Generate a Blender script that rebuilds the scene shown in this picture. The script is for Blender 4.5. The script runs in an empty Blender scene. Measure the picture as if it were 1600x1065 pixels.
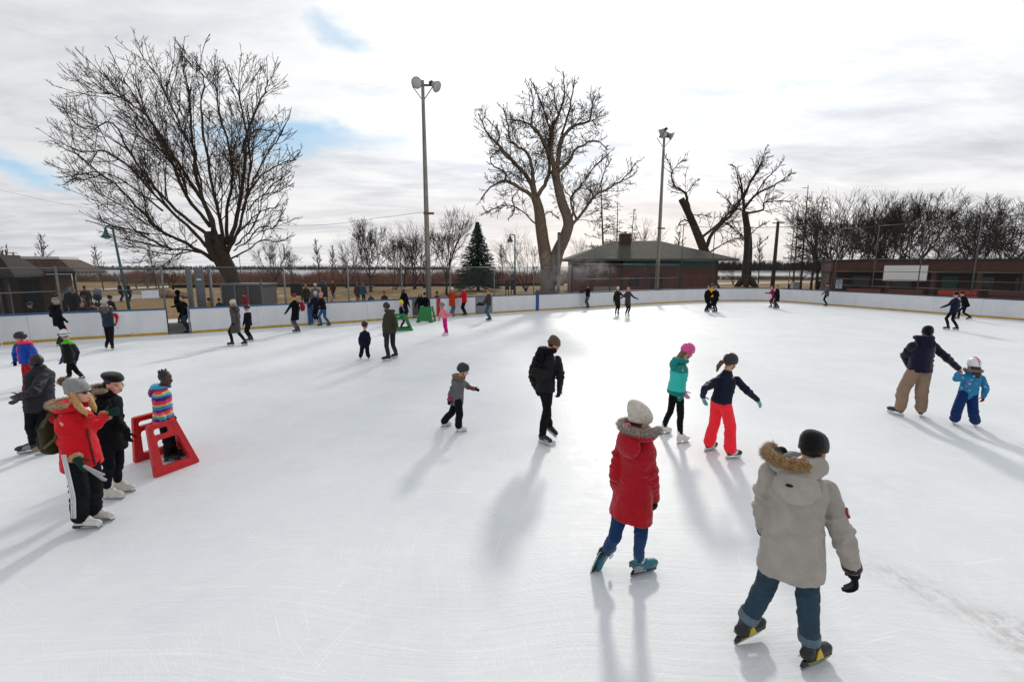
import bpy, bmesh, math, random
import numpy as np
from mathutils import Vector as V, Matrix, noise as mnoise
random.seed(7)
PI = math.pi
COL = bpy.context.scene.collection
# ---------------------------------------------------------------- camera model (photo pixels 1600x1065)
FPX, CX, CY, CAMH = 711.0, 800.0, 532.5, 2.95
PITCH = math.atan(114.5/FPX)
def ray(px, py):
    a = (px-CX)/FPX; b = -(py-CY)/FPX
    return V((a, math.cos(PITCH)+b*math.sin(PITCH), -math.sin(PITCH)+b*math.cos(PITCH)))
CAM = V((0, 0, CAMH))
def G(px, py, z=0.0):            # point on level z seen at a photo pixel
    r = ray(px, py); t = (z-CAMH)/r.z
    return CAM+r*t
def PL(px, py, Y):               # point at distance Y seen at a photo pixel
    r = ray(px, py)
    return CAM+r*(Y/r.y)
# ---------------------------------------------------------------- objects
def empty(name, loc=(0, 0, 0), label=None, cat=None, group=None, kind=None):
    o = bpy.data.objects.new(name, None); COL.objects.link(o); o.location = loc
    o.empty_display_size = 0.2
    tag(o, label, cat, group, kind); return o
def tag(o, label=None, cat=None, group=None, kind=None):
    if label: o['label'] = label
    if cat: o['category'] = cat
    if group: o['group'] = group
    if kind: o['kind'] = kind
    return o
def copy_tree(o, parent=None):
    c = o.copy(); COL.objects.link(c)
    if parent: c.parent = parent
    for ch in list(o.children): copy_tree(ch, c)
    return c
PENDING = []                      # objects whose modifiers are applied in one pass at the end
_TEX = {}
def cloud_tex(size):
    k = round(size, 4)
    if k not in _TEX:
        t = bpy.data.textures.new('wrinkle', 'CLOUDS'); t.noise_scale = size; t.noise_depth = 2
        _TEX[k] = t
    return _TEX[k]
class M:
    """collects closed shapes; build() links them as one mesh object"""
    def __init__(s): s.v = []; s.f = []
    def add(s, verts, faces):
        o = len(s.v); s.v += [tuple(p) for p in verts]; s.f += [tuple(i+o for i in f) for f in faces]
    def rings(s, rings, cap=True):
        n = len(rings[0]); vs = [p for r in rings for p in r]; fs = []
        for k in range(len(rings)-1):
            a = k*n; b = a+n
            for i in range(n):
                j = (i+1) % n; fs.append((a+i, a+j, b+j, b+i))
        if cap:
            fs.append(tuple(range(n-1, -1, -1))); e = (len(rings)-1)*n; fs.append(tuple(e+i for i in range(n)))
        s.add(vs, fs)
    def loft(s, secs, n=20, ex=1.0):
        """secs: (centre, u, v) with u, v half axes; ex<1 gives boxier sections"""
        R = []
        for c, u, v in secs:
            ring = []
            for i in range(n):
                a = 2*PI*i/n; ca, sa = math.cos(a), math.sin(a)
                if ex != 1.0:
                    ca = math.copysign(abs(ca)**ex, ca); sa = math.copysign(abs(sa)**ex, sa)
                ring.append(c+u*ca+v*sa)
            R.append(ring)
        s.rings(R)
    def tube(s, pts, rad, n=12, ball=False, closed=False):
        pts = [V(p) for p in pts]
        if not hasattr(rad, '__len__'): rad = [rad]*len(pts)
        R = []; prev = None
        for i, p in enumerate(pts):
            if closed: d = pts[(i+1) % len(pts)]-pts[i-1]
            else: d = pts[min(i+1, len(pts)-1)]-pts[max(i-1, 0)]
            if d.length < 1e-9: d = V((0, 0, 1))
            d.normalize()
            if prev is None:
                u = d.cross(V((0, 0, 1)) if abs(d.z) < .9 else V((1, 0, 0))).normalized()
            else:
                u = prev-d*prev.dot(d)
                u = u.normalized() if u.length > 1e-6 else d.orthogonal().normalized()
            prev = u; w = d.cross(u)
            R.append([p+(u*math.cos(2*PI*k/n)+w*math.sin(2*PI*k/n))*rad[i] for k in range(n)])
        if closed:
            R.append(R[0]); 
            s.rings(R[:-1], cap=False)
            o = len(s.v)-len(R[:-1])*n; e = o+(len(R)-2)*n
            # stitch last to first with the best rotation
            best = min(range(n), key=lambda r: sum((V(s.v[e+i])-V(s.v[o+(i+r) % n])).length for i in range(n)))
            for i in range(n):
                j = (i+1) % n; s.f.append((e+i, e+j, o+(j+best) % n, o+(i+best) % n))
        else: s.rings(R)
        if ball:
            for p, r in zip(pts, rad): s.ball(p, r, n=max(8, n))
    def ball(s, c, r, n=12): s.ell(c, V((r, 0, 0)), V((0, r, 0)), V((0, 0, r)), n)
    def ell(s, c, a, b, d, n=14):
        m = max(4, n//2); c = V(c); R = []
        vs = [c-d]
        for k in range(1, m):
            t = -PI/2+PI*k/m
            for i in range(n):
                p = 2*PI*i/n
                vs.append(c+(a*math.cos(p)+b*math.sin(p))*math.cos(t)+d*math.sin(t))
        vs.append(c+d); fs = []
        for i in range(n): fs.append((0, 1+(i+1) % n, 1+i))
        for k in range(m-2):
            for i in range(n):
                j = (i+1) % n; q = 1+k*n; fs.append((q+i, q+j, q+n+j, q+n+i))
        q = 1+(m-2)*n; e = len(vs)-1
        for i in range(n): fs.append((q+i, q+(i+1) % n, e))
        s.add(vs, fs)
    def box(s, c, a, b, d):
        """centre and three half-axis vectors"""
        c, a, b, d = V(c), V(a), V(b), V(d)
        if a.cross(b).dot(d) < 0: a = -a
        vs = [c+a*x+b*y+d*z for z in (-1, 1) for y in (-1, 1) for x in (-1, 1)]
        s.add(vs, [(0, 2, 3, 1), (4, 5, 7, 6), (0, 1, 5, 4), (2, 6, 7, 3), (0, 4, 6, 2), (1, 3, 7, 5)])
    def abox(s, x0, x1, y0, y1, z0, z1):
        s.box(((x0+x1)/2, (y0+y1)/2, (z0+z1)/2), ((x1-x0)/2, 0, 0), (0, (y1-y0)/2, 0), (0, 0, (z1-z0)/2))
    def bar(s, p, q, w, h, up=V((0, 0, 1))):
        p, q = V(p), V(q); d = q-p; L = d.length; d /= L
        r = d.cross(up).normalized(); u = r.cross(d)
        s.box((p+q)/2, d*L/2, r*w/2, u*h/2)
    def prism(s, poly, o, ax, ay, an, t):
        """polygon of (x,y) in frame o,ax,ay extruded +-t/2 along an"""
        n = len(poly)
        area = sum(poly[i][0]*poly[(i+1) % n][1]-poly[(i+1) % n][0]*poly[i][1] for i in range(n))
        if area*ax.cross(ay).dot(an) < 0: poly = poly[::-1]
        lo = [o+ax*x+ay*y-an*t/2 for x, y in poly]; hi = [o+ax*x+ay*y+an*t/2 for x, y in poly]
        fs = [tuple(range(n-1, -1, -1)), tuple(range(n, 2*n))]
        for i in range(n):
            j = (i+1) % n; fs.append((i, j, n+j, n+i))
        s.add(lo+hi, fs)
    def strand(s, p, d, L, w):
        """one tuft of fur: a thin three sided spike"""
        d = d.normalized(); u = d.orthogonal().normalized(); w2 = d.cross(u)
        s.add([p+u*w, p-u*w*.5+w2*w*.87, p-u*w*.5-w2*w*.87, p+d*L], [(0, 1, 3), (1, 2, 3), (2, 0, 3)])
    def build(s, name, mat, parent=None, smooth=True, vox=None, sm=3, disp=None, bevel=None, paint=None, loc=None):
        off = V((0, 0, 0))
        if parent is not None:
            q = parent
            while q is not None: off += q.location; q = q.parent
        if loc is not None: off += V(loc)
        me = bpy.data.meshes.new(name)
        me.from_pydata([tuple(V(p)-off) for p in s.v], [], s.f)
        mats = mat if isinstance(mat, (list, tuple)) else [mat]
        for m_ in mats: me.materials.append(m_)
        if smooth: me.polygons.foreach_set('use_smooth', [True]*len(me.polygons))
        me.update()
        o = bpy.data.objects.new(name, me); COL.objects.link(o)
        if parent is not None: o.parent = parent
        elif loc is not None: o.location = loc
        mod = False
        if vox:
            r = o.modifiers.new('r', 'REMESH'); r.mode = 'VOXEL'; r.voxel_size = vox; r.use_smooth_shade = True
            if sm:
                k = o.modifiers.new('s', 'SMOOTH'); k.factor = .5; k.iterations = sm
            mod = True
        for dsp in (disp or []):
            d = o.modifiers.new('d', 'DISPLACE'); d.texture = cloud_tex(dsp[0]); d.strength = dsp[1]; d.mid_level = .5
            d.texture_coords = 'LOCAL'; mod = True
        if bevel:
            b = o.modifiers.new('b', 'BEVEL'); b.width = bevel; b.segments = 2; b.limit_method = 'ANGLE'; mod = True
        if mod: PENDING.append((o, paint, off))
        elif paint: PENDING.append((o, paint, off))
        return o
def apply_pending():
    bpy.context.view_layer.update()
    dg = bpy.context.evaluated_depsgraph_get()
    res = []
    for o, paint, off in PENDING:
        me = bpy.data.meshes.new_from_object(o.evaluated_get(dg), preserve_all_data_layers=False, depsgraph=dg)
        me.name = o.name; res.append(me)
    for (o, paint, off), me in zip(PENDING, res):
        o.modifiers.clear(); old = o.data
        if len(me.materials) == 0:
            for m_ in old.materials: me.materials.append(m_)
        o.data = me
        if paint:
            ctr = np.empty(len(me.polygons)*3, 'f'); me.polygons.foreach_get('center', ctr)
            ctr = ctr.reshape(-1, 3)+np.array(off); idx = np.zeros(len(ctr), 'i')
            for mi, fn in paint: idx[fn(ctr)] = mi
            me.polygons.foreach_set('material_index', idx.tolist())
        bpy.data.meshes.remove(old)
    PENDING.clear()
# ---------------------------------------------------------------- materials
def lin(h):
    h = h.lstrip('#'); c = [int(h[i:i+2], 16)/255 for i in (0, 2, 4)]
    return tuple(((x+.055)/1.055)**2.4 if x > .04045 else x/12.92 for x in c)
class N:
    def __init__(s, tree): s.t = tree; s.n = tree.nodes; s.l = tree.links
    def new(s, kind, **kw):
        n = s.n.new(kind)
        for k, v in kw.items():
            if k.startswith('i_'): n.inputs[k[2:].replace('_', ' ')].default_value = v
            else: setattr(n, k, v)
        return n
    def link(s, a, b): s.l.new(a, b)
    def math(s, op, a, b=None, c=None, clamp=False):
        n = s.n.new('ShaderNodeMath'); n.operation = op; n.use_clamp = clamp
        for i, x in enumerate((a, b, c)):
            if x is None: continue
            if hasattr(x, 'is_linked'): s.l.new(x, n.inputs[i])
            else: n.inputs[i].default_value = x
        return n.outputs[0]
    def mix(s, fac, a, b, blend='MIX'):
        n = s.n.new('ShaderNodeMix'); n.data_type = 'RGBA'; n.blend_type = blend
        for i, x in ((0, fac), (6, a), (7, b)):
            if hasattr(x, 'is_linked'): s.l.new(x, n.inputs[i])
            else: n.inputs[i].default_value = x if i == 0 else (tuple(x)+(1,))[:4]
        return n.outputs[2]
    def ramp(s, fac, stops, interp='LINEAR'):
        n = s.n.new('ShaderNodeValToRGB'); r = n.color_ramp; r.interpolation = interp
        while len(r.elements) < len(stops): r.elements.new(.5)
        for e, (p, c) in zip(r.elements, stops):
            e.position = p; e.color = (tuple(c)+(1,))[:4] if hasattr(c, '__len__') else (c, c, c, 1)
        if fac is not None: s.l.new(fac, n.inputs[0])
        return n.outputs[0]
    def noise(s, vec, scale, detail=3, rough=.5, dist=0):
        n = s.n.new('ShaderNodeTexNoise'); n.inputs['Scale'].default_value = scale; n.inputs['Detail'].default_value = detail
        n.inputs['Roughness'].default_value = rough; n.inputs['Distortion'].default_value = dist
        if vec is not None: s.l.new(vec, n.inputs['Vector'])
        return n.outputs['Fac']
    def mapping(s, vec, scale=(1, 1, 1), rot=(0, 0, 0), loc=(0, 0, 0)):
        n = s.n.new('ShaderNodeMapping'); n.inputs['Scale'].default_value = scale; n.inputs['Rotation'].default_value = rot
        n.inputs['Location'].default_value = loc
        s.l.new(vec, n.inputs['Vector']); return n.outputs[0]
    def bump(s, h, strength=.3, dist=.01, normal=None):
        n = s.n.new('ShaderNodeBump'); n.inputs['Strength'].default_value = strength; n.inputs['Distance'].default_value = dist
        s.l.new(h, n.inputs['Height'])
        if normal is not None: s.l.new(normal, n.inputs['Normal'])
        return n.outputs[0]
def newmat(name):
    m = bpy.data.materials.new(name); m.use_nodes = True
    n = N(m.node_tree); b = m.node_tree.nodes['Principled BSDF']
    return m, n, b
_MC = {}
def mat(hexcol, rough=.7, var=.12, scale=9, bump=.15, bscale=None, metal=0.0, sheen=0.0, spec=.5, fine=None, coat=0.0):
    """plain procedural material: colour with slight mottling and bump"""
    key = (hexcol, rough, var, scale, bump, bscale, metal, sheen, spec, fine, coat)
    if key in _MC: return _MC[key]
    m, n, b = newmat('surface_'+hexcol.lstrip('#'))
    c = lin(hexcol); tc = n.new('ShaderNodeTexCoord').outputs['Object']
    f = n.noise(tc, scale, 4, .6)
    lo = tuple(max(0, x*(1-var)) for x in c); hi = tuple(min(1, x*(1+var)) for x in c)
    n.link(n.ramp(f, [(.3, lo), (.7, hi)]), b.inputs['Base Color'])
    b.inputs['Roughness'].default_value = rough; b.inputs['Metallic'].default_value = metal
    b.inputs['Specular IOR Level'].default_value = spec
    b.inputs['Coat Weight'].default_value = coat
    if sheen:
        b.inputs['Sheen Weight'].default_value = sheen; b.inputs['Sheen Roughness'].default_value = .5
    if bump:
        h = n.noise(tc, bscale or scale*1.6, 3, .55); nb = n.bump(h, bump, .03)
        if fine:          # creases of worn cloth
            rt = n.new('ShaderNodeTexNoise'); rt.noise_type = 'RIDGED_MULTIFRACTAL'; rt.inputs['Scale'].default_value = 4.5; rt.inputs['Detail'].default_value = 3; rt.inputs['Distortion'].default_value = .6
            n.link(n.mapping(tc, (1, 1, 1.7)), rt.inputs['Vector']); nb = n.bump(rt.outputs['Fac'], .45, .035, nb)
        if fine: nb = n.bump(n.noise(tc, fine, 2, .5), .25, .004, nb)
        n.link(nb, b.inputs['Normal'])
    _MC[key] = m; return m
def cloth(h, **k):
    k.setdefault('rough', .85); k.setdefault('bump', .35); k.setdefault('scale', 7); k.setdefault('bscale', 11)
    k.setdefault('sheen', 0.0 if max(lin(h)) < .02 else .08); k.setdefault('spec', .12); k.setdefault('fine', 300); return mat(h, **k)
def puffer(h, bands=9, rough=.65):
    key = ('puf', h, bands, rough)
    if key in _MC: return _MC[key]
    m, n, b = newmat('quilted_'+h.lstrip('#')); c = lin(h)
    tc = n.new('ShaderNodeTexCoord').outputs['Object']
    nz = n.noise(tc, 8, 3, .5)
    w = n.new('ShaderNodeTexWave', bands_direction='Z', wave_profile='SIN'); n.link(tc, w.inputs['Vector'])
    w.inputs['Scale'].default_value = bands/PI; w.inputs['Distortion'].default_value = 1.2; w.inputs['Detail Scale'].default_value = 1.5
    n.link(n.ramp(nz, [(.3, tuple(x*.85 for x in c)), (.7, tuple(min(1, x*1.15) for x in c))]), b.inputs['Base Color'])
    b.inputs['Roughness'].default_value = rough; b.inputs['Specular IOR Level'].default_value = .18
    nb = n.bump(n.math('POWER', w.outputs['Fac'], .4), .6, .03); n.link(n.bump(nz, .4, .03, nb), b.inputs['Normal'])
    _MC[key] = m; return m
def knit(h, ribs=0):
    key = ('knit', h)
    if key in _MC: return _MC[key]
    m, n, b = newmat('knit_'+h.lstrip('#')); c = lin(h)
    tc = n.new('ShaderNodeTexCoord').outputs['Object']
    vor = n.new('ShaderNodeTexVoronoi'); vor.inputs['Scale'].default_value = 130; n.link(tc, vor.inputs['Vector'])
    n.link(n.ramp(n.noise(tc, 30, 3), [(.3, tuple(x*.8 for x in c)), (.7, tuple(min(1, x*1.1) for x in c))]), b.inputs['Base Color'])
    b.inputs['Roughness'].default_value = .95; b.inputs['Sheen Weight'].default_value = .3; b.inputs['Specular IOR Level'].default_value = .1
    n.link(n.bump(vor.outputs['Distance'], .6, .006), b.inputs['Normal'])
    _MC[key] = m; return m
def skinmat(h):
    key = ('skin', h)
    if key in _MC: return _MC[key]
    m, n, b = newmat('skin'); c = lin(h); tc = n.new('ShaderNodeTexCoord').outputs['Object']
    n.link(n.ramp(n.noise(tc, 25, 3), [(.3, (c[0]*.92, c[1]*.86, c[2]*.86)), (.7, c)]), b.inputs['Base Color'])
    b.inputs['Roughness'].default_value = .5; b.inputs['Subsurface Weight'].default_value = .08
    b.inputs['Subsurface Radius'].default_value = (.01, .004, .002)
    _MC[key] = m; return m
STEEL = mat('#b9bdc2', rough=.25, metal=1.0, var=.08, bump=.03)
EYE = mat('#1a1412', rough=.2, var=0, bump=0); LIP = mat('#b07468', rough=.5, var=.05, bump=0)
BROW = mat('#6a4a38', rough=.9, var=.1, bump=0); LIPD = mat('#5a302c', rough=.5, var=.05, bump=0)
# ---------------------------------------------------------------- people
def ik(a, c, la, lb, hint):
    """joint between a and c with bone lengths la, lb bending towards hint"""
    d = c-a; L = d.length; u = d.normalized(); L = min(L, (la+lb)*.999)
    x = (la*la-lb*lb+L*L)/(2*L); h = math.sqrt(max(la*la-x*x, 0))
    k = hint-u*hint.dot(u)
    k = k.normalized() if k.length > 1e-5 else u.orthogonal().normalized()
    return a+u*x+k*h
def solve_depth(px, py, Y0, a, c, la, lb, hint, span=.45):
    """depth of a mid joint seen at a pixel that best keeps both bone lengths"""
    best = None
    for i in range(-45, 46):
        q = PL(px, py, Y0+span*i/45)
        e = ((q-a).length-la)**2+((q-c).length-lb)**2-.02*(q-(a+c)/2).dot(hint)
        if best is None or e < best[0]: best = (e, q)
    return best[1]
def head_dir(az, pitch=0):
    a = math.radians(az); p = math.radians(pitch)
    return V((math.sin(a)*math.cos(p), math.cos(a)*math.cos(p), -math.sin(p)))
def lifted(Y, s, face, P, Nk, C, arms, legs, head=None, hpitch=0, shw=.175, hipw=.085, k=1.0, drop=0):
    """joints lifted from photo pixels. P, Nk, C: (px,py[,dy]) pelvis, neck base, head centre.
    arms: two of dict(sh=,el=,wr=,hd=); legs: dict(kn=,heel=(px,py,z),toe=(px,py,z))  order left, right"""
    def pt(q): return PL(q[0], q[1], Y+(q[2] if len(q) > 2 else 0))
    F = head_dir(face); J = dict(s=s, k=k, P=pt(P), N=pt(Nk), C=pt(C), HF=head_dir(face if head is None else head, hpitch))
    U = (J['N']-J['P']).normalized(); R = V((F.y, -F.x, 0)); R = (R-U*R.dot(U)).normalized(); F2 = U.cross(R)
    hemp = J['P']; zt = (.99-drop)*s
    if hemp.z < zt and U.z > .3: J['P'] = hemp+U*((zt-hemp.z)/U.z)
    J['jl'] = max((J['P']-hemp).length, .03)
    J.update(U=U, R=R, F=F2, sh=[], el=[], wr=[], hd=[], hip=[], kn=[], an=[], feet=[])
    for i, sg in enumerate((-1, 1)):
        a = arms[i]
        sh = pt(a['sh']) if 'sh' in a else J['N']+R*sg*shw*s-U*.06*s
        wr = pt(a['wr'])
        la, lb = .325*s, .265*s
        if (wr-sh).length > (la+lb)*.99: wr = sh+(wr-sh).normalized()*(la+lb)*.99
        el = solve_depth(a['el'][0], a['el'][1], (sh.y+wr.y)/2, sh, wr, la, lb, -F2-U*.3) if 'el' in a else ik(sh, wr, la, lb, -F2*.7-U*.5+R*sg*.4)
        J['sh'].append(sh); J['el'].append(el); J['wr'].append(wr)
        hd = (pt(a['hd'])-wr).normalized() if 'hd' in a else (wr-el).normalized()
        J['hd'].append(hd)
        l = legs[i]; fs = l.get('fs', .9*s+.1)
        def fp(q): return PL(q[0], q[1], Y+q[3]) if len(q) > 3 else G(q[0], q[1], q[2] if len(q) > 2 else 0)
        h_, t_ = fp(l['heel']), fp(l['toe']); f = (t_-h_).normalized(); mid = (h_+t_)/2
        hip = J['P']+R*sg*hipw*s-U*.03*s
        upg = (V((0, 0, 1))*.6+(hip-mid).normalized()*.8) if 'up' not in l else V(l['up'])
        u = (upg-f*upg.dot(f)).normalized()
        an = mid+u*.15*fs-f*.06*fs
        lt, ls = .44*s, .42*s
        kn = solve_depth(l['kn'][0], l['kn'][1], (hip.y+an.y)/2, hip, an, lt, ls, F2) if 'kn' in l else ik(hip, an, lt, ls, F2)
        J['hip'].append(hip); J['kn'].append(kn); J['an'].append(an); J['feet'].append((mid, f, u, fs))
    J['base'] = V(((J['feet'][0][0].x+J['feet'][1][0].x)/2, (J['feet'][0][0].y+J['feet'][1][0].y)/2, 0))
    return J
ARM = dict(down=((.07, .0, -.28), (.09, .08, -.52)), fwd=((.05, .13, -.23), (.0, .38, -.2)), out=((.2, -.02, -.2), (.4, .06, -.3)),
           up=((.06, .16, -.2), (-.02, .22, .04)), hold=((.09, -.0, -.27), (-.06, .2, -.25)), pocket=((.11, -.06, -.26), (.06, .1, -.44)),
           back=((.06, -.14, -.24), (-.1, -.22, -.42)), low=((.1, .12, -.25), (.1, .28, -.43)), swing=((.12, -.16, -.22), (.2, -.2, -.44)),
           side=((.24, .05, -.12), (.48, .12, -.16)))
def preset(base, heading, h, arms=('down', 'down'), lean=0, stride=0, spread=.09, turn=0, hpitch=5, k=1.0, crouch=0, sit=False, lift=0):
    """joints of a standing, gliding or leaning figure on the ground point base"""
    base = V(base); s = h/1.78; F = head_dir(heading); R = V((F.y, -F.x, 0)); Z = V((0, 0, 1))
    ln = math.radians(lean); U = (Z*math.cos(ln)+F*math.sin(ln)); F2 = U.cross(R)
    foot = .0
    P = base+Z*((.96-crouch)*s)-F*(math.sin(ln)*.1*s)
    if sit: P = base+Z*.5*s-F*.35*s
    Nk = P+U*.52*s
    HF = head_dir(heading+turn, hpitch)
    J = dict(s=s, k=k, P=P, N=Nk, C=Nk+(U*.7+Z*.3)*(.075*s+.115*k)+F*.02, HF=HF, U=U, R=R, F=F2, sh=[], el=[], wr=[], hd=[], hip=[], kn=[], an=[], feet=[], base=base)
    for i, sg in enumerate((-1, 1)):
        sh = Nk+R*sg*.175*s-U*.06*s; e, w = ARM[arms[i]]
        def tr(q): return sh+(R*sg*q[0]+F*q[1]+Z*q[2])*s
        J['sh'].append(sh); J['el'].append(tr(e)); J['wr'].append(tr(w)); J['hd'].append((tr(w)-tr(e)).normalized())
        fs = .9*s+.1
        st = stride*(1 if i == 0 else -1)
        mid = base+R*sg*spread*s+F*st*s+Z*(lift if st < 0 else 0)
        toe = math.radians(8*sg); f = (F*math.cos(toe)+R*math.sin(toe))
        if st < -.3: f = (f-Z*.35).normalized()
        hip = P+R*sg*.085*s-U*.03*s
        upg = Z*.75+(hip-mid).normalized()*.5; u = (upg-f*upg.dot(f)).normalized()
        an = mid+u*.15*fs-f*.06*fs
        J['hip'].append(hip); J['kn'].append(ik(hip, an, .44*s, .42*s, F)); J['an'].append(an); J['feet'].append((mid, f, u, fs))
    return J
def hand(m, wr, d, nrm, side, z, r, curl=.5):
    """palm, four unequal bent fingers and a thumb on the side"""
    d = d.normalized(); t = (side-d*side.dot(d)).normalized(); n = d.cross(t)
    if n.dot(nrm) < 0: n = -n
    m.loft([(wr-d*.02*z, t*(.024*z+r*.4), n*(.02*z+r*.3)), (wr+d*.03*z, t*(.034*z+r*.4), n*(.014*z+r*.4)), (wr+d*.09*z, t*(.038*z+r*.4), n*(.011*z+r*.4))], 12)
    for i, L in enumerate((.058, .074, .08, .07)):
        b = wr+d*.088*z+t*(-.03+.02*i)*z; dd = d.copy(); pts = [b]; c = curl*(1.15-.1*i)
        for sgm in (.45, .32, .25):
            dd = (dd*math.cos(c)+n*math.sin(c)).normalized(); nn = (n-dd*n.dot(dd))
            pts.append(pts[-1]+dd*L*sgm*z)
        m.tube(pts, [r*1.05, r, r*.93, r*.8], 8, ball=True)
    b = wr+d*.025*z+t*.028*z
    m.tube([b, b+(d*.55+t*.7+n*.25)*.04*z, b+(d*.95+t*.75+n*.5)*.068*z], [r*1.25, r*1.15, r*.9], 8, ball=True)
def folds(m, a, b, c, ra, rb, rc, n, seed, tight=1.0):
    """bunched cloth: tilted part-rings round a bent limb, thickest inside the bend"""
    rnd = random.Random(seed)
    for j in range(n):
        t = rnd.gauss(0, .26) if rnd.random() < .7 else rnd.uniform(-.8, .9)
        p, q, r0, r1 = (b, a, rb, ra) if t < 0 else (b, c, rb, rc); t = min(abs(t), .92)
        ctr = p.lerp(q, t); r = (r0+(r1-r0)*t); ax = (q-p).normalized(); u = ax.orthogonal().normalized(); w = ax.cross(u)
        ph = rnd.uniform(0, 6.28); span = rnd.uniform(1.2, 3.2); tl = rnd.gauss(0, .35)
        pts = []; rad = []
        for k in range(9):
            f = k/8; an = ph+span*(f-.5); d = u*math.cos(an)+w*math.sin(an)
            pts.append(ctr+d*r*.97+ax*r*(tl*math.sin(an-ph)*1.2)); rad.append(r*.17*tight*math.sin(PI*(f*.9+.05)))
        m.tube(pts, rad, 6, ball=True)
def boot(par, foot, shin, st, vox, side):
    mid, f, u, fs = foot; r = f.cross(u)
    def q(y, z, x=0): return mid+f*y*fs+u*z*fs+r*x*fs
    fig = st['kind'] == 'figure'
    m = M()
    if fig:
        m.tube([q(-.095, .11), q(-.03, .105), q(.05, .088), q(.105, .08), q(.135, .076)], [.042*fs, .042*fs, .042*fs, .036*fs, .024*fs], 12, ball=True)
        m.box(q(-.09, .062), f*.035*fs, r*.034*fs, u*.03*fs); m.box(q(.06, .052), f*.075*fs, r*.036*fs, u*.012*fs)
        m.box(q(0, .07), f*.07*fs, r*.03*fs, u*.012*fs)
    else:
        m.tube([q(-.095, .12), q(-.02, .115), q(.06, .108), q(.115, .104), q(.14, .1)], [.045*fs, .046*fs, .047*fs, .042*fs, .03*fs], 12, ball=True)
        m.box(q(.015, .082), f*.12*fs, r*.038*fs, u*.014*fs)
    top = .27 if fig else .25
    sd = (shin*.6+u*.4).normalized(); a = q(-.065, .13)
    m.tube([a, a+sd*.06*fs, a+sd*(top-.13)*fs], [.047*fs, .047*fs, .056*fs], 12, ball=True)
    m.ell(q(-.005, .135), f*.06*fs, r*.038*fs, u*.04*fs, 12)
    o = m.build('skate', st['mat'], par, vox=max(vox*.75, .007), sm=2)
    # holder and steel runner
    b = M()
    if fig:
        b.prism([(-.125, 0), (.12, 0), (.15, .012), (.165, .035), (.14, .03), (.11, .022), (-.135, .022), (-.15, .012)], mid, f*fs, u*fs, r, .005)
        b.prism([(-.12, .02), (-.06, .02), (-.07, .034), (-.115, .034)], mid, f*fs, u*fs, r, .012)
        b.prism([(.03, .02), (.12, .02), (.1, .042), (.04, .042)], mid, f*fs, u*fs, r, .012)
    else:
        b.prism([(-.135, 0), (.12, 0), (.145, .014), (.155, .034), (-.15, .034), (-.152, .016)], mid, f*fs, u*fs, r, .005)
    b.build('blade', st.get('blade', STEEL), o, smooth=False)
    if not fig:
        h = M()
        h.prism([(-.145, .03), (-.06, .03), (-.055, .07), (-.12, .07)], mid, f*fs, u*fs, r, .024*fs)
        h.prism([(.04, .03), (.152, .03), (.14, .07), (.05, .07)], mid, f*fs, u*fs, r, .024*fs)
        h.prism([(-.06, .03), (.04, .03), (.04, .042), (-.06, .042)], mid, f*fs, u*fs, r, .018*fs)
        h.build('blade_holder', st.get('holder', HOLDER_W), o, smooth=False)
    if st.get('detail'):
        for nm, mt, items in st['detail']:
            def end(d, sx):
                d.build(nm, mt, o, smooth=False); return M()
            for it in items:
                d = M()
                if it[0] == 'band':    # stripe round the shaft
                    _, z0, z1, g = it
                    d.loft([(a+sd*(z-.13)*fs, f*(.05+g+.006*j)*fs, r*(.05+g+.006*j)*fs) for j, z in enumerate((z0, z1))], 16)
                elif it[0] == 'disc':
                    _, y, z, x, rad = it
                    for sx in (-1, 1): d.ell(q(y, z, sx*x), f*rad*fs, u*rad*fs, r*.008*fs, 12); d = end(d, sx)
                elif it[0] == 'panel':
                    _, poly, x = it
                    for sx in (-1, 1): d.prism(poly, mid+r*sx*x*fs, f*fs, u*fs, r, .008*fs); d = end(d, sx)
                elif it[0] == 'toe':
                    d.ell(q(*it[1:3]), f*it[3]*fs, r*it[4]*fs, u*it[5]*fs, 14)
                elif it[0] == 'lace':
                    for zz in np.linspace(0, 1, 5):
                        c = q(.05-.07*zz, .15+.012*zz); d.bar(c-r*.024*fs, c+r*.024*fs, .007*fs, .007*fs)
                    for zz in np.linspace(.2, .9, 4):
                        c = a+sd*(.02+(top-.15)*zz)*fs+f*.05*fs; d.bar(c-r*.022*fs, c+r*.022*fs, .007*fs, .007*fs)
                if d.v: d.build(nm, mt, o)
    return o
HOLDER_W = mat('#d9dadb', rough=.35, var=.05, bump=.05); HOLDER_K = mat('#17181a', rough=.35, var=.05, bump=.05)
def sk(kind='hockey', col='#16171a', holder=None, detail=None, rough=.45):
    return dict(kind=kind, mat=mat(col, rough=rough, var=.12, bump=.15, scale=20), holder=holder or HOLDER_W, detail=detail)
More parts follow.
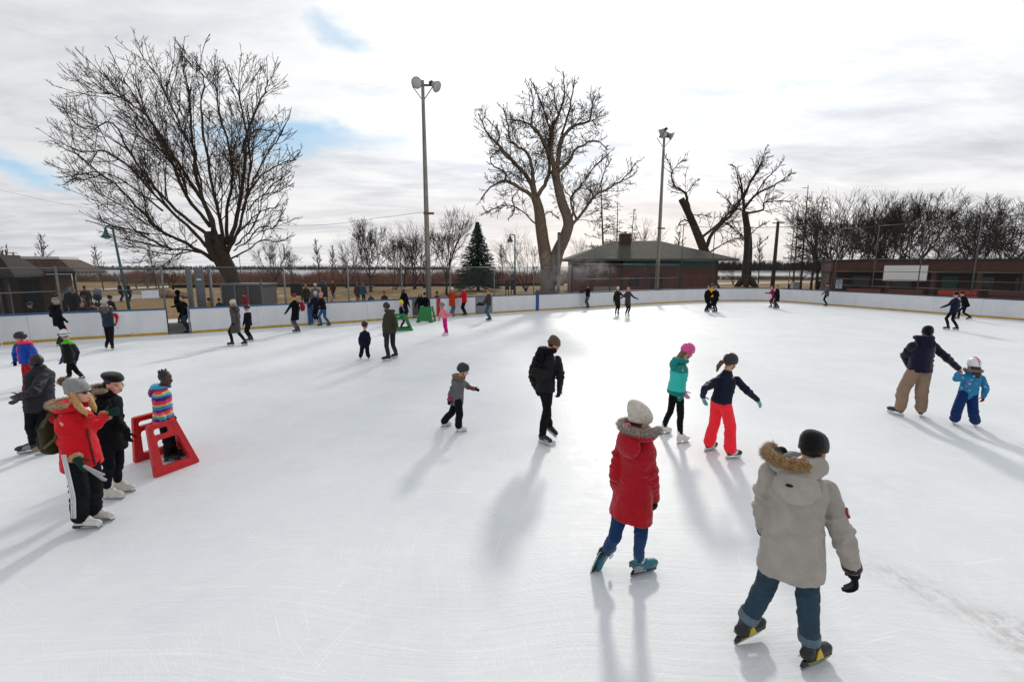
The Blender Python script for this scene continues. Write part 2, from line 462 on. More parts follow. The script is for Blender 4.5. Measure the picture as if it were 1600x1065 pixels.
def fur(par, name, path, rad, cols, n, L, out=None):
    """a fur trim: a soft core along a path with many fine tufts standing off it"""
    m = M(); pts = [V(p) for p in path]; m.tube(pts, rad, 10, ball=True)
    rnd = random.Random(len(pts)*7+n)
    for i in range(n):
        t = rnd.random()*(len(pts)-1); k = int(t); k2 = min(k+1, len(pts)-1)
        c = pts[k].lerp(pts[k2], t-k); ax = (pts[k2]-pts[k]); ax = ax.normalized() if ax.length > 0 else V((0, 0, 1))
        d = V((rnd.gauss(0, 1), rnd.gauss(0, 1), rnd.gauss(0, 1))); d = d-ax*d.dot(ax)*.7
        if d.length < .1: continue
        d.normalize()
        if out is not None and d.dot(out) < -.3: d = d*.6+out*.8; d.normalize()
        m.strand(c+d*rad*.7, (d+V((rnd.gauss(0, .3), rnd.gauss(0, .3), rnd.gauss(0, .3)))), L*(.6+.6*rnd.random()), rad*.045+.0012)
    return m.build(name, furmat(cols), par)
def furmat(cols):
    key = ('fur', cols)
    if key in _MC: return _MC[key]
    m, n, b = newmat('fur'); tc = n.new('ShaderNodeTexCoord').outputs['Object']
    f = n.noise(tc, 60, 3, .6)
    n.link(n.ramp(f, [(.32, lin(cols[0])), (.66, lin(cols[1]))]), b.inputs['Base Color'])
    b.inputs['Roughness'].default_value = .9; b.inputs['Sheen Weight'].default_value = .4; b.inputs['Specular IOR Level'].default_value = .15
    _MC[key] = m; return m
def person(label, J, st, vox=.02, group=None):
    """one figure: continuous body, clothing, hat, hair, gloves and skates as parts"""
    near = vox < .013
    root = empty('person', J['base'], label, 'person', group)
    s, k = J['s'], J['k']; P, Nk, C, U, R, F = J['P'], J['N'], J['C'], J['U'], J['R'], J['F']
    hf = J['HF'].normalized(); hu = (U*.5+V((0, 0, 1))*.5); hu = (hu-hf*hu.dot(hf)).normalized(); hr = hf.cross(hu)
    J['hu'] = hu; J['hr'] = hr
    def H(x, y, z): return C+hr*x*k+hf*y*k+hu*z*k
    top, bot = st['top'], st['bottom']; bulk = top.get('bulk', 1.0)
    # ---- body
    m = M()
    m.ell(H(0, -.008, .025), hr*.074*k, hf*.094*k, hu*.092*k, 18)
    m.ell(H(0, .02, -.035), hr*.058*k, hf*.07*k, hu*.082*k, 16)
    m.ell(H(0, .055, -.088), hr*.03*k, hf*.025*k, hu*.024*k, 10)
    m.ell(H(0, .062, -.02), hr*.05*k, hf*.026*k, hu*.03*k, 10)
    m.loft([(H(0, .084, .012), hr*.008*k, hf*.01*k), (H(0, .092, -.012), hr*.012*k, hf*.016*k), (H(0, .095, -.03), hr*.017*k, hf*.02*k), (H(0, .088, -.038), hr*.012*k, hf*.012*k)], 10)
    m.ell(H(0, .084, -.06), hr*.024*k, hf*.013*k, hu*.011*k, 10)
    for sx in (-1, 1):
        m.ell(H(sx*.075, -.005, -.012), hr*.01*k, hf*.02*k, hu*.031*k, 10)
        m.ell(H(sx*.04, .066, -.035), hr*.02*k, hf*.02*k, hu*.022*k, 8)
    m.tube([Nk-U*.05*s, Nk+U*.02*s, H(0, -.02, -.06)], [.075*s, .056*s, .052*k], 12)
    rr = lambda c, a, b: (c, R*a*s, F*b*s)
    m.loft([rr(P-U*.1*s, .13, .09), rr(P, .15, .11), rr(P+(Nk-P)*.35, .13, .095), rr(P+(Nk-P)*.7, .155, .105), rr(P+(Nk-P)*.95, .13, .08), rr(Nk+U*.01, .05, .05)], 16)
    gl = st.get('gloves')
    for i, sg in enumerate((-1, 1)):
        sh, el, wr = J['sh'][i], J['el'][i], J['wr'][i]
        m.tube([sh, el, wr], [.05*s, .04*s, .028*s], 10, ball=True)
        m.tube([J['hip'][i], J['kn'][i], J['an'][i]], [.062*s, .042*s, .034*s], 10, ball=True)
        mid, f_, u_, fs = J['feet'][i]
        m.tube([J['an'][i]-u_*.02*fs, mid+u_*.09*fs+f_*.05*fs], [.03*s, .022*s], 8, ball=True)
        side = F*(1) if abs(J['hd'][i].z) > .5 else V((0, 0, 1))
        nrm = -R*sg if abs(J['hd'][i].z) > .5 else -V((0, 0, 1))
        if not gl: hand(m, wr, J['hd'][i], nrm, side, s, .0095*s, st.get('curl', .4))
    sk_ = skinmat(st.get('skin', '#c99a82'))
    dark = st.get('skin', '#c99a82') in ('#4a2e24', '#3d2720', '#4b3026')
    paint = []
    def blob(p, ra, rb, rc):
        A = np.array([list(hr/(ra*k)), list(hf/(rb*k)), list(hu/(rc*k))]); p = np.array(p)
        return lambda c: (((c-p)@A.T)**2).sum(1) < 1
    if near:
        paint = [(1, blob(H(-.031, .08, .002), .0125, .03, .0065)), (1, blob(H(.031, .08, .002), .0125, .03, .0065)),
                 (2, blob(H(0, .095, -.06), .022, .03, .008)), (3, blob(H(-.032, .08, .02), .016, .03, .004)), (3, blob(H(.032, .08, .02), .016, .03, .004))]
    m.build('body', [sk_, EYE, LIPD if dark else LIP, BROW], root, vox=(.0065 if near and not gl else (min(vox, .009) if near else vox*.9)), sm=1, paint=paint or None)
    # ---- trousers
    m = M(); lb = bot.get('bulk', 1.0); hw = bot.get('hips', 1.0); rad = bot.get('rad', (.095, .07, .058))
    m.loft([rr(P-U*.12*s, .13*lb, .10*lb), rr(P-U*.04*s, .165*lb**.5*hw, .125*lb**.5*hw), rr(P+U*.06*s, .155*hw, .12*hw), rr(P+U*.12*s, .14*hw, .105*hw)], 16)
    for i in range(2):
        hp, kn, an = J['hip'][i], J['kn'][i], J['an'][i]
        e = kn.lerp(an, bot.get('len', .86))
        mid_ = kn.lerp(e, .5)
        m.tube([hp, hp.lerp(kn, .5)+F*.008, kn+F*.006, mid_-F*.012*s, e], [rad[0]*s*lb, (rad[0]*.56+rad[1]*.44)*s*lb, rad[1]*s*lb, (rad[1]*.55+rad[2]*.45)*s*lb, rad[2]*s*lb], 14, ball=True)
    if vox < .014:
        for i in range(2):
            e = J['kn'][i].lerp(J['an'][i], bot.get('len', .86)); folds(m, J['hip'][i].lerp(J['kn'][i], .3), J['kn'][i], e, rad[0]*.8*s*lb, rad[1]*s*lb, rad[2]*s*lb, 9, 17+i)
            folds(m, J['kn'][i].lerp(e, .5), e.lerp(J['kn'][i], .12), e, rad[2]*s*lb, rad[2]*s*lb, rad[2]*s*lb, 6, 41+i)
    d = [(.09, .014*s), (.035, .006*s)] if near else ([(.1, .015)] if vox < .018 else None)
    m.build('trousers', bot['mat'], root, vox=vox, sm=2, disp=d)
    if bot.get('cuff'):
        for i in bot['cuff'][1]:
            m = M(); e = J['kn'][i].lerp(J['an'][i], bot.get('len', .86)); dd = (J['an'][i]-J['kn'][i]).normalized()
            m.tube([e-dd*bot['cuff'][2], e-dd*.004, e+dd*.006], [rad[2]*s*lb*1.12+.004, rad[2]*s*lb*1.12+.004, rad[2]*s*lb*1.08], 16)
            m.build('trouser_cuff', bot['cuff'][0], root, vox=vox, sm=1, disp=[(.05, .006)])
    if bot.get('stripes'):
        i = bot['stripes']; sd = V(bot['sdir']).normalized()
        for off in (-.022, 0, .022):
            m = M(); pts = []
            for t in np.linspace(0, 1, 14):
                a, b = (J['hip'][i], J['kn'][i]) if t < .5 else (J['kn'][i], J['kn'][i].lerp(J['an'][i], .86))
                tt = t*2 if t < .5 else t*2-1
                ra = (rad[0]+(rad[1]-rad[0])*tt if t < .5 else rad[1]+(rad[2]-rad[1])*tt)*s*lb
                c = a.lerp(b, tt); fo = (F*off); pts.append(c+sd*(ra+.007)+fo)
            m.tube(pts, .0075, 6)
            m.build('side_stripe', bot['smat'], root)
    # ---- jacket
    m = M(); jl = J['jl'] if 'jl' in J else top.get('len', .12)*s; fl = top.get('flare', 1.0)
    Dn = (-U*.6-V((0, 0, 1))*.4).normalized()
    legs_mid = (J['kn'][0]+J['kn'][1])/2
    if jl > .3*s: Dn = ((legs_mid-P).normalized()*.6+Dn*.4).normalized()
    ax = Nk-P; b_ = bulk
    w = top.get('w', 1.0)*b_
    secs = [rr(P+Dn*jl, .19*fl*w, .145*fl*b_), rr(P+Dn*jl*.5, .19*(1+fl)/2*w, .145*(1+fl)/2*b_), rr(P+U*.02, .185*w, .142*b_), rr(P+ax*.33, .172*w, .135*b_), rr(P+ax*.62, .19*w, .145*b_), rr(P+ax*.82, .185*w, .13*b_), rr(P+ax*.94, .13*b_, .1*b_), rr(Nk+U*.035*s, .078*b_, .08*b_)]
    if top.get('collar', True): secs.append(rr(Nk+U*.07*s, .072, .074))
    m.loft(secs, 24)
    if J.get('slim'): pass
    ar = top.get('arm', (.074, .06, .048))
    sl = top.get('sleeve', 1.0)
    for i in range(2):
        sh, el, wr = J['sh'][i], J['el'][i], J['wr'][i]
        sh2 = sh-R*(-1, 1)[i]*.02*s; e2 = el.lerp(wr, sl)
        m.tube([sh2, sh2.lerp(el, .5), el, el.lerp(e2, .5), e2], [ar[0]*s*b_, (ar[0]+ar[1])/2*s*b_, ar[1]*s*b_, (ar[1]*.45+ar[2]*.55)*s*b_, ar[2]*s*b_], 14, ball=True)
    if vox < .014:
        for i in range(2):
            folds(m, J['sh'][i].lerp(J['el'][i], .35), J['el'][i], J['el'][i].lerp(J['wr'][i], sl), ar[0]*s*b_, ar[1]*s*b_, ar[2]*s*b_, 15, 5+i, 1.55 if near else 1.25)
        rnd = random.Random(9)
        for j in range(10):       # shallow drag lines on the body of the coat
            t = rnd.uniform(.02, .6); a0 = rnd.uniform(0, 6.28); sp = rnd.uniform(.3, .9); pts = []; rd = []
            for q in range(7):
                an = a0+sp*(q/6-.5); pts.append(P+ax*(t+.07*math.sin(q*.9+j)*.5+(q/6-.5)*rnd.choice((-.12, .12))*.3)+R*math.cos(an)*.178*w*s+F*math.sin(an)*.138*b_*s); rd.append(.017*s*math.sin(PI*(q/6*.9+.05)))
            m.tube(pts, rd, 6, ball=True)
    if top.get('hood') == 'on':
        m.ell(H(0, -.03, .02), hr*.125*k, hf*.13*k, hu*.145*k, 16)
    if top.get('pleat'): pass
    d = [(.13, .022*s), (.05, .009*s)] if near else ([(.12, .02)] if vox < .018 else None)
    o = m.build('jacket', top['mat'], root, vox=vox, sm=top.get('sm', 3), disp=d)
    if top.get('hem'):
        hm = M(); c = P+Dn*jl*.985
        hm.loft([(c+Dn*.004, R*.193*fl*w*s, F*.148*fl*b_*s), (c-Dn*.03, R*.195*fl*w*s, F*.15*fl*b_*s)], 24); hm.build('hem_band', top['hem'], root, vox=vox, sm=2)
    if top.get('zip'):
        z = M(); pts = [P+Dn*jl*.9+F*(.15*fl*b_*s)]+[P+ax*t+F*q*b_*s for t, q in ((.05, .15), (.33, .142), (.62, .152), (.82, .138), (.97, .1))]
        z.tube(pts, .009, 6); z.build('zip', top['zip'], o)
    # ---- hood lying on the back
    if top.get('hood') == 'down':
        hc = top.get('hoodk', 1.0)*s; m = M(); arc = []; edge = []
        for i in range(17):
            a = math.radians(-140+280*i/16)
            c = Nk+U*.045*hc+R*math.sin(a)*.115*hc-F*(math.cos(a)*.12*hc-.01)
            arc.append(c); 
            out = R*math.sin(a)-F*math.cos(a)
            if top.get('furrange', (-2.2, 2.2))[0] < a < top.get('furrange', (-2.2, 2.2))[1]: edge.append(c+U*.045*hc+out*(.035+.03*math.cos(a/1.6))*hc)
        m.tube(arc, [(.035+.028*math.cos(math.radians(-140+280*i/16)/1.7))*hc for i in range(17)], 12, ball=True)
        m.ell(Nk-F*.145*hc-U*.055*hc, R*.125*hc, F*.06*hc, U*.115*hc, 16)
        m.build('hood', top.get('hoodmat', top['mat']), root, vox=max(vox*.8, .008), sm=2, disp=[(.06, .012)] if near else None)
        if top.get('fur'):
            fur(root, 'fur_trim', edge, .026*hc, top['fur'], 2600 if near else 260, .036*hc if near else .035, out=None)
        if top.get('tab'):
            c_ = Nk-F*.2*hc-U*.03*hc-R*.035*hc; m = M(); m.ell(c_, R*.026*s, F*.012*s, U*.011*s, 10); m.build('hood_tab', cloth('#2a1a1e'), root)
            for sg in (1,):
                c_ = Nk+R*.135*hc+U*.045*hc-F*.03; m = M(); m.tube([c_-F*.05, c_, c_+F*.06-U*.03], .009*s, 6); m.ell(c_-F*.055, R*.014*s, F*.018*s, U*.014*s, 8); m.build('drawcord', cloth('#1a1416'), root)
        if top.get('lining'):
            m = M(); m.tube([p.lerp(Nk+U*.06*hc, .35) for p in edge], .035*hc, 10, ball=True); m.build('hood_lining', top['lining'], root, vox=.01, sm=2)
    if top.get('hood') == 'on' and top.get('fur'):
        ring = [H(.105*math.sin(a), .075, .02+.125*math.cos(a)) for a in np.linspace(-2.5, 2.5, 18)]
        fur(root, 'fur_trim', ring, .022*k, top['fur'], 500 if near else 120, .035)
    if top.get('cuffs'):
        for i in range(2):
            m = M(); wr = J['wr'][i]; dd = (wr-J['el'][i]).normalized(); c = J['el'][i].lerp(wr, sl)
            if top.get('cufffur'):
                u = dd.orthogonal().normalized(); w_ = dd.cross(u)
                fur(root, 'fur_cuff', [c+(u*math.cos(a)+w_*math.sin(a))*.042*s for a in np.linspace(0, 2*PI, 12)], .024*s, top['cufffur'], 300, .024)
            else: m.tube([c-dd*.03, c+dd*.022], [ar[2]*s*b_*1.06+.003, ar[2]*s*b_*1.04+.003], 14)
            if m.v: m.build('cuff', top['cuffs'], root, vox=vox, sm=1)
    if top.get('badge'):
        i, dv, bm1, bm2 = top['badge']; t_ = (J['el'][i]-J['sh'][i]).normalized(); n_ = V(dv); n_ = (n_-t_*n_.dot(t_)).normalized(); w_ = n_.cross(t_)
        c = J['sh'][i].lerp(J['el'][i], .45)+n_*(ar[0]*.8*s*b_)
        b1 = M(); b1.prism([(.033*math.cos(a), .038*math.sin(a)) for a in np.linspace(0, 2*PI, 25)[:-1]], c+n_*.004, w_, t_, n_, .01); ob = b1.build('arm_badge', bm1, o, smooth=False)
        b2 = M(); star = []
        for j in range(14): 
            a = 2*PI*j/14+.2; rd = .02 if j % 2 else .012; star.append((rd*math.cos(a), rd*math.sin(a)))
        b2.prism(star, c+n_*.011, w_, t_, n_, .004); b2.build('badge_emblem', bm2, ob, smooth=False)
    # ---- gloves
    if gl:
        for i, sg in enumerate((-1, 1)):
            if st.get('noglove') == i: continue
            m = M(); wr, hd = J['wr'][i], J['hd'][i]
            vert = abs(hd.z) > .5
            side = F if vert else V((0, 0, 1)); nrm = -R*sg if vert else -V((0, 0, 1))
            if vox < .016:
                gz = st.get('gsize', 1); hand(m, wr, hd, nrm, side, s*1.05*gz, .0125*s*gz, st.get('curl', .45))
                m.tube([wr-hd*.05*s, wr+hd*.02*s, wr+hd*.06*s], [.043*s*gz, .038*s*gz, .03*s*gz], 12)
                m.build('glove', gl, root, vox=.0065 if near else .009, sm=1)
            else:
                m.ell(wr+hd*.07*s, hd*.085*s, R*.035*s, hd.cross(R).normalized()*.042*s, 10)
                m.ell(wr+hd*.05*s+side*.04*s, hd*.03*s, R*.016*s, side*.02*s, 8)
                m.build('glove', gl, root, vox=vox*.8, sm=1)
    # ---- hair
    hair = st.get('hair')
    if hair:
        hm = hairmat(hair[0]); m = M()
        m.ell(H(0, -.022, .034), hr*.081*k, hf*.093*k, hu*.098*k, 16)
        if hair[1] == 'long':
            m.loft([(H(0, -.05, .03), hr*.08*k, hf*.05*k), (H(0, -.075, -.06), hr*.085*k, hf*.045*k), (H(0, -.1, -.16), hr*.08*k, hf*.04*k), (H(0, -.12, -.24), hr*.05*k, hf*.025*k)], 14)
        elif hair[1] == 'side':       # falls in front of both shoulders
            for sx in (-1, 1):
                m.tube([H(sx*.068, -.0, .02), H(sx*.078, .012, -.06), H(sx*.08, .035, -.13), H(sx*.07, .07, -.2), H(sx*.06, .09, -.25)], [.028*k, .034*k, .036*k, .028*k, .008*k], 10, ball=True)
        elif hair[1] == 'tail':
            m.tube([H(0, -.09, .02), H(-.02, -.15, -.02), H(-.05, -.16, -.1), H(-.07, -.14, -.19)], [.03*k, .038*k, .034*k, .012*k], 10, ball=True)
        elif hair[1] == 'buns':
            for x, y, z in ((.02, -.04, .13), (-.03, -.03, .125), (0, -.09, .1), (.05, -.06, .1), (-.05, -.08, .09)):
                m.tube([H(x, y, z-.02), H(x*1.4, y*1.2, z+.02)], [.022*k, .012*k], 8, ball=True)
        m.build('hair', hm, root, vox=max(vox*.7, .007), sm=1, disp=[(.02, .008)] if near else None)
    # ---- hat
    for hat in st.get('hat', []):
        kind, hmt = hat[0], hat[1]; o_ = hat[2] if len(hat) > 2 else {}
        m = M()
        if kind == 'beanie':
            bk = o_.get('back', .02); ribs = o_.get('ribs', 0); nn = 72 if ribs and near else 24; R_ = []; sz = o_.get('size', 1)
            for z, rr_, yb in ((.0, 1.1, 0), (.012, 1.16, 0), (.04, 1.17, .1), (.07, 1.12, .3), (.1, .98, .6), (.122, .72, .85), (.134, .4, 1), (.138, .12, 1)):
                hh = o_.get('tall', 1.0); ring = []; rr_ *= 1+(sz-1)*min(1, z/.03)
                for i in range(nn):
                    a = 2*PI*i/nn; g = 1+(.025*math.cos(ribs*a) if ribs and near else 0)
                    ring.append(H(.078*rr_*g*math.cos(a), .097*rr_*g*math.sin(a)-.01-bk*yb, .02+z*hh-.25*(.097*rr_*-math.sin(a))*-.35))
                R_.append(ring)
            m.rings(R_)
            ho = m.build('knit_hat', hmt, root, disp=[(.03, .006)] if near else None)
            b2 = M(); R2 = []
            for z, rr_ in ((-.022, 1.12), (-.02, 1.17), (.0, 1.2), (.02, 1.19), (.026, 1.14)):
                R2.append([H(.078*rr_*math.cos(a), .097*rr_*math.sin(a)-.01, .03+z+.0875*.097*rr_*math.sin(a)) for a in [2*PI*i/32 for i in range(32)]])
            b2.rings(R2); b2.build('hat_brim', o_.get('brim', hmt), ho)
            if o_.get('pom'):
                pm = M(); c = H(*o_.get('pompos', (0, -.06, .19))); rp = o_.get('pomr', .04)*k; pm.ball(c, rp, 12)
                rnd = random.Random(3)
                for _ in range(420 if near else 60):
                    dv = V((rnd.gauss(0, 1), rnd.gauss(0, 1), rnd.gauss(0, 1))).normalized(); pm.strand(c+dv*rp*.85, dv, .022*k, .003)
                pm.build('pompom', furmat(o_['pom']), ho)
        elif kind == 'beret':
            m.loft([(H(0, 0, .05), hr*.085*k, hf*.1*k), (H(0, -.005, .07), hr*.1*k, hf*.115*k), (H(0, -.03, .1), hr*.104*k, hf*.122*k), (H(0, -.04, .128), hr*.09*k, hf*.105*k), (H(0, -.04, .145), hr*.045*k, hf*.055*k)], 24)
            m.build('beret', hmt, root, vox=max(vox*.7, .008), sm=3)
        elif kind == 'helmet':
            R_ = []
            for z, rr_ in ((-.045, 1.2), (-.03, 1.26), (.0, 1.29), (.035, 1.27), (.07, 1.16), (.1, .95), (.12, .68), (.133, .35), (.137, .08)):
                R_.append([H(.077*rr_*math.cos(a), .098*rr_*math.sin(a)-.01, .035+z+(.028*max(0, math.sin(a)) if z < 0 else 0)) for a in [2*PI*i/28 for i in range(28)]])
            m.rings(R_); ho = m.build('helmet', hmt, root)
            v = M()
            for x in (-.045, 0, .045):
                v.tube([H(x, .085-abs(x)*.5, .115-abs(x)*.4), H(x*1.05, .03, .162-abs(x)*.55), H(x*1.05, -.02, .168-abs(x)*.55)], [.006*k, .009*k, .005*k], 6)
                v.tube([H(x, -.115+abs(x)*.5, .1-abs(x)*.3), H(x, -.135+abs(x)*.5, .05), H(x, -.136+abs(x)*.5, .02)], [.005*k, .008*k, .005*k], 6)
            v.build('helmet_vents', o_.get('vent', HOLDER_K), ho)
            sx = M()
            for q in (-1, 1): sx.tube([H(q*.088, .01, .0), H(q*.07, .03, -.07), H(0, .05, -.118)], .006*k, 6)
            sx.build('chin_strap', HOLDER_K, ho)
            if o_.get('stripe'):
                z = M(); R3 = []
                z.tube([H(0, .105, .09), H(0, .06, .15), H(0, -.02, .176), H(0, -.09, .145), H(0, -.13, .08)], .018*k, 8); z.build('helmet_stripe', o_['stripe'], ho)
            if o_.get('goggles'):
                g = M(); g.loft([(H(0, .105, .045), hr*.07*k, hu*.035*k), (H(0, .135, .045), hr*.065*k, hu*.032*k)], 16, .7); g.build('goggles', o_['goggles'][0], ho)
                g = M(); g.tube([H(.102*math.cos(a), .127*math.sin(a)-.01, .047) for a in [2*PI*i/24 for i in range(24)]], .014*k, 6, closed=True); g.build('goggle_strap', o_['goggles'][1], ho)
        elif kind == 'cap_visor':
            pass
        elif kind == 'scarf':
            for a_ in range(1):
                m.tube([Nk+U*.06*s+(R*math.cos(a)*.088+F*(math.sin(a)*.09+.005))*s for a in np.linspace(0, 2*PI, 16)[:-1]], .04*s, 10, closed=True)
            m.build('scarf', hmt, root, vox=max(vox*.8, .009), sm=1, disp=[(.03, .01)] if near else None)
        elif kind == 'sunglasses':
            for q in (-1, 1):
                m.ell(H(q*.032, .092, .004), hr*.026*k, hf*.008*k, hu*.02*k, 10); m.bar(H(q*.055, .085, .008), H(q*.078, .0, .008), .005, .006)
            m.bar(H(-.01, .098, .01), H(.01, .098, .01), .005, .005); m.build('sunglasses', hmt, root)
    for i in range(2):
        shin = (J['kn'][i]-J['an'][i]).normalized()
        st_ = st['skates'] if not isinstance(st['skates'], list) else st['skates'][i]
        if st_ is None: continue
        if st_['kind'] == 'shoe':
            mid, f, u, fs = J['feet'][i]; m = M()
            m.tube([mid+u*.05*fs-f*.09*fs, mid+u*.045*fs+f*.05*fs, mid+u*.035*fs+f*.13*fs], [.045*fs, .042*fs, .03*fs], 10, ball=True)
            m.tube([mid+u*.06*fs-f*.06*fs, J['an'][i]+(J['kn'][i]-J['an'][i])*.2], [.045*fs, .05*fs], 10)
            m.build('boot', st_['mat'], root, vox=vox*.8, sm=1)
        else: boot(root, J['feet'][i], shin, st_, vox, i)
    return root
def hairmat(h):
    key = ('hair', h)
    if key in _MC: return _MC[key]
    m, n, b = newmat('hair'); c = lin(h); tc = n.new('ShaderNodeTexCoord').outputs['Object']
    f = n.noise(n.mapping(tc, (120, 120, 12)), 1, 3, .6)
    n.link(n.ramp(f, [(.3, tuple(x*.55 for x in c)), (.7, tuple(min(1, x*1.25) for x in c))]), b.inputs['Base Color'])
    b.inputs['Roughness'].default_value = .5; n.link(n.bump(f, .5, .006), b.inputs['Normal'])
    _MC[key] = m; return m
SHOE = dict(kind='shoe', mat=mat('#2a2422', rough=.7))
# ---------------------------------------------------------------- skaters close to the camera
def banded(name, stops, z0, z1, dist=.0, nscale=8, rough=.8, interp='CONSTANT', rep=1):
    """cloth printed with horizontal bands (a real pattern of the garment)"""
    m, n, b = newmat(name); tc = n.new('ShaderNodeTexCoord').outputs['Object']
    sx = n.new('ShaderNodeSeparateXYZ'); n.link(tc, sx.inputs[0])
    nz = n.noise(tc, nscale, 3, .5)
    z = n.math('MULTIPLY_ADD', sx.outputs[2], rep/(z1-z0), -z0*rep/(z1-z0))
    z = n.math('ADD', z, n.math('MULTIPLY_ADD', nz, dist*2, -dist))
    if rep > 1: z = n.math('FRACT', z)
    n.link(n.ramp(z, [(p, lin(c)) for p, c in stops], interp), b.inputs['Base Color'])
    b.inputs['Roughness'].default_value = rough; b.inputs['Sheen Weight'].default_value = .15; b.inputs['Specular IOR Level'].default_value = .2
    n.link(n.bump(n.noise(tc, 11, 3), .35, .03), b.inputs['Normal']); return m
def spotted(name, base, spots, scale=14, thr=.25):
    m, n, b = newmat(name); tc = n.new('ShaderNodeTexCoord').outputs['Object']
    vo = n.new('ShaderNodeTexVoronoi'); vo.inputs['Scale'].default_value = scale; n.link(tc, vo.inputs['Vector'])
    col = n.ramp(vo.outputs['Color'], [(0, lin(spots[0])), (.45, lin(spots[1])), (.7, lin(spots[2]))], 'CONSTANT')
    f = n.ramp(vo.outputs['Distance'], [(thr, 1), (thr+.12, 0)])
    n.link(n.mix(f, lin(base), col), b.inputs['Base Color']); b.inputs['Roughness'].default_value = .75
    n.link(n.bump(n.noise(tc, 11, 3), .35, .03), b.inputs['Normal']); return m
BLACK = cloth('#131316'); BLK2 = cloth('#1a1a1f'); NAVY = cloth('#151a33')
GLV = cloth('#0f0f11')
denim_m = None
def denim(h):
    key = ('denim', h)
    if key in _MC: return _MC[key]
    m, n, b = newmat('denim'); c = lin(h); tc = n.new('ShaderNodeTexCoord').outputs['Object']
    f = n.noise(tc, 9, 4, .6); w = n.noise(n.mapping(tc, (400, 400, 60)), 1, 2)
    col = n.ramp(f, [(.3, tuple(x*.6 for x in c)), (.55, c), (.75, tuple(min(1, x*1.5) for x in c))])
    n.link(n.mix(.25, col, n.ramp(w, [(.3, tuple(x*.6 for x in c)), (.7, tuple(min(1, x*1.6) for x in c))])), b.inputs['Base Color'])
    b.inputs['Roughness'].default_value = .9; n.link(n.bump(n.noise(tc, 22, 4, .6), .6, .02), b.inputs['Normal'])
    _MC[key] = m; return m
L_ = lambda heel, toe, **k: dict(heel=heel, toe=toe, **k)
def build_heroes():
    # man in the beige parka
    Y = 3.12
    J = lifted(Y, 1.02, 32, (1237, 890), (1245, 733, .02), (1271, 704, .07), [dict(el=(1192, 800), wr=(1196, 850, .28)), dict(sh=(1295, 768), el=(1319, 843), wr=(1337, 905, -.1), hd=(1342, 938, -.1))],
               [L_((1147, 1008), (1192, 985, .035), kn=(1196, 915)), L_((1249, 1049), (1296, 1028), kn=(1262, 938))], head=58, hpitch=12)
    person('man in a beige parka with tan fur hood, rolled jeans and black mittens', J, dict(skin='#c4937c', hair=('#2a201a', 'short'),
        top=dict(mat=cloth('#a19b94', bump=.4), len=.2, flare=1.14, bulk=1.05, w=.98, tab=1, sm=2, hood='down', hoodk=1.15, fur=('#6e5232', '#b8966a'), furrange=(-2.3, .35), lining=BLACK, cuffs=knit('#121214'), sleeve=.9, arm=(.082, .068, .056),
                 badge=(1, (.72, -.65, .2), mat('#8e1426', rough=.8), mat('#e8e4e2', rough=.8))),
        bottom=dict(mat=denim('#223c4c'), hips=.86, rad=(.088, .074, .064), len=.82, cuff=(denim('#5b6d78'), (0, 1), .07)),
        gloves=cloth('#101012', sheen=.05), gsize=1.25, curl=.7, hat=[('beanie', knit('#141416'), dict(ribs=30)), ('scarf', cloth('#8d9094'))],
        skates=sk('hockey', '#121214', HOLDER_K, [('yellow_panel', mat('#c9a818', rough=.5), [('panel', [(-.05, .09), (.025, .09), (.01, .125), (-.015, .17), (-.035, .15)], .045)]), ('sole_band', mat('#8f8a3a', rough=.5), [('panel', [(-.12, .078), (.12, .078), (.12, .083), (-.12, .083)], .040)]), ('laces', mat('#27272a', rough=.7), [('lace',)])])), vox=.0095)
    # woman in the red coat
    Y = 4.02
    J = lifted(Y, .98, 52, (986, 802), (998, 681, .0), (1000, 659, .03), [dict(el=(962, 742), wr=(964, 780, .16)), dict(sh=(1011, 694, -.08), el=(1018, 745), wr=(1024, 789, .0), hd=(1024, 808, .0))],
               [L_((934, 868, .0, -.02), (922, 895), kn=(960, 838), up=(.55, .15, .8)), L_((984, 902), (1025, 891), kn=(1001, 836))], head=72, hpitch=12)
    teal = sk('hockey', '#1d6a7c', HOLDER_K, [('toe_cap', mat('#7d7a24', rough=.5), [('toe', .1, .1, .052, .047, .038)]), ('ankle_patch', mat('#d3d6d6', rough=.5), [('disc', -.06, .2, .05, .034)]), ('heel_panel', mat('#8a8a86', rough=.5), [('panel', [(-.135, .08), (-.05, .08), (-.03, .12), (-.1, .15), (-.14, .14)], .045)]), ('laces', mat('#1fa0b8', rough=.7), [('lace',)])])
    person('woman in long red coat with grey fur hood and cream knit hat', J, dict(skin='#d3a48e', hair=('#5a4030', 'short'),
        top=dict(mat=cloth('#a30f20', bump=.3, sheen=.25), len=.42, flare=1.2, bulk=1.0, w=.98, hood='down', hoodk=1.05, fur=('#574c44', '#b5a89c'), sleeve=.95, arm=(.076, .064, .056)),
        bottom=dict(mat=cloth('#17375e'), rad=(.088, .062, .045), len=.84, cuff=(BLACK, (0, 1), .0)),
        gloves=GLV, curl=.4, hat=[('beanie', knit('#cfc9bd'), dict(ribs=22, back=.075, tall=1.32, size=1.13)), ('scarf', knit('#b9bcbe'))], skates=teal), vox=.0095)
    # girl in the teal jacket
    Y = 7.55
    J = lifted(Y, .93, 78, (1056, 615), (1063, 566), (1074, 550, .0), [dict(wr=(1072, 622, .2)), dict(sh=(1064, 577, -.16), el=(1064, 602), wr=(1062, 624, -.17), hd=(1061, 634, -.17))],
               [L_((1029, 679), (1049, 675.5), kn=(1047, 643)), L_((1056, 693.5), (1078, 690), kn=(1063, 650))], head=90, hpitch=22, k=.96)
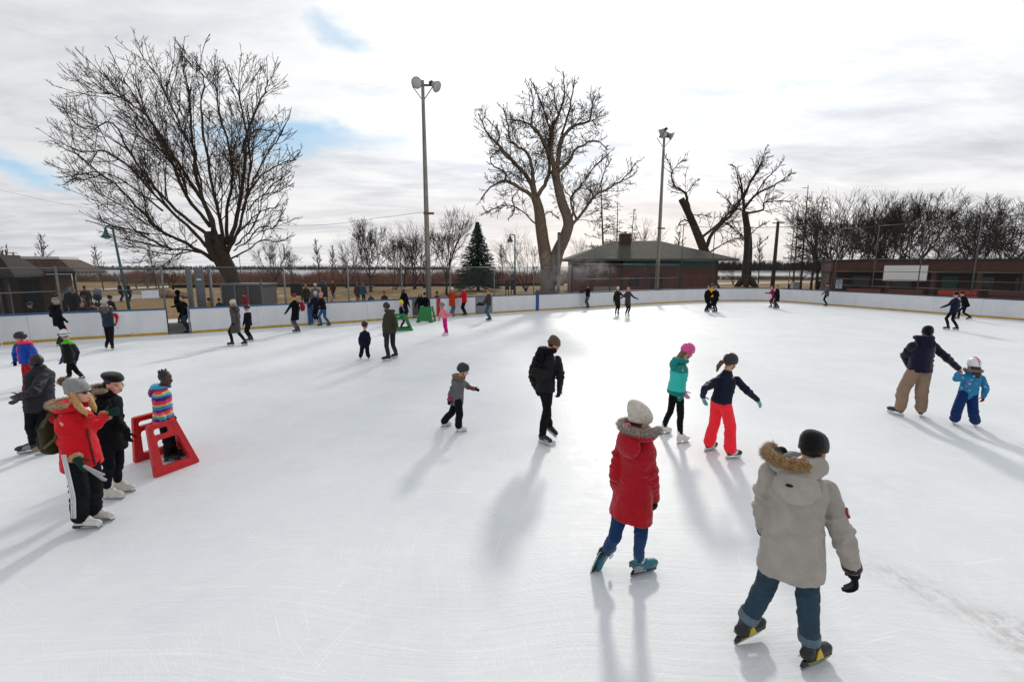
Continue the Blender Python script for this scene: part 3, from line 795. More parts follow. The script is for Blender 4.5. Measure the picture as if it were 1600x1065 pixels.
    person('girl in a two-tone teal jacket with a pink helmet and white figure skates', J, dict(skin='#d3a48e', hair=('#6a4a34', 'long'),
        top=dict(mat=banded('teal_blocks', [(0, '#0f766f'), (.17, '#2fbfb2'), (.66, '#0d7f7a')], .78, 1.45), len=.14, flare=1.08, hood='down', hoodk=.9, bulk=1.0),
        bottom=dict(mat=BLACK, rad=(.08, .06, .048)), gloves=cloth('#d79ab8'), hat=[('helmet', mat('#d8408f', rough=.3, bump=.03, coat=.4), dict(vent=mat('#8c1f58', rough=.5)))],
        skates=sk('figure', '#d9d8d6', rough=.4)), vox=.012)
    # girl in the navy jacket and coral trousers
    Y = 6.85
    J = lifted(Y, .9, 62, (1127, 626), (1136, 584), (1141, 567, .02), [dict(sh=(1118, 594), el=(1101, 607), wr=(1098, 619), hd=(1101, 628)), dict(sh=(1153, 594), el=(1169, 612), wr=(1183, 624), hd=(1188, 632))],
               [L_((1101, 705), (1118, 701), kn=(1116, 662)), L_((1133.5, 717), (1157.5, 715), kn=(1141, 667))], head=75, hpitch=15, k=.95)
    person('girl in navy jacket and bright coral snow trousers with a black helmet', J, dict(skin='#c99a82', hair=('#5d3a22', 'tail'),
        top=dict(mat=puffer('#12182e', 8), len=.05, bulk=.98), bottom=dict(mat=cloth('#ff2b3a', sheen=.2), rad=(.105, .095, .1), bulk=1.0, len=.93),
        gloves=cloth('#6f9fa6'), curl=.2, hat=[('helmet', mat('#17181b', rough=.4, bump=.03))], skates=sk('hockey', '#15161a', HOLDER_W, [('white_stripe', mat('#cfd2d6', rough=.5), [('panel', [(-.05, .09), (.03, .09), (.06, .15), (.02, .15)], .047)])])), vox=.012)
    # man in black
    Y = 7.44
    J = lifted(Y, 1.0, 62, (852, 609), (855, 551), (865, 539, .04), [dict(sh=(838, 561), el=(831, 588), wr=(838, 610, .22)), dict(sh=(872, 563), el=(876, 588), wr=(874, 609, .0), hd=(872, 620, .02))],
               [L_((853, 671, .14, .3), (868, 684, .0, .1), kn=(855, 641)), L_((839, 689), (863, 698.5), kn=(854, 641))], head=82, hpitch=28)
    person('man all in black with a sling bag on his back and a brown knit hat', J, dict(skin='#c48f78', hair=('#3a2a1e', 'short'),
        top=dict(mat=puffer('#15151a', 6, .6), len=.1, bulk=1.04, hood='down', hoodmat=cloth('#101013')), bottom=dict(mat=BLACK, rad=(.09, .07, .062), len=.95),
        gloves=cloth('#24201e'), hat=[('beanie', knit('#5e4f3c'))], skates=sk('hockey', '#131316', HOLDER_W, [('toe_panel', mat('#b9bcc0', rough=.5), [('panel', [(.02, .09), (.13, .09), (.12, .105), (.03, .105)], .045)])])), vox=.012)
    # child in the grey jacket
    Y = 7.96
    J = lifted(Y, .7, 92, (713, 631), (718, 593), (724, 579), [dict(sh=(724, 597, .1), el=(731, 604), wr=(740, 607, .12), hd=(748, 609, .12)), dict(sh=(712, 598, -.1), el=(705, 613), wr=(702, 624, -.12), hd=(701, 635, -.12))],
               [L_((690, 666.5), (703, 664.5), kn=(705, 645)), L_((711, 674.5), (730, 673.5), kn=(718, 648))], head=95, hpitch=8, k=.9)
    person('child in a grey hooded jacket and black helmet reaching one arm forward', J, dict(skin='#d8ab98', hair=('#5a4030', 'short'),
        top=dict(mat=cloth('#625f60'), len=.07, bulk=1.12, hood='down', fur=('#6b4a28', '#a8814f'), cuffs=cloth('#b3214f')), bottom=dict(mat=BLACK, rad=(.1, .09, .09), bulk=1.05, len=.94),
        gloves=cloth('#2a1218'), hat=[('helmet', mat('#1b2124', rough=.4, bump=.03))], skates=sk('figure', '#d5d5d4')), vox=.011)
    # father in navy with tan trousers
    Y = 8.8
    J = lifted(Y, 1.0, 8, (1437, 580), (1443, 531), (1449, 521, .06), [dict(sh=(1424, 540), el=(1413, 556), wr=(1420, 572, .2)), dict(sh=(1461, 541), el=(1481, 561), wr=(1497, 575, -.12), hd=(1501, 580, -.16))],
               [L_((1404, 648.5), (1394, 646), kn=(1411, 610)), L_((1437, 652.5), (1440, 648), kn=(1440, 613))], head=30, hpitch=12)
    person('man in navy sweater and baggy tan trousers leading a child in blue', J, dict(skin='#c48f78', hair=('#1d1612', 'short'),
        top=dict(mat=cloth('#10122a', sheen=.3), len=.06, bulk=1.1, hood='down', hoodmat=cloth('#15172e')), bottom=dict(mat=cloth('#8d7665', bump=.6), rad=(.115, .098, .088), bulk=1.05, len=.94),
        hat=[('beanie', knit('#0d0d10'))], skates=[sk('hockey', '#2b1d1a'), sk('hockey', '#241c1a')]), vox=.012)
    # child in blue
    Y = 8.31
    J = lifted(Y, .7, 4, (1511, 622), (1519, 583), (1521, 571), [dict(sh=(1503, 589), el=(1494, 592), wr=(1497, 583, .0), hd=(1501, 577, .05)), dict(sh=(1535, 591), el=(1540, 607), wr=(1537, 619), hd=(1535, 628))],
               [L_((1489, 664), (1490, 660), kn=(1495, 642)), L_((1523, 668), (1525, 664), kn=(1521, 645))], head=10, hpitch=5, k=.92)
    person('small child in blue spotted jacket and white helmet, led by the hand', J, dict(skin='#d8ab98', hair=('#241611', 'long'),
        top=dict(mat=spotted('blue_spots', '#1172a0', ['#7fb5cf', '#a0508c', '#2f8ab0'], 13, .2), len=.1, bulk=1.18, hood='down', fur=('#6a5a4a', '#a8947e')), bottom=dict(mat=cloth('#122c5e'), rad=(.112, .1, .098), bulk=1.1, len=.95),
        gloves=cloth('#a02030'), hat=[('helmet', mat('#dcdde0', rough=.35, bump=.03), dict(stripe=mat('#d66aa0', rough=.4)))], skates=sk('figure', '#c9cacc')), vox=.011)
    # woman in the red jacket
    Y = 4.84
    J = lifted(Y, 1.0, 96, (130, 728), (113, 640), (123, 613), [dict(sh=(126, 653, .12), el=(152, 663), wr=(165, 648, .1), hd=(190, 639, .12)), dict(sh=(102, 656, -.14), el=(100, 692), wr=(119, 716, -.16), hd=(128, 728, -.17))],
               [L_((141, 814.5), (175, 813), kn=(146, 764)), L_((117, 827), (159, 825), kn=(125, 770))], head=84, hpitch=-2)
    person('blonde woman in a bright red jacket, grey bobble hat and striped black track trousers', J, dict(skin='#d9a68f', hair=('#b98d56', 'side'),
        top=dict(mat=cloth('#c8101e', rough=.6, sheen=.1), len=.15, flare=1.1, bulk=.97, hood='down', hoodk=1.0, fur=('#8a6846', '#c9a882'), cuffs=BLACK, cufffur=('#8a6040', '#c49a74'), sleeve=.95, zip=mat('#5a0d14')),
        bottom=dict(mat=cloth('#131418'), rad=(.095, .082, .082), len=.95, stripes=1, sdir=(.1, -1, 0), smat=mat('#d5d8dc', rough=.7)),
        gloves=cloth('#16362c'), curl=.15, hat=[('beanie', knit('#8b8a8c'), dict(ribs=24, pom=('#4a3022', '#8a6248'), pompos=(0, -.13, .135), pomr=.045, tall=1.05, back=.03)), ('sunglasses', mat('#14100e', rough=.15, bump=0))],
        skates=sk('figure', '#d6d3ce', detail=[('heel_sole', mat('#2b2220', rough=.6), [('panel', [(-.13, .036), (-.05, .036), (-.05, .06), (.02, .052), (.13, .044), (.13, .052), (-.13, .07)], .036)])])), vox=.009)
    # woman in black with beret
    Y = 5.5
    J = lifted(Y, .95, 86, (174, 702), (166, 616), (178, 600), [dict(sh=(176, 626, .14), wr=(186, 672, .18)), dict(sh=(160, 630, -.12), el=(180, 655), wr=(197, 674, -.1), hd=(200, 688, -.1))],
               [L_((179, 768.5), (209.5, 767.5), kn=(184, 722)), L_((160, 779.5), (194, 779), kn=(170, 728))], head=100, hpitch=10)
    person('dark-haired woman in a black coat and black beret wearing white figure skates', J, dict(skin='#d5a38e', hair=('#1a1210', 'long'),
        top=dict(mat=cloth('#0f0f12'), len=.22, flare=1.08, hood='down', fur=('#7a6852', '#b7a68c')), bottom=dict(mat=cloth('#101118'), rad=(.09, .066, .05), len=.84),
        gloves=GLV, hat=[('beret', knit('#0c0c0d'))], skates=sk('figure', '#d3cdc4')), vox=.0105)
    # child in the rainbow jacket
    Y = 6.62
    J = lifted(Y, .78, 78, (256, 661), (252, 608), (259, 591), [dict(sh=(259, 616, .12), wr=(268, 648, .3)), dict(sh=(247, 617, -.12), el=(248, 642), wr=(259, 662, -.17), hd=(266, 664, -.16))],
               [L_((270, 716), (290, 713.5), kn=(267, 690)), L_((260, 722), (279, 720), kn=(262, 693))], head=92, hpitch=8, k=.93)
    person('child in a rainbow striped jacket standing inside the red skating aid', J, dict(skin='#4a2e24', hair=('#17100d', 'buns'),
        top=dict(mat=banded('rainbow_print', [(0, '#2a86b8'), (.14, '#d8b02c'), (.24, '#d4306a'), (.42, '#4a1f66'), (.56, '#2f9ac0'), (.68, '#e0b838'), (.76, '#de4a5e'), (.88, '#6a2a72')], .55, 1.2, .1, 10, rep=2), len=.1, bulk=1.06, hood='down', hoodmat=banded('rainbow_hood', [(0, '#3f9cc4'), (.4, '#8a3a86'), (.7, '#3aa0c0')], .9, 1.3, .1, 9)),
        bottom=dict(mat=BLACK, rad=(.088, .072, .065), len=.9), skates=sk('hockey', '#1b1b1e', HOLDER_K)), vox=.0105)
    # man in the dark puffer
    Y = 6.95
    J = lifted(Y, 1.0, -82, (60, 640), (62, 577), (56, 566), [dict(sh=(63, 590, -.16), el=(54, 612), wr=(33, 617, -.3), hd=(20, 622, -.34)), dict(sh=(58, 588, .14), wr=(30, 622, .2), hd=(17, 632, .2))],
               [L_((63, 704.5), (32, 709.5), kn=(48, 668)), L_((88, 705), (60, 711, .0), kn=(67, 670))], head=-78, hpitch=4)
    person('man in a dark charcoal puffer jacket and black trousers skating left with his hands out', J, dict(skin='#3d2720', hair=('#120d0b', 'short'),
        top=dict(mat=puffer('#26252c', 7), len=.1, bulk=1.04, sleeve=.96), bottom=dict(mat=BLACK, rad=(.088, .066, .054)), curl=.5,
        skates=[sk('hockey', '#1e2024', HOLDER_W, [('grey_panel', mat('#8c9096', rough=.5), [('panel', [(-.03, .09), (.08, .09), (.06, .14), (-.02, .17)], .047)])]), sk('hockey', '#8a7764', HOLDER_W)]), vox=.0105)
    # child in blue jacket and red trousers
    Y = 10.6
    J = lifted(Y, .8, -150, (42, 567), (37, 537), (32, 528), [dict(sh=(49, 543), el=(55, 553), wr=(57, 563, -.1)), dict(sh=(26, 541), el=(23, 553), wr=(24, 563), hd=(23, 571))],
               [L_((56, 614), (53, 618), kn=(50, 588)), L_((42, 616), (38, 620), kn=(42, 590))], head=-155, hpitch=10, k=.93)
    person('child in a bright blue jacket with a pink zip, red trousers and black helmet', J, dict(skin='#c89384', hair=('#3a2a20', 'short'),
        top=dict(mat=cloth('#123f9e', rough=.6), len=.08, bulk=1.1, hood='down', hoodmat=cloth('#d8345e'), zip=mat('#e8508a', rough=.6)), bottom=dict(mat=cloth('#9c1414'), rad=(.1, .085, .08), len=.93),
        gloves=GLV, hat=[('helmet', mat('#16181a', rough=.4, bump=.03))], skates=sk('hockey', '#17181a')), vox=.013)
    # child with goggles
    Y = 11.82
    J = lifted(Y, .78, -95, (109, 566), (105, 533), (101, 524), [dict(sh=(112, 538, -.12), el=(121, 550), wr=(119, 562, -.2), hd=(117, 568, -.2)), dict(sh=(98, 538, .1), wr=(97, 562, .15))],
               [L_((134, 593.5), (125, 596.5), kn=(120, 580)), L_((112, 591), (102, 594.5), kn=(108, 581))], head=-95, hpitch=6, k=.95)
    person('child in black and green jacket with white helmet and ski goggles', J, dict(skin='#c89384', hair=('#3a2a20', 'short'),
        top=dict(mat=banded('black_green', [(0, '#101216'), (.62, '#101216'), (.66, '#4fae1e'), (.84, '#12141a'), (.9, '#1a6fae')], .6, 1.2, .09, 5), len=.1, bulk=1.1), bottom=dict(mat=BLACK, rad=(.085, .07, .064)),
        gloves=cloth('#183a8c'), hat=[('helmet', mat('#d9dadd', rough=.35, bump=.03), dict(stripe=mat('#e08a4a', rough=.4), goggles=(mat('#4a4a86', rough=.15, bump=0), mat('#1e6a86', rough=.6))))], skates=sk('hockey', '#17181a')), vox=.013)
    # father and toddler further out
    Y = 14.4
    J = lifted(Y, 1.03, -28, (609, 520), (609, 488), (604, 480), [dict(sh=(602, 493), el=(600, 507), wr=(600, 519, .05), hd=(599, 524)), dict(sh=(615, 493), el=(619, 507), wr=(616, 519))],
               [L_((612, 563), (597, 564.5), kn=(604, 540)), L_((622, 558), (611, 560.5), kn=(614, 539))], head=-55, hpitch=10)
    person('man in an olive green jacket and grey trousers standing behind a toddler in navy', J, dict(skin='#c08f7a', hair=('#1d1612', 'short'),
        top=dict(mat=cloth('#39392c'), len=.1, bulk=1.04, hood='down'), bottom=dict(mat=cloth('#2b2830'), rad=(.092, .072, .062)), gloves=GLV, hat=[('helmet', mat('#1a1b1f', rough=.4))], skates=sk('hockey', '#121214')), vox=.015)
    J = lifted(14.43, .7, 6, (569, 541), (570, 518), (570, 508.5), [dict(sh=(564.5, 521), el=(562, 529), wr=(562, 536)), dict(sh=(575.5, 521), el=(577.5, 529), wr=(577, 537))],
               [L_((563.5, 562.5), (562.5, 559.8), kn=(565, 550)), L_((576, 562.5), (577, 559.8), kn=(574, 550))], head=10, k=.95)
    person('toddler in a navy snowsuit and dark helmet seen from behind', J, dict(skin='#c99a82', hair=('#2a1c14', 'short'),
        top=dict(mat=cloth('#11142c'), len=.06, bulk=1.15), bottom=dict(mat=cloth('#12131f'), rad=(.105, .09, .088), bulk=1.05), gloves=cloth('#2a2c36'), hat=[('helmet', mat('#16181e', rough=.4))], skates=sk('hockey', '#191a1c')), vox=.015)
    J = lifted(20.0, .79, -75, (695, 497), (692, 483), (690.5, 477.5), [dict(sh=(693, 485, -.1), el=(699, 489), wr=(706, 493, -.1)), dict(sh=(690, 486, .1), el=(687, 493), wr=(686, 499, .1))],
               [L_((698, 522.5), (692, 523), kn=(695, 510)), L_((700, 524), (694, 524.3), kn=(697, 511))], head=-95, k=.95)
    person('girl in a pale pink jacket and magenta trousers with a grey helmet', J, dict(skin='#c99a82', hair=('#3a2a20', 'short'),
        top=dict(mat=cloth('#d77f8e'), len=.08, bulk=1.08), bottom=dict(mat=cloth('#c3127e'), rad=(.095, .08, .075), len=.94), gloves=cloth('#5a2a3a'), hat=[('helmet', mat('#6b7478', rough=.4))], skates=sk('figure', '#cfcfcf')), vox=.017)
    J = lifted(16.2, .98, -8, (170, 510), (167, 487), (164, 479), [dict(sh=(160, 489), wr=(157, 480, .4)), dict(sh=(173, 490), wr=(173, 481, .4))],
               [L_((167, 547.5), (166, 543.5), kn=(169, 530)), L_((179, 548.5), (173, 545), kn=(174, 531))], head=-40)
    person('person in a long blue-grey coat and grey knit hat leaning on the boards', J, dict(skin='#c99a82', hair=('#5a4030', 'long'),
        top=dict(mat=cloth('#26303e'), len=.32, bulk=1.0), bottom=dict(mat=cloth('#17141c'), rad=(.088, .066, .05)), hat=[('beanie', knit('#85868a'))], skates=sk('hockey', '#151518')), vox=.017)
    # ---- carried things
    def at(px, py, Y): return PL(px, py, Y)
    # backpack on the red-jacket woman
    c = at(84, 676, 4.86); r = empty('backpack', c, 'olive green backpack hanging on the back of the woman in red', 'backpack')
    m = M(); m.loft([(c+V((.02, 0, -.21)), V((.07, 0, 0)), V((0, .12, 0))), (c+V((0, 0, -.17)), V((.09, 0, 0)), V((0, .14, 0))), (c+V((0, 0, .05)), V((.085, 0, 0)), V((0, .14, 0))), (c+V((.02, 0, .17)), V((.06, 0, 0)), V((0, .11, 0)))], 20, .8)
    m.build('bag', cloth('#33321c'), r, vox=.01, sm=2, disp=[(.08, .02)])
    m = M(); m.loft([(c+V((-.09, 0, -.16)), V((.03, 0, 0)), V((0, .1, 0))), (c+V((-.095, 0, -.02)), V((.03, 0, 0)), V((0, .1, 0)))], 16, .7); m.build('front_pocket', cloth('#2a2a18'), r, vox=.01, sm=1)
    for dy in (-.15, .12):
        m = M(); pts = [at(88, 660, 4.86)+V((0, dy, 0)), at(100, 645, 4.86)+V((0, dy, .05)), at(112, 650, 4.86)+V((.03, dy*1.1, .0)), at(112, 676, 4.86)+V((-.0, dy*1.25, 0)), at(90, 692, 4.86)+V((0, dy, 0))]
        m.tube(pts, .015, 6)
        m.build('shoulder_strap', cloth('#4a4428'), r)
    # pair of skate guards in her hand
    o = at(131, 727, 4.66); r = empty('skate_guards', o, 'pair of pale grey skate guards in the hand of the woman in red', 'skate guard')
    for nm, e in (('guard', at(160, 741, 4.62)), ('guard', at(163, 749, 4.7))):
        m = M(); d = (e-o).normalized(); sd = d.cross(V((0, 0, 1))).normalized(); up = sd.cross(d)
        L = .24
        m.prism([(0, -.012), (L, -.016), (L+.03, .0), (L+.02, .02), (L-.01, .012), (0, .01)], o, d, up, sd, .022); m.build(nm, mat('#9a9a9c', rough=.6), r, bevel=.004)
    # sling bag on the man in black
    c = at(847, 585, 7.32); r = empty('sling_bag', c, 'dark brown-black sling bag on the back of the man in black', 'bag')
    b_ = V((-.02, -.13, -.02)); m = M(); m.loft([(c+V((-.16, 0, .09))+b_*.3, V((0, .05, 0)), V((.03, 0, .05))), (c+b_*.3, V((0, .075, 0)), V((.05, 0, .12))), (c+V((.14, .02, .01))+b_*.2, V((0, .05, 0)), V((.03, 0, .07)))], 16, .8)
    m.build('pouch', cloth('#201d1d', rough=.6), r, vox=.011, sm=2)
    m = M(); m.tube([c+V((.13, .03, .02)), c+V((.02, -.05, .13)), c+V((-.08, -.03, .2)), c+V((-.13, .03, .25))], .014, 6); m.build('strap', cloth('#1c1a1a'), r)
# ---------------------------------------------------------------- ice
def make_ice_mat():
    m, n, b = newmat('ice'); tc = n.new('ShaderNodeTexCoord').outputs['Object']
    warp = n.new('ShaderNodeTexNoise'); warp.inputs['Scale'].default_value = .22; warp.inputs['Detail'].default_value = 2; n.link(tc, warp.inputs['Vector'])
    wv = n.new('ShaderNodeVectorMath', operation='MULTIPLY_ADD'); n.link(warp.outputs['Color'], wv.inputs[0]); wv.inputs[1].default_value = (1.6, 1.6, 0); n.link(tc, wv.inputs[2])
    S = None; Hh = None
    for i, (rot, sx, sy, lo, w) in enumerate(((20, .35, 26, .60, 1), (-35, .3, 22, .61, .9), (70, .4, 30, .62, .8), (118, .3, 20, .62, .8), (-8, .22, 14, .60, .9), (45, .8, 55, .62, .6))):
        v = n.mapping(wv.outputs[0] if i < 5 else tc, (sx, sy, 1), (0, 0, math.radians(rot)), (i*3.1, i*7.7, 0))
        f = n.noise(v, 1, 3, .6)
        brk = n.ramp(n.noise(tc, .9+.3*i, 3, .6), [(.42, 0), (.62, 1)])
        r = n.math('MULTIPLY', n.math('MULTIPLY', n.ramp(f, [(lo, 0), (lo+.12, 1)]), w), brk)
        S = r if S is None else n.math('MAXIMUM', S, r)
        hh = n.math('MULTIPLY', f, w); Hh = hh if Hh is None else n.math('ADD', Hh, hh)
    # short cuts running every way: a random direction per patch of ice
    for i, (cs, sy, lo) in enumerate(((1.1, 60, .6), (1.9, 75, .6), (.55, 42, .62), (3.1, 95, .61))):
        vo = n.new('ShaderNodeTexVoronoi'); vo.inputs['Scale'].default_value = cs; n.link(n.mapping(wv.outputs[0], (1, 1, 1), (0, 0, i*.7), (i*5.3, i*2.1, 0)), vo.inputs['Vector'])
        sp_ = n.new('ShaderNodeSeparateColor'); n.link(vo.outputs['Color'], sp_.inputs[0])
        vr = n.new('ShaderNodeVectorRotate', rotation_type='Z_AXIS'); n.link(wv.outputs[0], vr.inputs['Vector']); n.link(n.math('MULTIPLY', sp_.outputs[0], 6.28), vr.inputs['Angle'])
        f = n.noise(n.mapping(vr.outputs[0], (.9, sy, 1)), 1, 3, .6)
        r = n.math('MULTIPLY', n.ramp(f, [(lo, 0), (lo+.1, 1)]), .9); S = n.math('MAXIMUM', S, r); Hh = n.math('ADD', Hh, n.math('MULTIPLY', f, .8))
    grain = n.noise(tc, 38, 5, .7); mott = n.noise(tc, .6, 5, .6); mid = n.noise(tc, 4, 4, .6)
    base = n.ramp(mott, [(.25, (.66, .695, .73)), (.75, (.785, .81, .83))])
    base = n.mix(n.math('MULTIPLY', n.ramp(mid, [(.35, 0), (.7, 1)]), .35), base, (.80, .82, .84))
    base = n.mix(n.math('MULTIPLY', S, .46), base, (.94, .955, .965))
    # grey-brown scuffed patch worn into the ice at the right
    def spot(cx, cy, rx, ry, rot):
        mp = n.new('ShaderNodeMapping'); mp.vector_type = 'TEXTURE'; n.link(tc, mp.inputs[0]); mp.inputs['Location'].default_value = (cx, cy, 0); mp.inputs['Rotation'].default_value = (0, 0, math.radians(rot)); mp.inputs['Scale'].default_value = (rx, ry, 1)
        ln = n.new('ShaderNodeVectorMath', operation='LENGTH'); n.link(mp.outputs[0], ln.inputs[0]); return n.ramp(ln.outputs['Value'], [(0.15, 1), (1, 0)])
    st = None
    for a in SCUFFS:
        q = n.math('MULTIPLY', spot(*a[:5]), a[5]); st = q if st is None else n.math('MAXIMUM', st, q)
    st = n.math('MULTIPLY', st, n.ramp(n.noise(wv.outputs[0], 7, 7, .8), [(.4, 0), (.66, 1)]))
    base = n.mix(st, base, (.36, .31, .28))
    n.link(base, b.inputs['Base Color'])
    n.link(n.ramp(n.math('MULTIPLY_ADD', S, .4, n.math('MULTIPLY', mid, .6)), [(.2, .4), (.8, .66)]), b.inputs['Roughness'])
    b.inputs['IOR'].default_value = 1.31; b.inputs['Specular IOR Level'].default_value = .27
    b.inputs['Subsurface Weight'].default_value = 0
    nb = n.bump(grain, .12, .004); nb = n.bump(Hh, .35, .005, nb); nb = n.bump(mid, .12, .01, nb)
    n.link(nb, b.inputs['Normal']); return m
SCUFFS = [(3.82, 3.78, .9, .34, -62, .6), (4.15, 3.25, .5, .42, -52, 1.0), (3.5, 4.3, .4, .2, -50, .4), (-.2, 5.1, .08, .05, 0, .5), (4.0, 2.95, .6, .25, 15, .55)]
# foot of the boards around the rink, from photo pixels
RINK_PX = [(-60, 549), (0, 539), (120, 530.5), (263, 522.5), (300, 520.5), (380, 515), (480, 508), (558, 503.5), (600, 500), (646, 497), (685, 494.5), (743, 491), (771, 489.5), (830, 486), (880, 483.3), (940, 479.5), (990, 476.3), (1040, 473.6), (1086, 471.6), (1130, 470.4), (1180, 470.2), (1220, 471.4), (1259, 474), (1310, 478), (1380, 483.5), (1475, 491), (1600, 500.5), (1720, 511)]
RINK = [G(*p) for p in RINK_PX]
def make_ice():
    m = M()
    pts = [V((p.x, p.y, 0)) for p in RINK]
    pts += [V((38, 4, 0)), V((30, -14, 0)), V((-30, -14, 0)), V((-32, 6, 0))]
    m.add(pts, [tuple(range(len(pts)-1, -1, -1))])
    o = m.build('ice', make_ice_mat(), smooth=False); tag(o, 'scratched white ice surface of the rink', 'ice', kind='structure')
    return o
make_ice()
# ---------------------------------------------------------------- everybody further away
SKB = None
def build_crowd():
    SKB = sk('hockey', '#141416'); FIG = sk('figure', '#cfcecb')
    def ppl(label, px, py, h, heading, top, bottom, hat=None, hair=None, arms=('down', 'down'), skates=None, skin='#c0917c', gloves=BLK2, vox=.022, z=0, base=None, brad=(.085, .066, .054), group=None, **k):
        b = base if base is not None else G(px, py); b = V((b.x, b.y, z))
        J = preset(b, heading, h, arms, **k)
        t = top if isinstance(top, dict) else dict(mat=top); bt = bottom if isinstance(bottom, dict) else dict(mat=bottom, rad=brad, len=.93)
        st = dict(skin=skin, top=t, bottom=bt, hat=hat or [], skates=skates or SKB, gloves=gloves)
        if hair: st['hair'] = hair
        return person(label, J, st, vox=vox, group=group)
    K = knit
    # skaters on the ice, left to right
    ppl('man in a dark jacket and striped knit hat standing by the boards, back turned', 97, 540, 1.78, 20, dict(mat=cloth('#15141a'), len=.2, hood='down'), cloth('#131318'), [('beanie', banded('striped_hat', [(0, '#2a2a2a'), (.3, '#b5b0a6'), (.5, '#2a2a2a'), (.7, '#b5b0a6')], 1.6, 1.85, rep=2))], arms=('pocket', 'pocket'), vox=.018)
    ppl('woman in a long taupe coat and pale bobble hat gliding left', 372, 540, 1.72, -85, dict(mat=cloth('#4a4344'), len=.45, flare=1.1, hood='down'), BLACK, [('beanie', K('#c9b9a4'))], hair=('#8a7a68', 'long'), arms=('swing', 'down'), stride=.22, vox=.018, lean=4)
    ppl('child with a white scarf and dark helmet skating behind the woman in taupe', 391, 533, 1.4, -80, dict(mat=cloth('#17171b'), len=.15), BLACK, [('helmet', mat('#1d1c22', rough=.4)), ('scarf', K('#d2d4da'))], arms=('down', 'low'), gloves=cloth('#2a9ab8'), vox=.018)
    ppl('woman in a black coat and pink cap with a red backpack', 464, 519.5, 1.72, -75, dict(mat=cloth('#0f0f13'), len=.38, flare=1.12), cloth('#5c5f6e'), [('beanie', K('#8e1c2c'))], hair=('#c9a25e', 'side'), arms=('low', 'down'), vox=.018)
    ppl('person in blue jeans, black jacket and pink hat skating along the boards', 507, 510, 1.68, -80, dict(mat=cloth('#131316'), len=.05), denim('#24507a'), [('beanie', K('#c98a80'))], arms=('low', 'low'), stride=.2, lean=8, vox=.018, brad=(.095, .075, .066))
    ppl('person in a navy jacket at the boards behind the one in blue jeans', 496, 507.5, 1.7, -60, dict(mat=cloth('#161a33'), len=.08), BLACK, [('beanie', K('#b9bcc4'))], arms=('low', 'pocket'), skates=FIG, vox=.018)
    ppl('child in a neon yellow hat standing in a green skating aid', 628, 514, 1.3, 70, dict(mat=cloth('#151422'), len=.12), BLK2, [('beanie', K('#c9d428'), dict(tall=1.3)), ('scarf', K('#b98a8c'))], arms=('low', 'low'), gloves=cloth('#c81e4e'), skin='#c0917c', k=.93, vox=.016)
    ppl('long-haired person in black standing at the boards behind the neon-hatted child', 633, 500.5, 1.75, 30, dict(mat=cloth('#101013'), len=.1, hood='down'), cloth('#191b2a'), None, hair=('#17110e', 'long'), arms=('pocket', 'down'), vox=.018)
    ppl('person in black crouching in the gate, left one behind the green aid', 0, 0, 1.62, 175, dict(mat=cloth('#141316'), len=.1, hood='down'), BLACK, None, hair=('#2a1b14', 'side'), arms=('low', 'low'), lean=18, base=G(658, 497.5), crouch=.14, vox=.018)
    ppl('person in black with dark hat in the gate, leaning over the green aid', 0, 0, 1.64, 172, dict(mat=cloth('#0f0f12'), len=.1), BLACK, [('beanie', K('#1c181a'))], arms=('low', 'low'), lean=20, base=G(665, 497.8), crouch=.12, vox=.018)
    ppl('woman in a rust orange coat, blue jeans and white hat', 707, 493.5, 1.72, 20, dict(mat=cloth('#b23c16'), len=.3, flare=1.08), denim('#4a6a8c'), [('beanie', K('#d8d6d0'))], arms=('low', 'hold'), skates=[dict(kind='shoe', mat=mat('#8a5a34', rough=.7))]*2, vox=.018)
    ppl('man in a bright red jacket and black trousers facing the woman in orange', 726, 493.5, 1.76, -60, dict(mat=cloth('#b80f1c'), len=.12), BLACK, [('beanie', K('#121214'))], arms=('fwd', 'fwd'), vox=.018)
    ppl('man in a grey jacket with yellow collar and blue jeans, facing left', 764, 501, 1.78, -75, dict(mat=cloth('#3b3a3c'), len=.08), denim('#2f4f66'), [('scarf', K('#b99a1e'))], hair=('#6a4a30', 'short'), arms=('low', 'low'), vox=.018)
    ppl('skater in a black top and grey trousers stretching one arm left by the boards', 918, 482, 1.72, -35, dict(mat=cloth('#141318'), len=.04), cloth('#4c5158'), None, hair=('#14100e', 'short'), arms=('side', 'low'), gloves=cloth('#8e1c2c'))
    ppl('woman in a dark green-brown coat and white hat holding a hand', 964, 491.5, 1.72, 175, dict(mat=cloth('#24211c'), len=.32), BLACK, [('beanie', K('#c9c9cb'))], arms=('out', 'down'), hair=('#3a2a20', 'long'))
    ppl('woman in a grey coat and pink hat holding hands, legs in dark trousers', 980, 494, 1.72, 170, dict(mat=cloth('#3c383c'), len=.3, hood='down', fur=('#8a6a4a', '#b79a74')), cloth('#1f1d2e'), [('beanie', K('#b98a84'))], arms=('out', 'out'), skates=FIG)
    ppl('brown-haired skater in a black coat, left of the trio at the boards', 1104, 487.5, 1.72, 160, dict(mat=cloth('#141014'), len=.32), BLACK, None, hair=('#5a3020', 'short'), arms=('hold', 'down'))
    ppl('skater in a yellow vest behind the pair in black at the far boards', 1110, 483.5, 1.76, 150, dict(mat=cloth('#d8a410'), len=.05), BLACK, [('helmet', mat('#20181c', rough=.4))], arms=('hold', 'down'))
    ppl('skater in a black jacket with a grey hood leaning towards the trio', 1117, 488, 1.74, -120, dict(mat=cloth('#101116'), len=.16), BLACK, [('beanie', K('#6e6a66'))], arms=('hold', 'low'), lean=12)
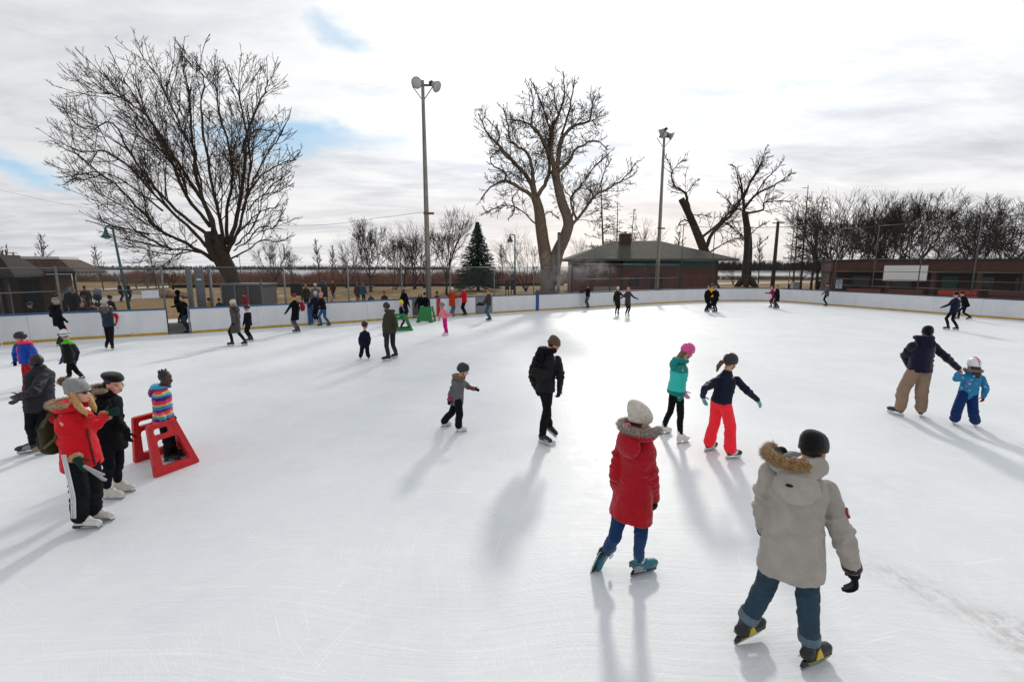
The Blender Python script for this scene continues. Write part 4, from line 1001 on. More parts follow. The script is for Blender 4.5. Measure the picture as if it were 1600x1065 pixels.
    ppl('skater in a magenta jacket lunging left with arms forward', 1207, 480.5, 1.68, -85, dict(mat=cloth('#a8244e'), len=.05), cloth('#5a1630'), None, hair=('#1a120e', 'short'), arms=('fwd', 'fwd'), lean=16, stride=.2, crouch=.06)
    ppl('skater in a flared black coat gliding left beside the magenta jacket', 1213, 482.5, 1.7, -85, dict(mat=cloth('#0f0f11'), len=.4, flare=1.3), cloth('#3a2e2e'), None, hair=('#2a1812', 'short'), arms=('fwd', 'down'), stride=.12, lean=8)
    ppl('man in a grey jacket and black trousers standing at the far right boards', 1290, 478.5, 1.78, -60, dict(mat=cloth('#4a4a50'), len=.2), BLACK, [('beanie', K('#141416')), ('scarf', K('#a04a50'))], arms=('low', 'down'))
    ppl('man in a navy jacket and dark trousers skating away on the right', 1486, 515.5, 1.78, -10, dict(mat=cloth('#151a34'), len=.12), cloth('#14151c'), [('beanie', K('#101012'))], arms=('out', 'down'), stride=.1, spread=.14, vox=.018)
    ppl('skater in black pushing off hard behind the man in navy', 1505, 499, 1.72, -75, dict(mat=cloth('#0f1012'), len=.1), BLACK, [('beanie', K('#1a1416'))], arms=('fwd', 'swing'), stride=.36, lean=24, crouch=.1, vox=.02)
    # red backpack of the woman in the black coat
    c = G(468, 519.5); r = empty('backpack', (c.x+.02, c.y-.0, 1.2), 'dark red backpack on the woman in the black coat', 'backpack')
    m = M(); q = r.location.copy(); m.loft([(q+V((.2, 0, -.2)), V((.07, 0, 0)), V((0, .13, 0))), (q+V((.22, 0, 0)), V((.1, 0, 0)), V((0, .15, 0))), (q+V((.18, 0, .2)), V((.06, 0, 0)), V((0, .11, 0)))], 14, .8); m.build('bag', cloth('#7a1420'), r, vox=.02, sm=2)
    m = M(); m.tube([q+V((.15, .12, .2)), q+V((.02, .13, .18)), q+V((-.08, .12, .02)), q+V((.1, .13, -.15))], .02, 6); m.build('strap', cloth('#5a0f18'), r)
    # a jacket bundle held by the man with the yellow collar
    c = PL(752, 476, G(764, 501).y-.02); r = empty('coat_bundle', c, 'dark bundled coat held by the man with the yellow collar', 'coat')
    m = M(); m.tube([c+V((-.22, 0, -.0)), c+V((-.1, .03, .05)), c+V((.05, 0, .02)), c+V((.16, 0, .03))], [.07, .1, .09, .06], 10, ball=True); m.build('cloth_folds', cloth('#22262c'), r, vox=.02, sm=2, disp=[(.1, .04)])
    # people behind the boards
    SH = SHOE
    def back(label, px, Y, h, heading, top, bottom=BLK2, **k):
        q = PL(px, 470, Y); k.setdefault('skates', SH); k.setdefault('vox', .024)
        return ppl(label, 0, 0, h, heading, top, bottom, base=V((q.x, Y, 0)), **k)
    R_ = lambda h, **k: dict(mat=cloth(h), **k)
    back('person in a black hooded coat walking away on the grass beyond the opening', 279, 24.5, 1.72, 10, R_('#0d0d10', len=.4, hood='on'))
    back('man in a dark jacket and jeans leaning in the opening of the boards', 288, 20.9, 1.66, 200, R_('#121114', len=.1), denim('#23394f'), hair=('#15100e', 'short'), arms=('low', 'side'), lean=10)
    back('person in a yellow jacket sitting beyond the boards under the fence', 326, 25.0, 1.25, 10, R_('#b07a12'), hair=('#2a1a12', 'short'))
    back('person in a dark teal jacket bending by the grey gate frame', 343, 24.6, 1.3, -40, R_('#15303c'), lean=25, hair=('#15100e', 'short'))
    back('child in a dark red jacket behind the boards near the taupe coat', 383, 24.2, 1.62, -150, R_('#8c1420', hood='down'), hat=[('beanie', K('#5a1420'))])
    back('person in an orange safety jacket beyond the fence by the concrete enclosure', 418.5, 30, 1.8, 170, R_('#e0401a', len=.15), BLACK, hair=('#15100e', 'short'))
    back('person in an olive brown coat standing by the black panels', 479, 31, 1.85, 160, R_('#3a3020', len=.2), BLK2, hair=('#5a3a24', 'short'))
    back('person in a pale hat and grey scarf behind the pair at the boards', 494, 29, 1.95, 170, R_('#6a6468', len=.2), BLACK, hat=[('beanie', K('#c9ccd4'))])
    back('person in a maroon coat standing far out on the grass', 521.5, 44, 1.7, 180, R_('#4c161e', len=.35), BLACK, hair=('#15100e', 'short'))
    back('child crouching in a red jacket just behind the boards', 518.5, 27.5, 1.15, 180, R_('#c81e24'), hair=('#5a3a24', 'short'))
    back('woman in a plum coat walking beside a child in teal', 559, 38, 1.7, 0, R_('#4a2a36', len=.4), cloth('#5a3040'), hair=('#3a2418', 'short'))
    back('person in a teal jacket walking beside the plum coat', 568, 37.5, 1.72, 0, R_('#125a68', len=.2), BLACK, hat=[('beanie', K('#1a6a78'))])
    back('brown-haired person whose head shows over the boards', 580, 27.2, 1.42, 160, R_('#3a3034'), hair=('#4a2e1e', 'long'))
    back('person in a maroon jacket and red hat looking over the boards', 601, 27.8, 1.5, 185, R_('#3a1620'), hat=[('beanie', K('#a01e2c'))])
    back('person in a black hat sitting low behind the red line of the boards', 683, 29.5, 1.36, 150, R_('#111114'), hat=[('beanie', K('#141417'))])
    back('person bent over in black behind the boards, only the back visible', 694.5, 29.8, 1.3, 90, R_('#101013'), lean=40, hair=('#15100e', 'short'))
    back('person in dark blue sitting behind the far boards near the lake view', 1231, 42, 1.35, 170, R_('#232a3c', hood='on'))
    # the crowd by the brick building
    back('man in a black cap seated low behind the left boards', 46, 20.2, 1.36, 175, R_('#121013'), hat=[('beanie', K('#1a1a1c'))])
    back('person in a dark plum jacket behind the man with the striped hat', 92, 21.5, 1.7, 150, R_('#1c141c', len=.2), hat=[('beanie', K('#4a1a2a'))])
    back('person in a dark blue jacket bending over the left boards', 124, 20.6, 1.45, 120, R_('#1d2a3a', len=.15), lean=30, hair=('#1a120e', 'short'))
    back('person in a black coat standing under the shelter roof', 117, 25, 1.8, 100, R_('#111215', len=.3), hair=('#1a120e', 'short'))
    back('person in a teal hat standing in the crowd under the shelter', 110, 27, 1.75, 120, R_('#161c22', len=.2), hat=[('beanie', K('#1a8a9a'))])
    back('child in a dark red jacket in the crowd by the shelter post', 131, 23.2, 1.5, -120, R_('#3a1a20'), hair=('#1a120e', 'short'))
    back('tall person in charcoal beside the shelter post', 135, 29, 1.82, -60, R_('#26262a', len=.3), hair=('#15100e', 'short'))
    back('person in a brown jacket leaning on the boards by the shelter', 141, 20.8, 1.38, -30, R_('#3a2a20'), lean=20, hair=('#3a2418', 'short'))
    back('broad man in a black jacket sitting with his back to the rink', 172, 23.0, 1.5, 10, R_('#0e0e11', bulk=1.25), hat=[('beanie', K('#131315'))])
    back('child in a red jacket lying on the boards beside the grey knit hat', 182, 19.45, 1.3, -150, R_('#b81420'), lean=30, hair=('#5a3a24', 'short'))
    back('person in a blue jacket crouching at the parked stroller', 152, 35, 1.35, 60, R_('#1c3a78'), hair=('#15100e', 'short'))
    back('person in black walking on the far path, left of a pair', 190, 40, 1.7, 20, R_('#121317', len=.2), hair=('#15100e', 'short'))
    back('person in dark grey walking on the far path, right of a pair', 202.5, 40.4, 1.66, 15, R_('#1c1a20', len=.2), hair=('#15100e', 'short'))
# ---------------------------------------------------------------- trees
def barkmat(a, b_, scale=3):
    key = ('bark', a, b_)
    if key in _MC: return _MC[key]
    m, n, b = newmat('bark'); tc = n.new('ShaderNodeTexCoord').outputs['Object']
    f = n.noise(n.mapping(tc, (6, 6, 1.2)), scale, 5, .65)
    n.link(n.ramp(f, [(.3, lin(a)), (.7, lin(b_))]), b.inputs['Base Color']); b.inputs['Roughness'].default_value = .95
    b.inputs['Specular IOR Level'].default_value = .1
    n.link(n.bump(f, .8, .06), b.inputs['Normal']); _MC[key] = m; return m
BARK = barkmat('#2c2521', '#574b42'); BARKP = barkmat('#5a4e45', '#8d7c6d'); TWIG = mat('#453b34', rough=.9, var=.2, bump=0, spec=.1); TWIGR = mat('#463b34', rough=.9, var=.25, bump=0, spec=.1)
def grow(rnd, out, p, d, L, r, lev, spec):
    """one branch and its children as polylines (points, radii)"""
    sp = spec[min(lev, len(spec)-1)]; n = sp['n']; pts = [p]; rad = [r]; d = d.normalized()
    up = V((0, 0, 1))
    for i in range(n):
        d = (d+V((rnd.gauss(0, 1), rnd.gauss(0, 1), rnd.gauss(0, 1)))*sp['wob']+up*sp['up']).normalized()
        p = p+d*(L/n); pts.append(p); rad.append(max(r*(1-.75*(i+1)/n), sp['rmin']))
    out.append((pts, rad, lev))
    if lev+1 < len(spec): sprout(rnd, out, pts, rad, L, lev+1, spec)
def sprout(rnd, out, pts, rad, L, lev, spec, start=None):
    sp = spec[lev]; n = len(pts)-1
    k = max(1, int(sp['den']*L*rnd.uniform(.8, 1.2)))
    for j in range(k):
        t = rnd.uniform(sp.get('t0', .2) if start is None else start, 1.0)*n; i = min(int(t), n-1); q = pts[i].lerp(pts[i+1], t-i)
        ax = (pts[i+1]-pts[i]).normalized(); a = math.radians(rnd.gauss(sp['ang'], 9)); ph = rnd.uniform(0, 2*PI)
        u = ax.orthogonal().normalized(); w = ax.cross(u)
        d = ax*math.cos(a)+(u*math.cos(ph)+w*math.sin(ph))*math.sin(a)
        ll = sp['len']*L*(1.08-.8*t/n)*rnd.uniform(.6, 1.2)
        if 'lmax' in sp: ll = min(ll, sp['lmax']*rnd.uniform(.6, 1.1))
        rr = rad[i]+(rad[i+1]-rad[i])*(t-i)
        grow(rnd, out, q, d, ll, max(min(rr*.55, ll*sp.get('k', .013)), sp['rmin']), lev, spec)
def skin_branches(m, branches, sides=(8, 6, 4, 3, 3)):
    for pts, rad, lev in branches:
        s_ = sides[min(lev, len(sides)-1)]
        if s_ == 3:
            # light twig: three sided, no caps
            R = []
            for i, p in enumerate(pts):
                d = (pts[min(i+1, len(pts)-1)]-pts[max(i-1, 0)]).normalized(); u = d.cross(V((.3, .9, .2))).normalized(); w = d.cross(u); r = rad[i]
                R.append([p+u*r, p-u*r*.5+w*r*.87, p-u*r*.5-w*r*.87])
            m.rings(R, cap=False)
        else: m.tube(pts, rad, s_)
def smooth_path(pts, k=4):
    out = []
    for i in range(len(pts)-1):
        p0 = pts[max(i-1, 0)]; p1 = pts[i]; p2 = pts[i+1]; p3 = pts[min(i+2, len(pts)-1)]
        for j in range(k):
            t = j/k; out.append(.5*((2*p1)+(p2-p0)*t+(2*p0-5*p1+4*p2-p3)*t*t+(3*p1-p0-3*p2+p3)*t**3))
    out.append(pts[-1]); return out
def limb_tree(label, seed, D, trunks, limbs, spec, rtrunk, base, group=None, tmat=None, jitter=.03, knots=0, cat='tree', LS=.55):
    """big bare tree: main stems follow the photograph and bend in depth; finer wood grows from them"""
    rnd = random.Random(seed)
    root = empty('bare_tree', (base.x, base.y, 0), label, cat, group)
    def path(px, dy0, dy1):
        pts = [PL(x, y, D+dy0+(dy1-dy0)*(i/(len(px)-1))**1.2) for i, (x, y) in enumerate(px)]
        return smooth_path(pts, 4)
    tm = M(); 
    for px, r0, r1 in trunks:
        pts = path(px, 0, 0); n = len(pts)-1
        tm.tube(pts, [r0+(r1-r0)*(i/n)**.8 for i in range(n+1)], 14)
    # root flare
    for a in np.linspace(0, 2*PI, 7)[:-1]:
        q = V((base.x, base.y, 0)); dd = V((math.cos(a), math.sin(a), 0))
        tm.tube([q+V((0, 0, 1.2))+dd*rtrunk*.55, q+V((0, 0, .4))+dd*rtrunk*.95, q+dd*rtrunk*1.5-V((0, 0, .1))], [rtrunk*.4, rtrunk*.38, rtrunk*.2], 8)
    tm.build('trunk', tmat or BARK, root, disp=[(.45, .1), (.16, .04)])
    br = []; lm = M()
    for px, r0, r1, dy0, dy1 in limbs:
        pts = path(px, dy0, dy1); L = sum((pts[i+1]-pts[i]).length for i in range(len(pts)-1)); n = len(pts)-1
        pts = [p+V((rnd.gauss(0, jitter), rnd.gauss(0, jitter), rnd.gauss(0, jitter)))*(1 if 0 < i < n else 0) for i, p in enumerate(pts)]
        rad = [max(r0+(r1-r0)*(i/n)**.75, spec[0]['rmin']) for i in range(n+1)]
        br.append((pts, rad, 0)); sprout(rnd, br, pts, rad, L, 1, spec, start=spec[1].get('t0', .25))
    br = [(p, [max(x*LS, spec[0]['rmin'] if l == 0 else .001) for x in r] if l == 0 else r, l) for p, r, l in br]
    big = [b for b in br if b[2] == 0]; small = [b for b in br if b[2] > 0]
    skin_branches(lm, big); lm.build('limbs', tmat or BARK, root, disp=[(.3, .05)])
    cm = M(); skin_branches(cm, small, (8, 5, 3, 3, 3)); cm.build('crown', TWIG, root, smooth=False)
    return root
def Z1(x, y): return (60+x/2.42, 40+y/2.42)
def Z3(x, y): return (720+x/2.73, 90+y/2.73)
def Z5(x, y): return (1000+x/3.55, 190+y/3.55)
def zl(f, *p): return [f(*q) for q in p]
def build_big_trees():
    # spreading maple at the left
    spec = [dict(rmin=.03), dict(n=7, wob=.08, up=.06, den=2.3, ang=33, len=.5, rmin=.015, t0=.15, lmax=4.6, k=.008), dict(n=6, wob=.12, up=.05, den=2.9, ang=38, len=.5, rmin=.0105, lmax=2.3, k=.007), dict(n=4, wob=.16, up=.04, den=5.4, ang=40, len=.55, rmin=.0072, lmax=1.25, k=.006)]
    def f(*p):
        q = []
        for i, (x, y) in enumerate(p):
            w = (.16 if x < 300 else .09)*i/(len(p)-1); q.append(Z1(x+(560-x)*w, y+(520-y)*w*1.5))
        return q
    D = 27
    limbs = [
        (f((690, 860), (655, 740), (610, 620), (590, 480), (575, 330), (565, 200), (545, 110)), .3, .03, 0, 1.5),
        (f((670, 820), (640, 700), (570, 590), (500, 480), (430, 370), (360, 260), (300, 150)), .24, .03, 0, -2.0),
        (f((650, 760), (560, 640), (470, 430), (400, 330), (300, 250), (200, 190), (110, 165)), .2, .03, 0, 2.5),
        (f((640, 790), (520, 700), (420, 590), (330, 470), (250, 340), (130, 360), (50, 310)), .2, .03, 0, -1.0),
        (f((655, 850), (560, 760), (430, 640), (340, 540), (220, 470), (110, 470), (40, 440)), .19, .03, 0, 3.0),
        (f((655, 880), (560, 830), (450, 780), (360, 690), (260, 620), (150, 540), (50, 460)), .22, .03, 0, -2.5),
        (f((660, 890), (600, 860), (480, 850), (380, 810), (290, 770), (200, 720), (130, 700)), .13, .03, 0, 1.5),
        (f((700, 850), (690, 740), (660, 620), (640, 460), (620, 300), (630, 170), (600, 90)), .22, .03, 0, -3.0),
        (f((710, 830), (720, 700), (740, 560), (720, 420), (690, 300), (680, 200), (650, 120)), .2, .03, 0, 3.0),
        (f((715, 850), (755, 720), (785, 560), (795, 420), (840, 300), (880, 220), (900, 160)), .24, .03, 0, 1.5),
        (f((715, 860), (765, 760), (800, 620), (810, 480), (790, 330), (770, 220), (740, 150)), .18, .03, 0, -3.0),
        (f((790, 640), (830, 560), (880, 480), (930, 420), (975, 340)), .1, .025, -.5, 1.5),
        (f((770, 700), (830, 590), (900, 540), (960, 515), (1010, 500)), .1, .025, 0, -2.0),
        (f((740, 800), (800, 750), (860, 715), (920, 705), (980, 690)), .1, .025, 0, 2.0),
        (f((740, 850), (790, 830), (850, 780), (910, 790), (950, 770)), .08, .025, 0, -2.5),
        (f((620, 650), (600, 520), (540, 380), (480, 250), (440, 150), (380, 60)), .12, .03, .5, 3.5),
        (f((560, 640), (520, 520), (400, 420), (330, 330), (230, 260)), .1, .025, 0, -3.5),
        (f((470, 700), (360, 620), (230, 560), (110, 570), (60, 590)), .1, .025, 0, 3.0),
        (f((760, 620), (770, 500), (820, 400), (900, 380), (960, 400)), .08, .025, 1, 3.5),
        (f((730, 880), (800, 860), (860, 830), (930, 850), (990, 840)), .09, .025, 0, 2.5), (f((790, 700), (850, 650), (920, 640), (1000, 610)), .08, .025, 0, 3.0), (f((745, 830), (820, 770), (880, 640), (960, 580)), .09, .025, 0, -3.5), (f((590, 850), (500, 880), (400, 880), (300, 860)), .08, .025, 0, 2.5), (f((500, 800), (400, 760), (280, 710), (150, 660)), .08, .025, 0, 1.0), (f((600, 810), (560, 860), (470, 900)), .06, .02, 0, -2),
        (f((420, 790), (330, 780), (240, 800), (170, 790)), .07, .02, -1, -3),
    ]
    limb_tree('large bare maple with a wide fan of fine branches behind the left fence', 11, D,
              [([Z1(750, 1010), Z1(735, 960), Z1(715, 905), Z1(695, 850), Z1(680, 790)], .5, .24), ([Z1(735, 960), Z1(690, 900), Z1(655, 845), Z1(640, 780)], .38, .2)], limbs, spec, .8, PL(372, 470, D))
    # old twin stemmed tree in the middle
    D = 34; f = lambda *p: zl(Z3, *p)
    spec = [dict(rmin=.04), dict(n=6, wob=.2, up=.06, den=4.2, ang=42, len=.38, rmin=.018, t0=.1, lmax=3.4, k=.011), dict(n=5, wob=.24, up=.05, den=5.0, ang=45, len=.55, rmin=.013, lmax=1.8, k=.009), dict(n=4, wob=.25, up=.03, den=5.2, ang=42, len=.55, rmin=.0102, lmax=1.0, k=.008)]
    limbs = [
        (f((318, 600), (265, 565), (190, 525), (125, 555), (85, 605)), .36, .05, 0, -2), (f((195, 528), (185, 490), (140, 465), (125, 425), (165, 400)), .16, .04, -1, -2),
        (f((320, 600), (290, 520), (215, 435), (150, 360), (105, 310), (75, 240)), .4, .05, 0, 2), (f((155, 365), (165, 330), (140, 290), (110, 260)), .12, .03, 1.5, 2),
        (f((318, 590), (305, 480), (280, 400), (215, 360), (200, 290), (180, 215)), .3, .05, 0, -2.5), (f((325, 590), (365, 530), (378, 450), (340, 340), (305, 290), (310, 200), (295, 130)), .32, .05, 0, 1.5),
        (f((405, 500), (385, 410), (390, 310), (415, 250), (440, 160), (435, 60)), .42, .05, 0, 1), (f((380, 420), (340, 330), (290, 285), (240, 270), (200, 265)), .24, .05, 0, -2.5),
        (f((410, 470), (435, 340), (485, 290), (550, 270), (560, 210), (570, 165)), .32, .05, 0, 2.5), (f((415, 485), (465, 440), (480, 400), (530, 370), (585, 355), (625, 395)), .3, .04, 0, -2),
        (f((430, 330), (460, 230), (475, 150), (488, 95)), .18, .04, 1, -1), (f((388, 330), (360, 240), (330, 160), (310, 115)), .16, .04, .5, 2.5), (f((415, 250), (400, 160), (385, 110)), .12, .04, .8, -2),
        (f((455, 740), (500, 685), (565, 600), (660, 540), (700, 510), (745, 455)), .26, .04, 0, -2.5), (f((495, 690), (470, 600), (520, 540), (560, 480), (630, 410)), .18, .04, 0, 2.5), (f((470, 720), (480, 620), (440, 560), (430, 500)), .14, .04, 0, 2),
        (f((540, 630), (590, 560), (620, 470), (640, 430)), .1, .03, -1, 1), (f((325, 720), (275, 665), (205, 630), (150, 640), (105, 660)), .12, .03, 0, -2.5), (f((350, 680), (380, 660), (420, 690)), .09, .03, 0, 1.5),
        (f((250, 560), (220, 600), (230, 650), (200, 690)), .08, .03, -.5, -2)]
    limb_tree('old twin-stemmed bare tree with gnarled limbs rising behind the far boards', 23, D,
              [([Z3(372, 1010), Z3(368, 900), Z3(345, 740), Z3(335, 660), Z3(318, 595)], .6, .31), ([Z3(385, 960), Z3(410, 840), Z3(445, 760), Z3(458, 700), Z3(432, 620), Z3(412, 540), Z3(400, 480)], .52, .27)], limbs, spec, .95, PL(856, 460, D), LS=.55, tmat=barkmat('#4d433b', '#857565'))
    # leaning tree and its upright neighbour behind the brick building
    D = 66; f = lambda *p: zl(Z5, *p)
    spec = [dict(rmin=.05), dict(n=6, wob=.2, up=.05, den=2.9, ang=40, len=.36, rmin=.03, t0=.2, lmax=6, k=.011), dict(n=5, wob=.22, up=.04, den=2.2, ang=42, len=.5, rmin=.021, lmax=3.2, k=.009), dict(n=4, wob=.25, up=.03, den=2.8, ang=42, len=.55, rmin=.0165, lmax=1.7, k=.008)]
    limbs = [(f((280, 520), (262, 440), (245, 390), (190, 355), (175, 290), (200, 250), (250, 200)), .5, .05, 0, 3), (f((185, 290), (165, 240), (135, 180)), .2, .05, 2, 4), (f((250, 400), (275, 380), (310, 330), (335, 320)), .15, .05, 0, -3),
             (f((290, 520), (350, 520), (400, 530)), .15, .05, 0, -4), (f((300, 572), (245, 545), (215, 575), (270, 560)), .22, .1, 0, -1), (f((365, 700), (400, 620), (475, 545), (540, 470), (575, 400), (640, 300), (690, 200)), .6, .06, 0, -4),
             (f((345, 640), (420, 580), (500, 500), (550, 440)), .4, .2, 0, 4), (f((385, 728), (450, 685), (530, 650), (590, 660)), .25, .06, 0, 3), (f((470, 560), (530, 600), (570, 660)), .2, .06, 0, -3)]
    limb_tree('leaning old tree with a broken stub behind the brick building', 31, D, [([Z5(385, 800), Z5(350, 700), Z5(318, 620), Z5(270, 510), Z5(228, 428)], .72, .42)], limbs, spec, 1.0, PL(1108, 452, D))
    D = 72
    limbs = [(f((580, 520), (572, 420), (560, 340), (550, 305)), .55, .1, 0, 1), (f((572, 430), (620, 320), (670, 230), (700, 140)), .4, .05, 0, 3), (f((570, 400), (545, 330), (530, 260), (510, 240)), .25, .05, 0, -3), (f((580, 480), (650, 400), (740, 355), (800, 320), (855, 280)), .42, .05, 0, -3),
             (f((590, 510), (680, 490), (690, 450), (780, 440), (870, 450)), .35, .05, 0, 3), (f((585, 500), (520, 470), (470, 420), (430, 390)), .25, .05, 0, 3), (f((640, 410), (690, 330), (760, 260), (800, 210)), .25, .05, -1, -4), (f((600, 640), (650, 590), (700, 560)), .16, .05, 0, 3), (f((598, 680), (540, 600), (480, 560)), .2, .05, 0, -3), (f((600, 720), (660, 680), (710, 640)), .15, .05, 0, -2)]
    limb_tree('upright old tree with a flared trunk between the brick building and the lake', 37, D, [([Z5(592, 900), Z5(590, 850), Z5(600, 700), Z5(595, 600), Z5(580, 500)], .85, .42)], limbs, spec, 1.2, PL(1166, 447, D))
def generic(rnd, kind, H, rmin):
    """bare tree grown from rules; returns trunk mesh and crown mesh built round the origin"""
    br = []; tm = M(); cm = M(); sub_ = None
    if kind in ('vase', 'broad', 'clump'):
        ang, up, wob, tr, dep, k0 = dict(vase=(21, .05, .09, .2, 7, 4), broad=(36, .02, .2, .2, 7, 3), clump=(22, .05, .13, .19, 5, 2))[kind]
        def fork(p, d, L, r, dep_, lev):
            pts = [p]; n = 3 if lev < 4 else 2; rad = [r]
            for i in range(n):
                d = (d+V((rnd.gauss(0, 1), rnd.gauss(0, 1), rnd.gauss(0, 1)))*wob+V((0, 0, 1))*up).normalized(); p = p+d*L/n; pts.append(p); rad.append(max(r*(1-.3*(i+1)/n), rmin*.75))
            br.append((pts, rad, min(lev, 3)))
            if dep_ <= 0: return
            kk = k0 if lev == 0 else (3 if rnd.random() < .42 else 2)
            ph = rnd.uniform(0, 6.28); u = d.orthogonal().normalized(); w = d.cross(u)
            for j in range(kk):
                aa = math.radians(abs(rnd.gauss(ang, 7)))*(.45 if (j == 0 and lev > 0) else 1); an = ph+6.28*j/kk+rnd.gauss(0, .4)
                d2 = d*math.cos(aa)+(u*math.cos(an)+w*math.sin(an))*math.sin(aa)
                fork(p, d2, L*rnd.uniform(.68, .95)*(1.15 if lev == 0 else 1), max(r*.66, rmin*.75), dep_-1, lev+1)
            if lev >= 1:
                for j in range(2):       # side twigs
                    q = pts[rnd.randint(0, n-1)].lerp(pts[-1], rnd.random()); aa = math.radians(rnd.gauss(48, 10)); an = rnd.uniform(0, 6.28)
                    d2 = d*math.cos(aa)+(u*math.cos(an)+w*math.sin(an))*math.sin(aa); fork(q, d2, L*rnd.uniform(.4, .7), max(r*.3, rmin*.75), min(dep_-3, 1), max(lev+2, 3))
        for i in range(1 if kind != 'clump' else rnd.randint(3, 4)):
            sp_ = .05 if kind != 'clump' else .22
            fork(V((rnd.gauss(0, .15 if kind == 'clump' else 0), rnd.gauss(0, .15 if kind == 'clump' else 0), 0)), V((rnd.gauss(0, sp_), rnd.gauss(0, sp_), 1)).normalized(), H*tr, H*(.016 if kind != 'clump' else .010), dep, 0)
        zm = max(q.z for b_ in br for q in b_[0]); f_ = H/zm
        br = [([q*f_ for q in p_], r_, l_) for p_, r_, l_ in br]
    elif kind == 'larch':
        spec = [dict(n=10, wob=.02, up=.03, rmin=rmin*1.6), dict(n=4, wob=.1, up=-.02, den=42/H, ang=75, len=.2, rmin=rmin*1.2, t0=.22), dict(n=3, wob=.2, up=-.06, den=5.2, ang=55, len=.45, rmin=rmin), dict(n=2, wob=.2, up=-.05, den=7, ang=50, len=.45, rmin=rmin*.8)]
        grow(rnd, br, V((0, 0, 0)), V((rnd.gauss(0, .03), rnd.gauss(0, .03), 1)), H, H*.012, 0, spec)
    elif kind == 'willow':
        spec = [dict(n=5, wob=.08, up=.02, rmin=rmin*2), dict(n=8, wob=.12, up=.02, den=16/H, ang=50, len=.8, rmin=rmin*1.5, t0=.3), dict(n=6, wob=.12, up=-.06, den=20/H, ang=40, len=.5, rmin=rmin), dict(n=4, wob=.1, up=-.22, den=26/H*1.5, ang=40, len=.5, rmin=rmin*.8)]
        grow(rnd, br, V((0, 0, 0)), V((0, 0, 1)), H*.6, H*.035, 0, spec)
    elif kind == 'sapling':
        spec = [dict(n=7, wob=.04, up=.03, rmin=rmin*1.5), dict(n=4, wob=.1, up=.1, den=34/H, ang=36, len=.34, rmin=rmin, t0=.25), dict(n=3, wob=.15, up=.05, den=50/H, ang=36, len=.45, rmin=rmin*.8)]
        grow(rnd, br, V((0, 0, 0)), V((0, 0, 1)), H, H*.012, 0, spec)
    skin_branches(tm, [b for b in br if b[2] == 0]); skin_branches(cm, [b for b in br if b[2] > 0], (8, 4, 3, 3))
    return tm, cm
